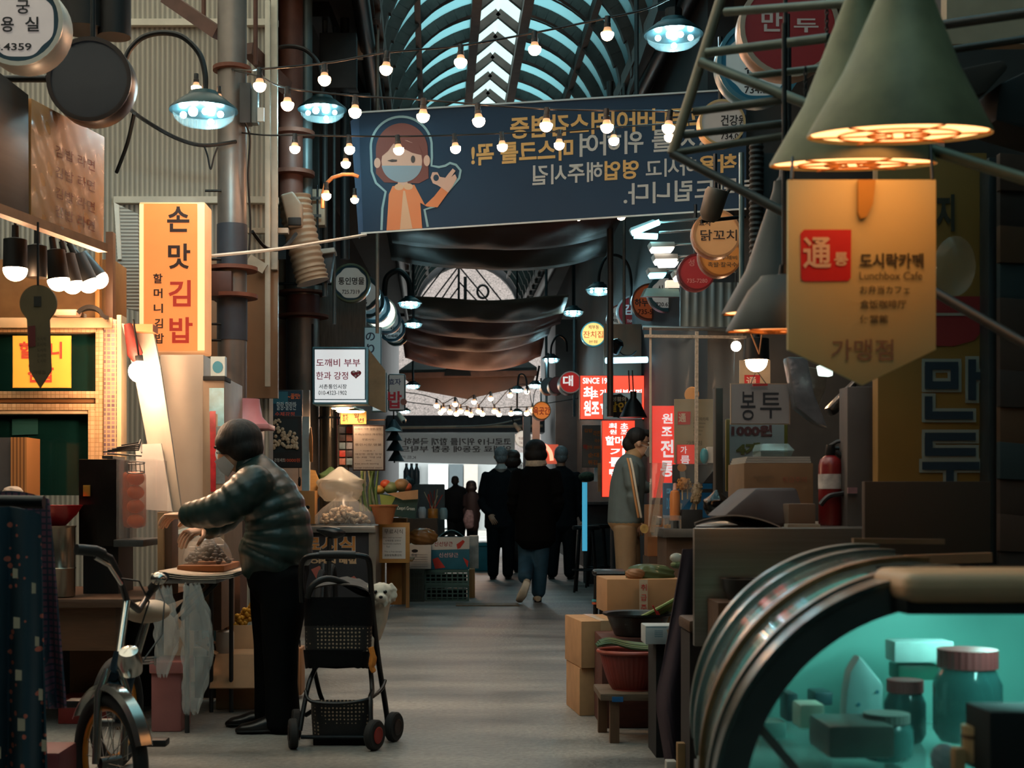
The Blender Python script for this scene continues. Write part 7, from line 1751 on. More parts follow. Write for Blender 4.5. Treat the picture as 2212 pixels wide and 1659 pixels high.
t = T('red_neon_mask', 'dim red glowing shape behind the woman in the long coat', 'light', P(1185, 1000, 21)); MB().tube(spline([P(1150, 985, 21), P(1172, 962, 21), P(1188, 975, 21), P(1192, 995, 21)], 5), .03, 8).build('glow_tube', M('e0503c', .4, 0, 0, emit=1.6, ec=(1, .2, .12)), t); MB().pbox(1178, 960, 1206, 1002, 21.1, .05).build('red_box', M('8a2a22', .5, 0, .2, emit=.2, ec=(1, .2, .1)), t)
for i, (x, y, Y, lab) in enumerate([(867, 903, 21, 'white security camera under the oval rice sign'), (1118, 924, 26, 'white security camera above the cream round sign')]):
    t = T('security_camera', lab, 'camera', P(x, y + 12, Y)); MB().limb([P(x - 6, y - 8, Y), P(x + 5, y + 6, Y - .12)], [.035, .045], (1, 0, 0)).build('camera_body', M('c9b9a4', .4, 0, .05), t); MB().ell(P(x + 6, y + 8, Y - .16), .028, 10, 6).build('lens', BLACK, t); MB().bar(P(x - 8, y - 8, Y), P(x - 12, y - 25, Y + .1), .012).build('bracket', BLACKM, t)
# --- stools and bar in the far right
for i, (x, Y) in enumerate([(1266, 15.6), (1290, 16.4)]):
    t = T('bar_stool', ['black bar stool next to the man hanging his right hand', 'black bar stool closer to the red signs'][i], 'stool', G(x, Y), 'black bar stools at the right')
    MB().lathe([(.15, 0), (.16, .02), (.15, .045)], (X(x, Y), Y, .70), n=22).build('seat', BLACKM, t)
    for a in range(4): MB().bar((X(x, Y) + .17 * cos(a * pi / 2 + .6), Y + .17 * sin(a * pi / 2 + .6), 0), (X(x, Y) + .1 * cos(a * pi / 2 + .6), Y + .1 * sin(a * pi / 2 + .6), .70), .013).build('leg', BLACKM, t)
    MB().tube([(X(x, Y) + .15 * cos(2 * pi * k / 20), Y + .15 * sin(2 * pi * k / 20), .25) for k in range(20)], .01, 6, True).build('foot_ring', BLACKM, t)
t = T('snack_counter', 'dark snack counter with a metal ledge below the tall red sign', 'counter', G(1290, 17)); MB().span((X(1262, 16.9), 16.9, Zp(1090, 16.9)), (X(1318, 16.9), 17.4, Zp(1084, 16.9))).build('ledge', STEEL_D, t); MB().span((X(1266, 17), 17, 0), (X(1318, 17), 17.4, Zp(1090, 17))).build('body', M('2a2c2e', .6, 0, .3, 5), t)
bar2((1263, 1042, 15.3), (1263, 1190, 15.3), .028, 'bright blue plastic pole beside the man hanging his right hand', M('2fa0c8', .4, 0, .1, emit=.25, ec=(.1, .6, .9)), 'blue_pole', 'pole')
box1(1284, 985, 1292, 1040, 15.4, .05, 'paper_roll', M('c9d2d2', .6), 'pale upright roll left of the tall red sign', 'roll', .004)
box1(1292, 1000, 1300, 1062, 15.0, .06, 'tan_board', M('b08a64', .7), 'small tan board left of the tall red sign', 'board', .003)
MB().ell(P(1268, 1030, 16.0), (.10, .1, .06), 12, 8).build('leafy_plant', M('33402c', .8, 0, .6, 40, .5), label='dark leafy plant on the counter left of the tall red sign', cat='plant')
# --- corn dog stall behind the clear curtain
t = T('clear_curtain', 'clear plastic curtain with zip seams around the corn dog stall', 'curtain', P(1500, 1130, 9.3))
MB().grid(lambda u, v: P(1403 + 202 * u, 712 + (420 - 250 * max(0, u - .22)) * v, 9.3 + .03 * sin(9 * u + 4 * v) + .02 * sin(23 * u)), 30, 16).build('plastic_sheet', M('cdd0cc', .12, 0, .1, 3, alpha=.13), t)
MB().grid(lambda u, v: P(1405 + 24 * u - 6 * v, 1000 + 160 * v, 9.25 + .05 * sin(7 * u + 5 * v)), 8, 14).build('loose_flap', M('d6cec0', .15, 0, .1, 5, alpha=.3), t)
MB().bar(P(1388, 708, 9.28), P(1622, 712, 9.28), .014).build('top_rail', STEEL, t)
for a, b in (((1392, 726), (1612, 729)), ((1505, 716), (1504, 1045))): MB().beam(P(*a, 9.26), P(*b, 9.26), .022, .02).build('zip_seam', M('b9a894', .4, 0, .3, 60), t)
MB().beam(P(1405, 708, 9.27), P(1405, 1000, 9.27), .014, .012).build('zip_seam', M('b9a894', .4), t); MB().beam(P(1436, 1000, 9.2), P(1408, 1150, 9.1), .03, .02).build('flap_edge', M('a08a72', .4, 0, .1, alpha=.4), t)
t = bsign(1408, 876, 1460, 1076, 9.9, .06, '9a2a24', 'd8342a', [('원', 1430, 893, 1453, 915, 'd9d0d4', .03), ('조', 1429, 922, 1452, 942, 'd9d0d4', .03), ('전', 1427, 950, 1455, 988, 'd9d0d4', .03), ('통', 1427, 995, 1455, 1030, 'd9d0d4', .03)], 'red vertical sign with white outlined letters inside the clear curtain', .4, 1)
t = T('pennant_board', 'beige pennant board with a red seal inside the clear curtain', 'sign', P(1500, 1000, 9.7))
MB().pbox(1457, 862, 1543, 1000, 9.7, .02).build('board', M('9a8a6c', .6, 0, .06), t); MB().ppoly([(1464, 889), (1492, 889), (1491, 917), (1464, 917)], 9.7, .003).build('red_seal', ink('c03430'), t, sm=0)
MB().text('通', 1466, 893, 1482, 912, 9.7, bold=.02, off=.005).build('seal_lettering', ink('d9c0a8'), t, sm=0)
mb = MB().text('도시락카페', 1498, 901, 1530, 909, 9.7)
for k in range(4): mb.text('lunchbox', 1498, 912 + 8 * k, 1524 - 3 * k, 916 + 8 * k, 9.7)
mb.text('가맹점', 1482, 952, 1516, 962, 9.7); mb.build('lettering', ink('5a5040'), t, sm=0)
t = bsign(1462, 960, 1502, 1003, 9.6, .04, '8a2a24', 'c8382c', [('가', 1470, 964, 1484, 980, 'd9d0d4', .02), ('름', 1470, 984, 1490, 1002, 'd9d0d4', .02)], 'small red sign below the beige pennant board', .25, 1)
MB().lathe([(.05, 0), (.055, .01), (.05, .02)], P(1493, 852, 9.8), (.6, 1, 0), 24).build('orange_disc', M('c8822c', .5, 0, .1), label='orange disc plaque seen edge on inside the clear curtain', cat='plaque')
t = bsign(1453, 1003, 1542, 1044, 9.55, .03, '141414', '1a1a1c', [], 'dark photo board of a corn dog behind the stall counter', .02, 1, name='photo_board', cat='board')
MB().ppoly(circ(1473, 1010, 10, 9), 9.55, .005).build('corn_dog_print', ink('a86a34'), t, sm=0); MB().ppoly([(1468, 1018), (1480, 1018), (1482, 1042), (1470, 1042)], 9.55, .005).build('cup_print', ink('6a6a66'), t, sm=0)
t = T('corn_dog_counter', 'grey counter of the corn dog stall with a brown front', 'counter', G(1500, 9.8)); zk = Zp(1142, 9.5)
MB().span((X(1432, 9.5), 9.5, zk - .06), (X(1640, 9.5), 10.1, zk)).build('counter_top', M('6a6864', .4, .5, .15), t, bev=.004); MB().span((X(1442, 9.55), 9.6, 0), (X(1640, 9.5), 10.05, zk - .06)).build('front', M('5a4636', .6, 0, .2, 4), t)
t = bsign(1432, 1043, 1540, 1120, 9.75, .03, '1f5a7a', '14425a', [('CORN', 1440, 1055, 1450, 1066, '5a9ab8', .02), ('DOG', 1440, 1075, 1452, 1100, '3a7a9a', .02)], 'blue board standing behind the sauce bottle', .12, 2, name='blue_board', cat='board')
t = T('sauce_bottle', 'orange squeeze bottle with a pink nozzle on the corn dog counter', 'bottle', P(1458, 1142, 9.56))
MB().lathe([(.034, 0), (.036, .01), (.036, .17), (.03, .2), (.014, .21)], (X(1458, 9.56), 9.56, zk + .055), n=18).build('bottle', M('d07a34', .35, 0, .05), t); MB().lathe([(.016, 0), (.012, .05), (.005, .09)], (X(1458, 9.56), 9.56, zk + .265), n=12).build('nozzle', M('d9a090', .4), t); MB().lathe([(.045, 0), (.045, .055)], (X(1458, 9.56), 9.56, zk), n=18).build('stand', STEEL_D, t)
def corndog(x, y0, y1, Y, c, lab, b):
    t = T('corn_dog', lab, 'corn dog', P(x, y1 + 20, Y), 'crusted corn dogs on the counter')
    r_ = random.Random(b); mb = MB(); a = P(x, y1, Y); q = P(x + 2, y0, Y); mb.limb([a, a.lerp(q, .3), a.lerp(q, .7), q], [.026, .034, .034, .026], (1, 0, 0), 14)
    for i in range(60):
        f = r_.random(); an = r_.uniform(0, 6.28); p = a.lerp(q, f); mb.ell(p + Vector((.033 * cos(an), .033 * sin(an), 0)), .009, 6, 4)
    mb.build('crust', M(c, .6, 0, .2, 40), t); MB().bar(P(x, y1 + 26, Y), a, .005).build('stick', M('c8a878', .6), t)
corndog(1485, 1026, 1052, 9.58, 'b8843c', 'golden corn dog standing left on the counter', 3); corndog(1474, 1036, 1054, 9.54, 'a86a24', 'nubbly brown corn dog in front of the golden one', 5); corndog(1504, 1046, 1084, 9.56, '9a8464', 'greyish crumbed corn dog on its stick at the right', 7)
MB().pbox(1468, 1056, 1540, 1064, 9.6, .2).build('display_shelf', STEEL_D, label='grey shelf carrying the corn dogs', cat='shelf', bev=.003)
t = T('clear_tub', 'clear tub of golden crumbs on the corn dog counter', 'tub', P(1456, 1142, 9.52)); MB().span((X(1438, 9.52), 9.52, zk), (X(1473, 9.52), 9.66, zk + .09)).build('clear_walls', M('d8d4ce', .1, 0, 0, alpha=.25), t)
MB().prism([(X(1440, 9.53), 9.53, zk + .002), (X(1471, 9.53), 9.53, zk + .002), (X(1471, 9.53), 9.53, zk + .06), (X(1440, 9.53), 9.53, zk + .02)], (0, .12, 0)).build('crumbs', M('b8803c', .8, 0, .4, 80), t)
MB().span((X(1473, 9.5), 9.5, zk), (X(1518, 9.5), 9.62, zk + .13)).build('black_box', M('1c1a18', .6, 0, .2), label='black box at the front of the corn dog counter', cat='box', bev=.004)
for i, (x, y) in enumerate([(1462, 1100), (1496, 1098)]): MB().ppr([(x - 8, y + 10), (x + 8, y + 8), (x + 12, y - 12), (x + 2, y - 16)], 9.56 + .12 * i, .02).build('napkin', M('cfc4b8', .7), label=['folded napkin leaning by the sauce bottle', 'folded napkin behind the black box'][i], cat='napkin')
MB().lathe([(.03, 0), (.034, .06)], P(1428, 1125, 9.45), (-1, 0, .12), 16).build('steel_cup', STEEL, label='steel cup lying on its side at the counter end', cat='cup')
t = carton(X(1399, 10.4), X(1436, 10.4), 10.4, 10.6, .62, Zp(1090, 10.4), 'tan_carton', 'tan carton beside the hand of the man in glasses', M('8a5a34', .8, 0, .1), False); MB().span((X(1402, 10.35), 10.36, 0), (X(1438, 10.35), 10.7, .62)).build('side_table', M('4a3a2e', .6, 0, .2), label='brown side table holding the tan carton at the curtain', cat='table')
MB().ppr(circ(1392, 1142, 9, 10), 10.3, .02).build('round_sticker', M('a8884c', .5, 0, .3, 30), label='round printed sticker under the tan carton', cat='sticker')
t = T('sample_rack', 'rack of small packets under the grey counter shelf', 'rack', P(1500, 1140, 10.0)); MB().pbox(1520, 1064, 1560, 1135, 9.9, .1).build('wire_frame', M('3a3c3c', .5, .4, .2), t)
MB().ell(P(1521, 985, 9.5), (.03, .03, .055), 12, 8).build('teal_bottle', M('1f8a98', .4, 0, .1), label='teal bottle on the stall shelf beside a white roll', cat='bottle')
box1(1528, 965, 1545, 1000, 9.5, .06, 'white_roll', M('c9bdae', .6), 'white paper roll next to the teal bottle', 'roll', .006)
t = shade_bulb(1634, 778, 6.6, 24, 'single bright bulb in a black shade over the paper bag notice', 0, 46, True, False, 1.15)
t = T('bare_bulb', 'bare bulb shining behind the clear curtain of the corn dog stall', 'bulb', P(1590, 752, 9.75)); MB().ell(P(1590, 748, 9.75), .036, 14, 9).build('bulb_globe', GLOW2, t); MB().bar(P(1590, 738, 9.75), P(1590, 722, 9.75), .016).build('socket', BLACK, t); MB().bar(P(1590, 724, 9.75), P(1590, 560, 9.75), .005).build('lamp_cord', BLACK, t)
for s_ in (-1, 1): MB().bar(P(1634 + 12 * s_, 720, 6.5), P(1640, 765, 6.45), .004, n=6).build('orange_string', M('c8743c', .6), label=['orange string tied on the black shade, falling from the inner side', 'orange string tied on the black shade, falling from the outer side'][(s_ + 1) // 2], cat='string')
t = T('small_pennant', 'small beige board with a red seal behind the single bulb', 'sign', P(1632, 835, 7.2)); MB().pbox(1598, 778, 1664, 836, 7.2, .015).build('board', M('b8a48a', .6), t); MB().ppoly([(1608, 810), (1642, 810), (1641, 836), (1608, 836)], 7.2, .003).build('red_seal', ink('c02c30'), t, sm=0); MB().text('通', 1612, 814, 1634, 832, 7.2, bold=.02, off=.005).build('seal_lettering', ink('d9c0b0'), t, sm=0)
# --- notice, post and clutter of the near right stall
t = bsign(1578, 828, 1707, 917, 5.2, .01, 'a8907a', '7d7875', [('봉', 1600, 846, 1632, 908, '1c1e22', .005), ('투', 1642, 848, 1688, 904, '1c1e22', .005)], 'white card with handwritten Korean word for paper bag', .03, 2, name='hand_notice', bev=0, cat='notice')
MB().tube([P(1622, 829, 5.18), P(1634, 800, 5.2), P(1655, 829, 5.18)], .002, 5).build('hanging_wire', BLACK, t); MB().beam(P(1626, 832, 5.17), P(1658, 831, 5.17), .008, .008).build('red_clip', RED, t)
t = bsign(1568, 905, 1702, 1062, 5.6, .02, '6a5a24', '8a8688', [('1000원', 1580, 918, 1668, 942, '5a2a2a', .05), ('4개', 1590, 956, 1642, 984, '5a5020', .06), ('1500', 1578, 996, 1660, 1022, '5a2a2a', .05)], 'grey price board with fat outlined prices behind the handwritten card', .0, 8, name='price_board', cat='board')
box1(1546, 838, 1562, 1066, 5.5, .06, 'stall_post', M('2c241c', .6, 0, .2), 'dark upright post at the left of the price board', 'post', .003)
for i, (pts, c, lab) in enumerate([([(1700, 770), (1745, 772), (1760, 850), (1790, 925), (1765, 915), (1720, 880)], '55565a', 'grey plastic bag hanging behind the handwritten card'), ([(1740, 790), (1790, 800), (1785, 840), (1770, 880), (1750, 850)], '6a5c50', 'tan tinted plastic bag hanging beside the grey one'), ([(1790, 880), (1830, 840), (1860, 810), (1840, 870), (1800, 900)], '141414', 'black bag hanging under the lunchbox sign tip')]):
    MB().ppr(pts, 5.1 + .1 * i, .08).build('plastic_bag', M(c, .3, 0, .3, 14, .4), label=lab, cat='bag', bev=.012)
MB().ppr([(1770, 788), (1800, 795), (1800, 812), (1774, 810)], 4.95, .05).build('small_lamp', M('cfd8cc', .4, 0, 0, emit=.8, ec=(.8, 1, .9)), label='small pale lamp under the lunchbox sign tip', cat='lamp', bev=.006)
box1(1830, 835, 1895, 1150, 4.62, .1, 'grey_pilaster', M('4a4644', .6, .1, .2, 4), 'grey pilaster left of the yellow dumpling sign', 'pilaster', .004)
box1(1832, 1053, 1852, 1066, 4.6, .01, 'wall_sticker', M('7a5a60', .5, 0, .3, 30), 'small red and blue sticker on the grey pilaster', 'sticker', 0)
zt2 = .965
t = T('steel_counter', 'brushed stainless counter in front of the fire extinguisher', 'counter', G(1690, 4.4))
SSB = M_pat('wood', 'a09a92', '7f7a74', 3, .3, (1, 1, 40), metal=.85)
MB().span((X(1500, 4.3), 4.3, .60), (X(1905, 4.3), 4.33, zt2)).build('front_sheet', SSB, t, bev=.003); MB().prism([(X(1500, 4.33), 4.335, zt2 - .03), (1.62, 4.335, zt2 - .03), (1.62, 5.6, zt2 - .03), (X(1510, 5.6), 5.6, zt2 - .03)], (0, 0, .03)).build('worktop', SSB, t, bev=.003); MB().prism([(X(1540, 4.4), 4.4, 0), (1.6, 4.4, 0), (1.6, 5.5, 0), (X(1540, 5.5), 5.5, 0)], (0, 0, .92)).build('base', M('1c1a1a', .7, 0, .2), t)
t = carton(X(1607, 5.0), X(1757, 5.0), 5.0, 5.3, zt2, Zp(1000, 5.0), 'worn_carton', 'worn tan carton with faint printing on the stainless counter', M('6e5236', .8, 0, .12), False)
mb = MB().text('취급주의', 1690, 1030, 1742, 1042, 5.0, off=.003); mb.build('red_lettering', ink('8a4a34'), t, sm=0); mb = MB().text('MADE IN KOREA', 1628, 1028, 1672, 1033, 5.0, off=.003); mb.text('FOOD', 1636, 1036, 1662, 1040, 5.0, off=.003); mb.build('lettering', ink('5a4a34'), t, sm=0)
for i in range(3): MB().span((X(1610 + 2 * i, 5.0), 5.0, Zp(1000, 5.0) + .008 * i), (X(1752 - i, 5.0), 5.28, Zp(1000, 5.0) + .008 * i + .007)).build('paper_sheet', M('8f8c84', .6, 0, .1), label='%s of three grey sheets lying on the worn carton' % ['lowest', 'middle', 'topmost'][i], cat='paper', group='grey sheets on the worn carton')
t = T('takeaway_box', 'clear plastic takeaway box on top of the worn carton', 'box', P(1676, 985, 5.05)); zb = Zp(1000, 5.0) + .024
MB().prism([(X(1644, 5.05), 5.05, zb), (X(1708, 5.05), 5.05, zb), (X(1712, 5.05), 5.03, zb + .022), (X(1640, 5.05), 5.03, zb + .022)], (0, .14, 0)).build('tray', M('7f9494', .15, 0, .1, alpha=.5), t); MB().prism([(X(1638, 5.05), 5.03, zb + .022), (X(1714, 5.05), 5.03, zb + .022), (X(1704, 5.05), 5.06, zb + .048), (X(1648, 5.05), 5.06, zb + .048)], (0, .13, 0)).build('lid', M('8fa6a6', .12, 0, .1, alpha=.4), t)
MB().prism([P(1560, 1116, 4.55), P(1634, 1054, 4.6), P(1722, 1054, 4.6), P(1742, 1122, 4.55), P(1735, 1140, 4.55), P(1640, 1140, 4.55)], (0, .3, 0)).build('covered_machine', M('170f13', .6, 0, .2, 8), label='dark purple covered machine on the stainless counter', cat='cover', bev=.012)
MB().grid(lambda u, v: P(1500 + 200 * u, 1146 - 34 * sin(pi * min(1, .15 + u * .85)) ** .8 * (1 - .3 * v), 4.42 + .2 * v), 24, 6).build('grey_sheet', M('8a8684', .35, 0, .1), label='pale grey plastic sheet heaped at the front corner of the stainless counter', cat='sheet', solid=.004)
t = carton(X(1703, 4.5), X(1762, 4.5), 4.5, 4.62, zt2, Zp(1088, 4.5), 'small_carton', 'small brown carton beside the fire extinguisher', M('5c4a3c', .8, 0, .1), False)
MB().span((X(1700, 4.45), 4.44, zt2), (X(1770, 4.45), 4.49, Zp(1132, 4.45))).build('white_pad', M('8a8478', .6), label='flat off white pad in front of the small brown carton', cat='pad')
t = T('fire_extinguisher', 'red fire extinguisher with a pale label and black head', 'extinguisher', (X(1794, 4.72), 4.72, zt2)); ec = Vector((X(1794, 4.72), 4.72, zt2))
MB().lathe([(.036, 0), (.040, .006), (.040, .205), (.034, .225), (.018, .238)], ec, n=28).build('cylinder', M('6a1416', .35, 0, .08), t); MB().lathe([(.041, 0), (.041, .05)], ec + Vector((0, 0, .125)), n=28, cap=False).build('paper_label', M('a8a4a0', .5, 0, .35, 30), t)
MB().lathe([(.014, 0), (.018, .01), (.014, .04)], ec + Vector((0, 0, .235)), n=14).build('valve', BLACKM, t); MB().tube([ec + Vector((-.012, 0, .265)), ec + Vector((.02, -.01, .285)), ec + Vector((.05, -.015, .288))], .006, 8).build('lever', BLACK, t); MB().tube([ec + Vector((0, 0, .262)), ec + Vector((.03, 0, .262)), ec + Vector((.055, 0, .27))], .006, 8).build('carry_handle', BLACK, t)
MB().tube(spline([ec + Vector((.015, -.02, .25)), ec + Vector((.06, -.03, .2)), ec + Vector((.05, -.05, .12)), ec + Vector((-.02, -.06, .1)), ec + Vector((-.05, -.06, .07))], 5), .009, 8).build('hose', BLACK, t)
MB().ppr([(1868, 1040), (2140, 1040), (2140, 1215), (1868, 1215)], 3.95, .03).build('brown_board', M('2e2218', .8, 0, .15, 3), label='large dark brown board standing behind the display case', cat='board', bev=.002)
MB().lathe([(.05, 0), (.066, .03), (.07, .06), (.075, .065), (.06, .065), (.045, .01)], (X(1607, 4.22), 4.2, Zp(1296, 4.2)), n=26).build('black_basin', M('141818', .4, 0, .1), label='small black basin on the block in front of the stainless sheet', cat='basin')
MB().span((X(1545, 4.15), 4.1, .0), (X(1680, 4.15), 4.28, Zp(1297, 4.2))).build('basin_block', WOOD_D, label='dark block carrying the small black basin', cat='block')
# --- low stall with vegetables
PURP = M('33262e', .9, 0, .15, 8)
def dr(u, v):
    xl = 1474 - 54 * min(1, v * 1.55) + 40 * max(0, v - .72) * 2; xr = 1505
    return P(xl + (xr - xl) * u, 1186 + 480 * v, 5.38 + .05 * sin(8 * u + 3 * v) * v)
MB().grid(dr, 18, 26).build('purple_drape', PURP, label='dark purple cloth hanging at the corner of the right stall', cat='cloth', solid=.006)
MB().span((X(1484, 4.9), 4.86, Zp(1364, 4.9)), (X(1532, 4.9), 5.1, Zp(1338, 4.9))).build('wood_log', WOOD_D, label='dark red brown wooden block at the corner of the right stall', cat='block', bev=.012)
MB().span((X(1490, 4.9), 4.9, 0), (X(1528, 4.9), 5.1, Zp(1362, 5.0))).build('stall_box', M('221a18', .8, 0, .2), label='dark box under the red brown wooden block', cat='box')
t = T('foam_box', 'pale foam box with a printed label between the black basin and the purple cloth', 'box', P(1438, 1392, 5.6)); MB().pbox(1394, 1352, 1468, 1392, 5.62, .14).build('foam_body', M('9fa8aa', .6, 0, .06), t, bev=.004)
mb = MB().ppoly([(1440, 1360), (1462, 1358), (1464, 1380), (1446, 1382)], 5.6, .003); mb.build('tan_print', ink('b08a6a'), t, sm=0); mb = MB()
for k in range(4): mb.ppoly([(1414, 1362 + 4 * k), (1432, 1362 + 4 * k), (1432, 1364 + 4 * k), (1414, 1364 + 4 * k)], 5.6, .003)
mb.ppoly([(1396, 1354), (1440, 1354), (1440, 1356), (1396, 1356)], 5.6, .003); mb.build('label_lines', ink('5a7a84'), t, sm=0)
MB().span((X(1418, 5.65), 5.66, 0), (X(1474, 5.65), 5.9, Zp(1392, 5.6))).build('dark_crate', M('050506', .9, 0, .2), label='black crate under the pale foam box', cat='crate')
# cartons
cz0 = Zp(1546, 6.75)
t = carton(X(1243, 6.75), X(1345, 6.75), 6.75, 7.12, .001, .232, 'lower_carton', 'lower tan carton of the stack standing on the alley floor at the right', CARD, True, rz=.10)
t = carton(X(1243, 6.74), X(1350, 6.74), 6.73, 7.12, .235, .462, 'upper_carton', 'upper tan carton of the stack on the alley floor at the right', CARD, True, rz=.13)
t = carton(X(1306, 7.15), X(1472, 7.15), 7.15, 7.5, .465, Zp(1251, 7.15), 'taped_carton', 'larger tan carton with red printed tape above the stack', M('9f7a56', .85, 0, .1), False, rz=.06)
MB().pbox(1376, 1252, 1394, 1350, 7.12, .004).build('printed_tape', M('b0a08c', .3, 0, .1), t, sm=0); mb = MB()
for k, s_ in enumerate('취급주의'): mb.text(s_, 1379, 1262 + 22 * k, 1392, 1276 + 22 * k, 7.12, bold=.01, off=.002)
mb.build('tape_lettering', ink('b03a34'), t, sm=0)
MB().span((X(1330, 7.2), 7.2, 0), (X(1478, 7.2), 7.5, .464)).build('support_crate', CARD_D, label='brown crate hidden under the taped carton', cat='crate')
bag(1400, 1240, 50, 22, 7.3, '6a7a58', 'olive green translucent bag on the taped carton', .35, seed=41, knot=False); bag(1372, 1240, 20, 12, 7.2, 'b08a6a', 'tan onion bag in front of the olive bag', .3, seed=43, knot=False)
t = T('folding_stool', 'black folding stool behind the taped carton, with a striped leg band', 'stool', G(1310, 7.7)); MB().limb([(X(1285, 7.7), 7.7, Zp(1237, 7.7)), (X(1345, 7.7), 7.7, Zp(1237, 7.7))], [(.11, .02), (.11, .02)], (0, 1, 0), 16).build('seat', BLACKM, t)
for a, b in ((1288, 1280), (1300, 1296), (1345, 1350)): MB().bar((X(a, 7.7), 7.68, Zp(1240, 7.7)), (X(b, 7.7), 7.66, 0), .014).build('leg', BLACKM, t)
for y, c in ((1297, '3a8a94'), (1303, 'b0563a')): MB().lathe([(.019, -.006), (.019, .006)], P(1286, y, 7.67), n=12).build('leg_band', M(c, .5), t)
# bench, basket, basin
t = T('low_bench', 'low rough wooden bench carrying the red plastic basket', 'bench', G(1360, 6.05)); zb = .215
MB().span((X(1296, 6.0), 5.98, zb - .03), (X(1450, 6.0), 6.3, zb)).build('bench_top', M_pat('wood', '6f5c48', '4a3c30', 5, .7, (1, 8, 8), bump=.2), t, bev=.004)
for x, y in ((1302, 6.26), (1328, 5.99), (1440, 6.0), (1440, 6.26)): MB().span((X(x, y) - .02, y, 0), (X(x, y) + .02, y + .035, zb - .03)).build('leg', M_pat('wood', '6a4c34', '4a3424', 5, .7, (8, 8, 1)), t)
MB().span((X(1322, 5.98), 5.975, zb - .034), (X(1346, 5.98), 5.99, zb - .012)).build('blue_clip', M('1f5a8a', .4), t)
t = T('red_basket', 'oval red brown plastic basket on the low bench', 'basket', (X(1368, 6.12), 6.12, zb)); BK_R = M('7a2c24', .45, 0, .12)
def bk(u, v):
    a = 2 * pi * u; k = .62 + .38 * v ** .7; rib = 1 + .012 * (sin(44 * a) > 0)
    return Vector((X(1368, 6.12) + .148 * k * rib * cos(a), 6.13 + .12 * k * rib * sin(a), zb + .002 + .165 * v))
MB().grid(bk, 176, 8).build('ribbed_wall', BK_R, t, solid=.004, sm=30); MB().lathe([(.001, 0), (.09, 0), (.09, .004)], (X(1368, 6.12), 6.13, zb), n=24).build('basket_floor', BK_R, t)
MB().tube([Vector((X(1368, 6.12) + .153 * cos(2 * pi * i / 40), 6.13 + .125 * sin(2 * pi * i / 40), zb + .168)) for i in range(40)], .009, 8, True).build('rim', M('8f3a2c', .4, 0, .1), t)
for i in range(9):
    y = 6.06 + .012 * i; z0 = zb + .185 + .006 * (i % 3)
    MB().tube(spline([(X(1288 + 4 * (i % 3), 6.1), y, z0 + .012), (X(1320, 6.1), y + .02, z0 + .022), (X(1362, 6.1), y + .03 + .004 * i, z0), (X(1402, 6.1), y + .04, z0 - .008)], 4), [.006] * 8 + [.008] * 5, 7).build('scallion', M('4f6a3c' if i % 2 else '3a5636', .5, 0, .2), label='green scallion stalk laid across the red basket', cat='scallion', group='scallions laid across the red basket')
t = T('wood_crate', 'dark red wooden crate behind the basket, under the black basin', 'crate', G(1370, 6.4)); MB().span((X(1300, 6.38), 6.38, .0), (X(1460, 6.38), 6.75, .415)).build('crate_body', M_pat('wood', '5a2c20', '3c1e18', 5, .7, (1, 8, 8), bump=.15), t, bev=.006)
t = T('black_bowl', 'wide black plastic basin with green leeks lying over its rim', 'basin', (X(1378, 6.5), 6.5, .416))
MB().lathe([(.10, 0), (.11, .004), (.145, .09), (.165, .098), (.165, .107), (.145, .102), (.105, .02), (.001, .015)], (X(1378, 6.5), 6.5, .416), n=34, cap=False).build('basin', M('14181a', .35, 0, .1), t)
for i in range(7):
    MB().tube(spline([P(1376 + 6 * i, 1338 + (i % 3) * 4, 6.45 + .02 * i), P(1420 + 4 * i, 1316 + (i % 3) * 4, 6.48 + .02 * i), P(1476 + 3 * i, 1284 + 6 * (i % 4), 6.52 + .02 * i)], 5), [.010] * 6 + [.009] * 5, 8).build('leek', M('8a8a4c' if i % 2 else '6a7a3c', .5, 0, .2), label='yellow green leek in the bundle lying over the black basin', cat='leek', group='leeks lying over the black basin')
for x, y in ((1414, 1318), (1424, 1330)): MB().beam(P(x - 4, y - 10, 6.40), P(x + 6, y + 10, 6.40), .006, .006).build('red_band', RED, label=['red band round the leeks, nearer the basin rim', 'red band round the leeks, farther down'][x > 1420], cat='band')
MB().span((X(1464, 5.0), 5.0, 0), (X(1488, 5.0), 5.04, Zp(1606, 5.0))).build('tan_stake', M('8a6a44', .7, 0, .15), label='short tan stake at the bottom, left of the display case', cat='stake', bev=.003)
MB().span((X(1440, 5.05), 5.05, 0), (X(1462, 5.05), 5.1, Zp(1645, 5.05))).build('white_block', M('a8a49c', .6), label='small white block on the floor at the bottom, left of the tan stake', cat='block', bev=.004)
t = T('herb_bunch', 'small bunch of herbs with clear wrap at the top of the purple cloth', 'herbs', P(1463, 1215, 5.6)); MB().ell(P(1462, 1205, 5.6), (.03, .03, .02), 12, 7).build('clear_wrap', M('c0c0b4', .15, 0, .2, alpha=.5), t); MB().ell(P(1464, 1220, 5.6), (.03, .03, .016), 12, 7).build('leaves', M('56663a', .6, 0, .5, 50, .4), t)
bag(1548, 1088, 30, 30, 5.2, '0b0d0e', 'black knotted plastic bag behind the dark purple covered machine', .0, seed=51, tr=.05)
t = T('meter_box', 'beige meter box with dark conduits beside the flexible duct', 'box', P(690, 486, 11.0)); MB().pbox(668, 408, 702, 486, 11.0, .12).build('case', M('a8937a', .5, .1, .1), t, bev=.006)
for x in (672, 686): MB().bar(P(x, 500, 10.96), P(x, 400, 10.96), .008).build('conduit', BLACKM, t)
for y in (428, 466): MB().beam(P(664, y, 10.95), P(694, y, 10.95), .015, .02).build('clamp', M('3a3430', .5, .3), t)
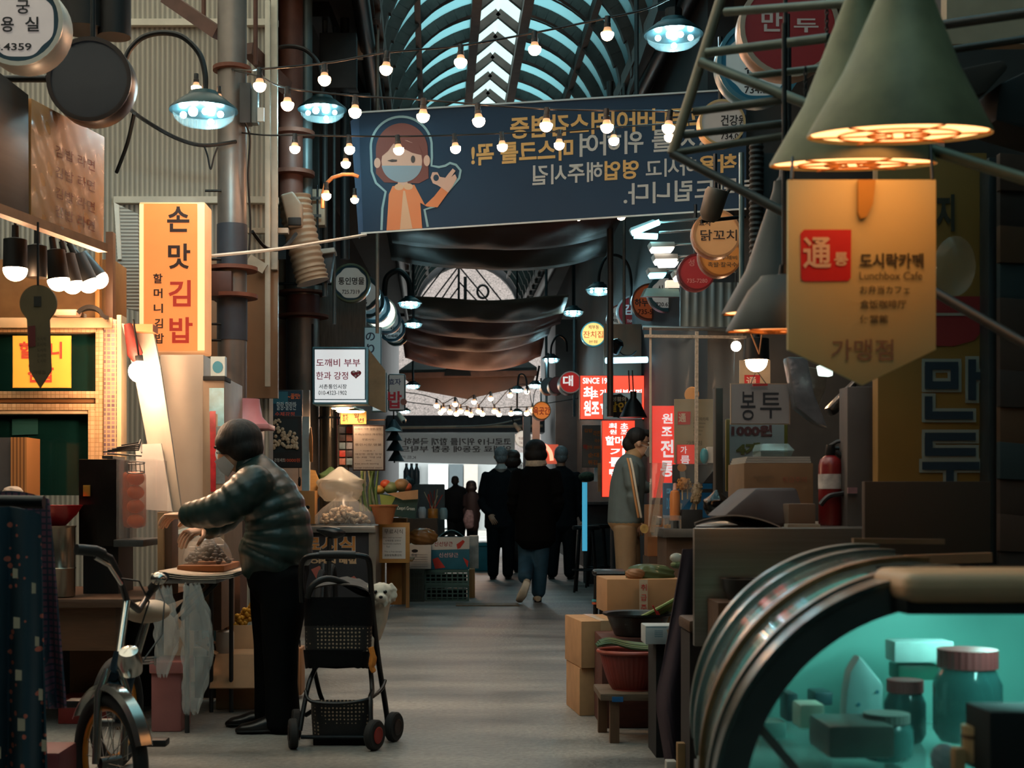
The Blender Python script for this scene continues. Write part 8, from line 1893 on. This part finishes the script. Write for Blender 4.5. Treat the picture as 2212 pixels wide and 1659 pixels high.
t = T('vent_cowl', 'pale rimmed dark vent cowl at the lower end of the flexible duct', 'vent', P(705, 605, 11.2)); MB().ppr([(690, 545), (722, 540), (712, 606), (700, 606)], 11.2, .15).build('cowl', M('2c3032', .5, .3, .1), t, bev=.01); MB().ppr([(688, 538), (722, 534), (724, 544), (690, 549)], 11.15, .2).build('rim', M('b0a698', .5), t, bev=.006)
MB().limb([P(1113, 1172, 18.2), P(1113, 1190, 18.2), P(1113, 1208, 18.2)], [(.05, .04), (.075, .05), (.07, .05)], (1, 0, 0)).build('carry_bag', M('1a1816', .7), label='dark carry bag hanging low between the suited walker and the jeans wearer', cat='bag')
# ---------------------------------------------------------------- curved glass display case, bottom right
A0 = Vector((.774, 2.2, .561)); A1 = Vector((.909, 3.19, .568)); RC = .378
def ca(f, ang, r=RC):
    c = A0.lerp(A1, f); return c + Vector((r * cos(ang), 0, r * sin(ang)))
t = T('display_case', 'curved glass refrigerated display case with dark end frame and lit turquoise interior', 'display case', (A0.x + .3, A0.y, 0))
ORG[t] = Vector((A0.x + .3, A0.y, 0))
def ring(f0, f1, r0, r1, name, m, a0=pi * 1.04, a1=pi * .47, n=40):
    vs = []; fs = []
    for i in range(n + 1):
        a = a0 + (a1 - a0) * i / n
        vs += [ca(f0, a, r0), ca(f0, a, r1), ca(f1, a, r1), ca(f1, a, r0)]
    for i in range(n):
        for k in range(4): fs.append((4 * i + k, 4 * i + (k + 1) % 4, 4 * i + 4 + (k + 1) % 4, 4 * i + 4 + k))
    fs += [(0, 1, 2, 3), (4 * n, 4 * n + 3, 4 * n + 2, 4 * n + 1)]
    return MB().add(vs, fs).build(name, m, t, sm=50)
GAS = M('4c504e', .42, .5, .15); ALU = M('8a9490', .25, .85, .15, 6); RUSTY = M('7a5230', .5, .3, .4, 20)
ring(0, .025, .328, .374, 'end_gasket', GAS)
ring(-.004, .10, .372, .381, 'outer_trim', M('5d6a66', .25, .8, .1))
ring(.10, .13, .366, .386, 'trim_strip', M('8f8d86', .3, .8, .15))
ring(.13, .36, .374, .379, 'curved_glass', M('8a9a98', .08, .3, .08, alpha=.45))
ring(.36, .385, .366, .388, 'trim_strip', RUSTY); ring(.385, .47, .366, .384, 'trim_strip', ALU)
ring(.47, .72, .374, .379, 'curved_glass', M('8a9a98', .08, .3, .08, alpha=.45))
ring(.72, .78, .368, .386, 'trim_strip', ALU); ring(.78, .93, .374, .38, 'curved_glass', M('8a9a98', .08, .3, .08, alpha=.45)); ring(.93, 1.0, .364, .388, 'far_trim', M('6a7672', .3, .8, .15))
MB().prism([A0 + Vector((-.372, .004, -.10)), A0 + Vector((.75, .004, -.10)), A1 + Vector((.75, 0, -.10)), A1 + Vector((-.372, 0, -.10))], (0, 0, .06)).build('case_floor', M('6a7f7a', .35, .5, .1), t)
MB().prism([A0 + Vector((-.378, 0, -.561)), A0 + Vector((.76, 0, -.561)), A1 + Vector((.76, 0, -.568)), A1 + Vector((-.378, 0, -.568))], (0, 0, .46)).build('case_base', M('3a403e', .4, .5, .15), t)
# top slab with a rounded cream front
zs0, zs1 = Zp(1313, 2.12), Zp(1236, 2.12)
MB().span((X(1956, 2.12), 2.12, zs0 + .006), (X(2420, 2.12), 2.3, zs1)).build('cream_top', M('c49a74', .5, 0, .05), t, bev=.025)
MB().span((X(1960, 2.13), 2.135, zs0 - .012), (X(2420, 2.13), 2.32, zs0 + .012)).build('top_underside', BLACK, t, bev=.004)
MB().prism([(X(1965, 2.15), 2.3, zs1 - .02), (X(2400, 2.15), 2.3, zs1 - .02), (1.6, 3.2, .885), (A1.x + .02, 3.2, .885)], (0, 0, .02)).build('top_panel', M('0b0a0a', .95, 0, .2, spec=.05), t)
MB().beam(P(1898, 1212, 3.15), P(2140, 1204, 3.15), .02, .022).build('rear_rail', M('b08a68', .4, .3, .1), t); MB().beam(P(1842, 1168, 3.3), P(2038, 1170, 3.3), .02, .012).build('rear_rail', M('7a6450', .4, .3, .1), t)
# glass ends, back lining and light
def endpane(f, m, nm):
    n = 30; pts = [ca(f, pi * 1.0 - (pi * .53) * i / n, .333) for i in range(n + 1)]
    pts += [A0.lerp(A1, f) + Vector((.62, 0, .30)), A0.lerp(A1, f) + Vector((.62, 0, -.05)), A0.lerp(A1, f) + Vector((-.33, 0, -.05))]
    MB().poly(pts).build(nm, m, t, sm=0)
endpane(.012, M('bfe0da', .06, 0, 0, alpha=.10), 'end_glass')
endpane(.985, M('7fc0b4', .5, 0, .1, 3), 'back_lining')
MB().bar(A0 + Vector((.27, .15, .312)), A1 + Vector((.22, -.2, .30)), .010).build('tube_light', M('c8fff4', .4, 0, 0, emit=42, ec=(.35, .95, .86)), t)
for i, (a, b) in enumerate([((.19, .06, .30), (.50, .06, -.02)), ((.25, .2, .31), (.56, .2, .0)), ((.30, .4, .31), (.62, .4, 0))]):
    MB().beam(A0 + Vector(a), A0 + Vector(b), .02, .014).build('sliding_frame', M('6f9a96', .3, .6, .1), t)
MB().beam(P(1636, 1566, 2.24), P(1720, 1665, 2.24), .012, .014).build('inner_rail', M('5a4a44', .3, .6, .2), t)
MB().prism([A0 + Vector((-.30, .1, -.02)), A0 + Vector((.5, .1, -.02)), A1 + Vector((.4, -.1, -.02)), A1 + Vector((-.28, -.1, -.02))], (0, 0, .012)).build('glass_shelf', M('7fb0a8', .15, 0, .1, alpha=.6), t)
# contents
def jar(x, y0, y1, hw, Y, lab, lid, body):
    c = P(x, y1, Y); r = hw * Y / F; h = (y1 - y0) * Y / F
    t = T('lidded_jar', lab, 'jar', c, None)
    MB().lathe([(r * .8, 0), (r, h * .12), (r, h * .62), (r * .78, h * .8)], c, n=28).build('jar_body', body, t)
    mb = MB()
    n = 56; R_ = r * .86
    vs = [(c + Vector(((R_ * (1 + .02 * (i % 2))) * cos(2 * pi * i / n), (R_ * (1 + .02 * (i % 2))) * sin(2 * pi * i / n), h * z)) ) for z in (.8, 1.0) for i in range(n)]
    mb.add(vs, [(i, (i + 1) % n, n + (i + 1) % n, n + i) for i in range(n)] + [list(range(n, 2 * n))]).build('red_lid', lid, t, sm=0)
LID = M('8a3a3a', .4, 0, .1); JG = M('2f5a58', .12, 0, .3, 12, alpha=.75)
jar(2090, 1402, 1600, 72, 2.75, 'big jar with a ribbed red lid inside the display case', LID, JG)
jar(1955, 1468, 1600, 44, 2.85, 'smaller jar with a red lid inside the display case', LID, M('244a4a', .15, 0, .3, 12, alpha=.8))
jar(1915, 1540, 1640, 56, 2.6, 'low wide jar with a dull lid at the front of the display case', M('6a6a64', .4), M('3f6a66', .15, 0, .3, 12, alpha=.8))
t2 = T('foil_pouch', 'pale pouch with a pointed top standing in the display case', 'pouch', P(1875, 1590, 2.75))
MB().prism([P(1822, 1590, 2.72), P(1905, 1590, 2.72), P(1912, 1480, 2.72), P(1888, 1452, 2.72), P(1858, 1414, 2.72), P(1836, 1452, 2.72), P(1828, 1500, 2.72)], (0, .05, 0)).build('pouch', M('8fb0ac', .4, 0, .12, 14), t2, bev=.012)
mb = MB()
for q_ in ((1895, 1495), (1855, 1522), (1878, 1545)): mb.pdisc(q_[0], q_[1], 4, Front(2.72), .002, 12)
mb.build('blue_dots', ink('1f6a7a'), t2, sm=0)
for i, (x0, y0, x1, y1, Y, c, lab) in enumerate([(1932, 1386, 2062, 1432, 2.95, 'b8d0cc', 'white plastic tub high at the back of the display case'), (1940, 1436, 2030, 1470, 2.97, '2f6a58', 'dark green pack under the white plastic tub'), (1728, 1522, 1782, 1575, 2.8, 'b9c8b4', 'pale card leaning at the left inside the display case'), (1700, 1498, 1725, 1560, 2.9, '2a4a4e', 'dark small bottle pack behind the pale card'), (1760, 1495, 1800, 1525, 2.95, '23454a', 'dark pack above the pale card'), (1640, 1560, 1700, 1600, 2.9, '7fb0a8', 'flat pale bag at the far left inside the display case')]):
    MB().pbox(x0, y0, x1, y1, Y, .07).build('food_pack', M(c, .4, 0, .15, 14), label=lab, cat='pack', bev=.006)
MB().pbox(1790, 1568, 1935, 1640, 2.5, .15).build('steel_tray', M('5a5a54', .35, .5, .2), label='grey tray at the front of the display case', cat='tray', bev=.01)
MB().pbox(2138, 1538, 2300, 1680, 2.02, .1).build('black_box', M('0e0d0c', .7), label='black box edge in front of the display case at the bottom right corner', cat='box', bev=.004)
t2 = T('cream_cup', 'cream plastic cup with a brown band in front of the display case glass', 'cup', P(2108, 1645, 2.1)); MB().lathe([(.019, 0), (.021, .04), (.021, .055)], P(2108, 1645, 2.1), n=22).build('cup', M('c8a070', .5, 0, .05), t2); MB().lathe([(.0215, .036), (.0215, .042)], P(2108, 1645, 2.1), n=22).build('brown_band', M('6a4a30', .5), t2)
MB().pbox(2062, 1616, 2088, 1680, 2.08, .02).build('tan_stick', M('b88a5c', .6), label='short tan stick left of the cream cup', cat='stick', bev=.004)
bag(2040, 1640, 28, 34, 2.12, 'a8b0b0', 'crumpled clear bag at the bottom, left of the cream cup', .5, seed=77, knot=False)
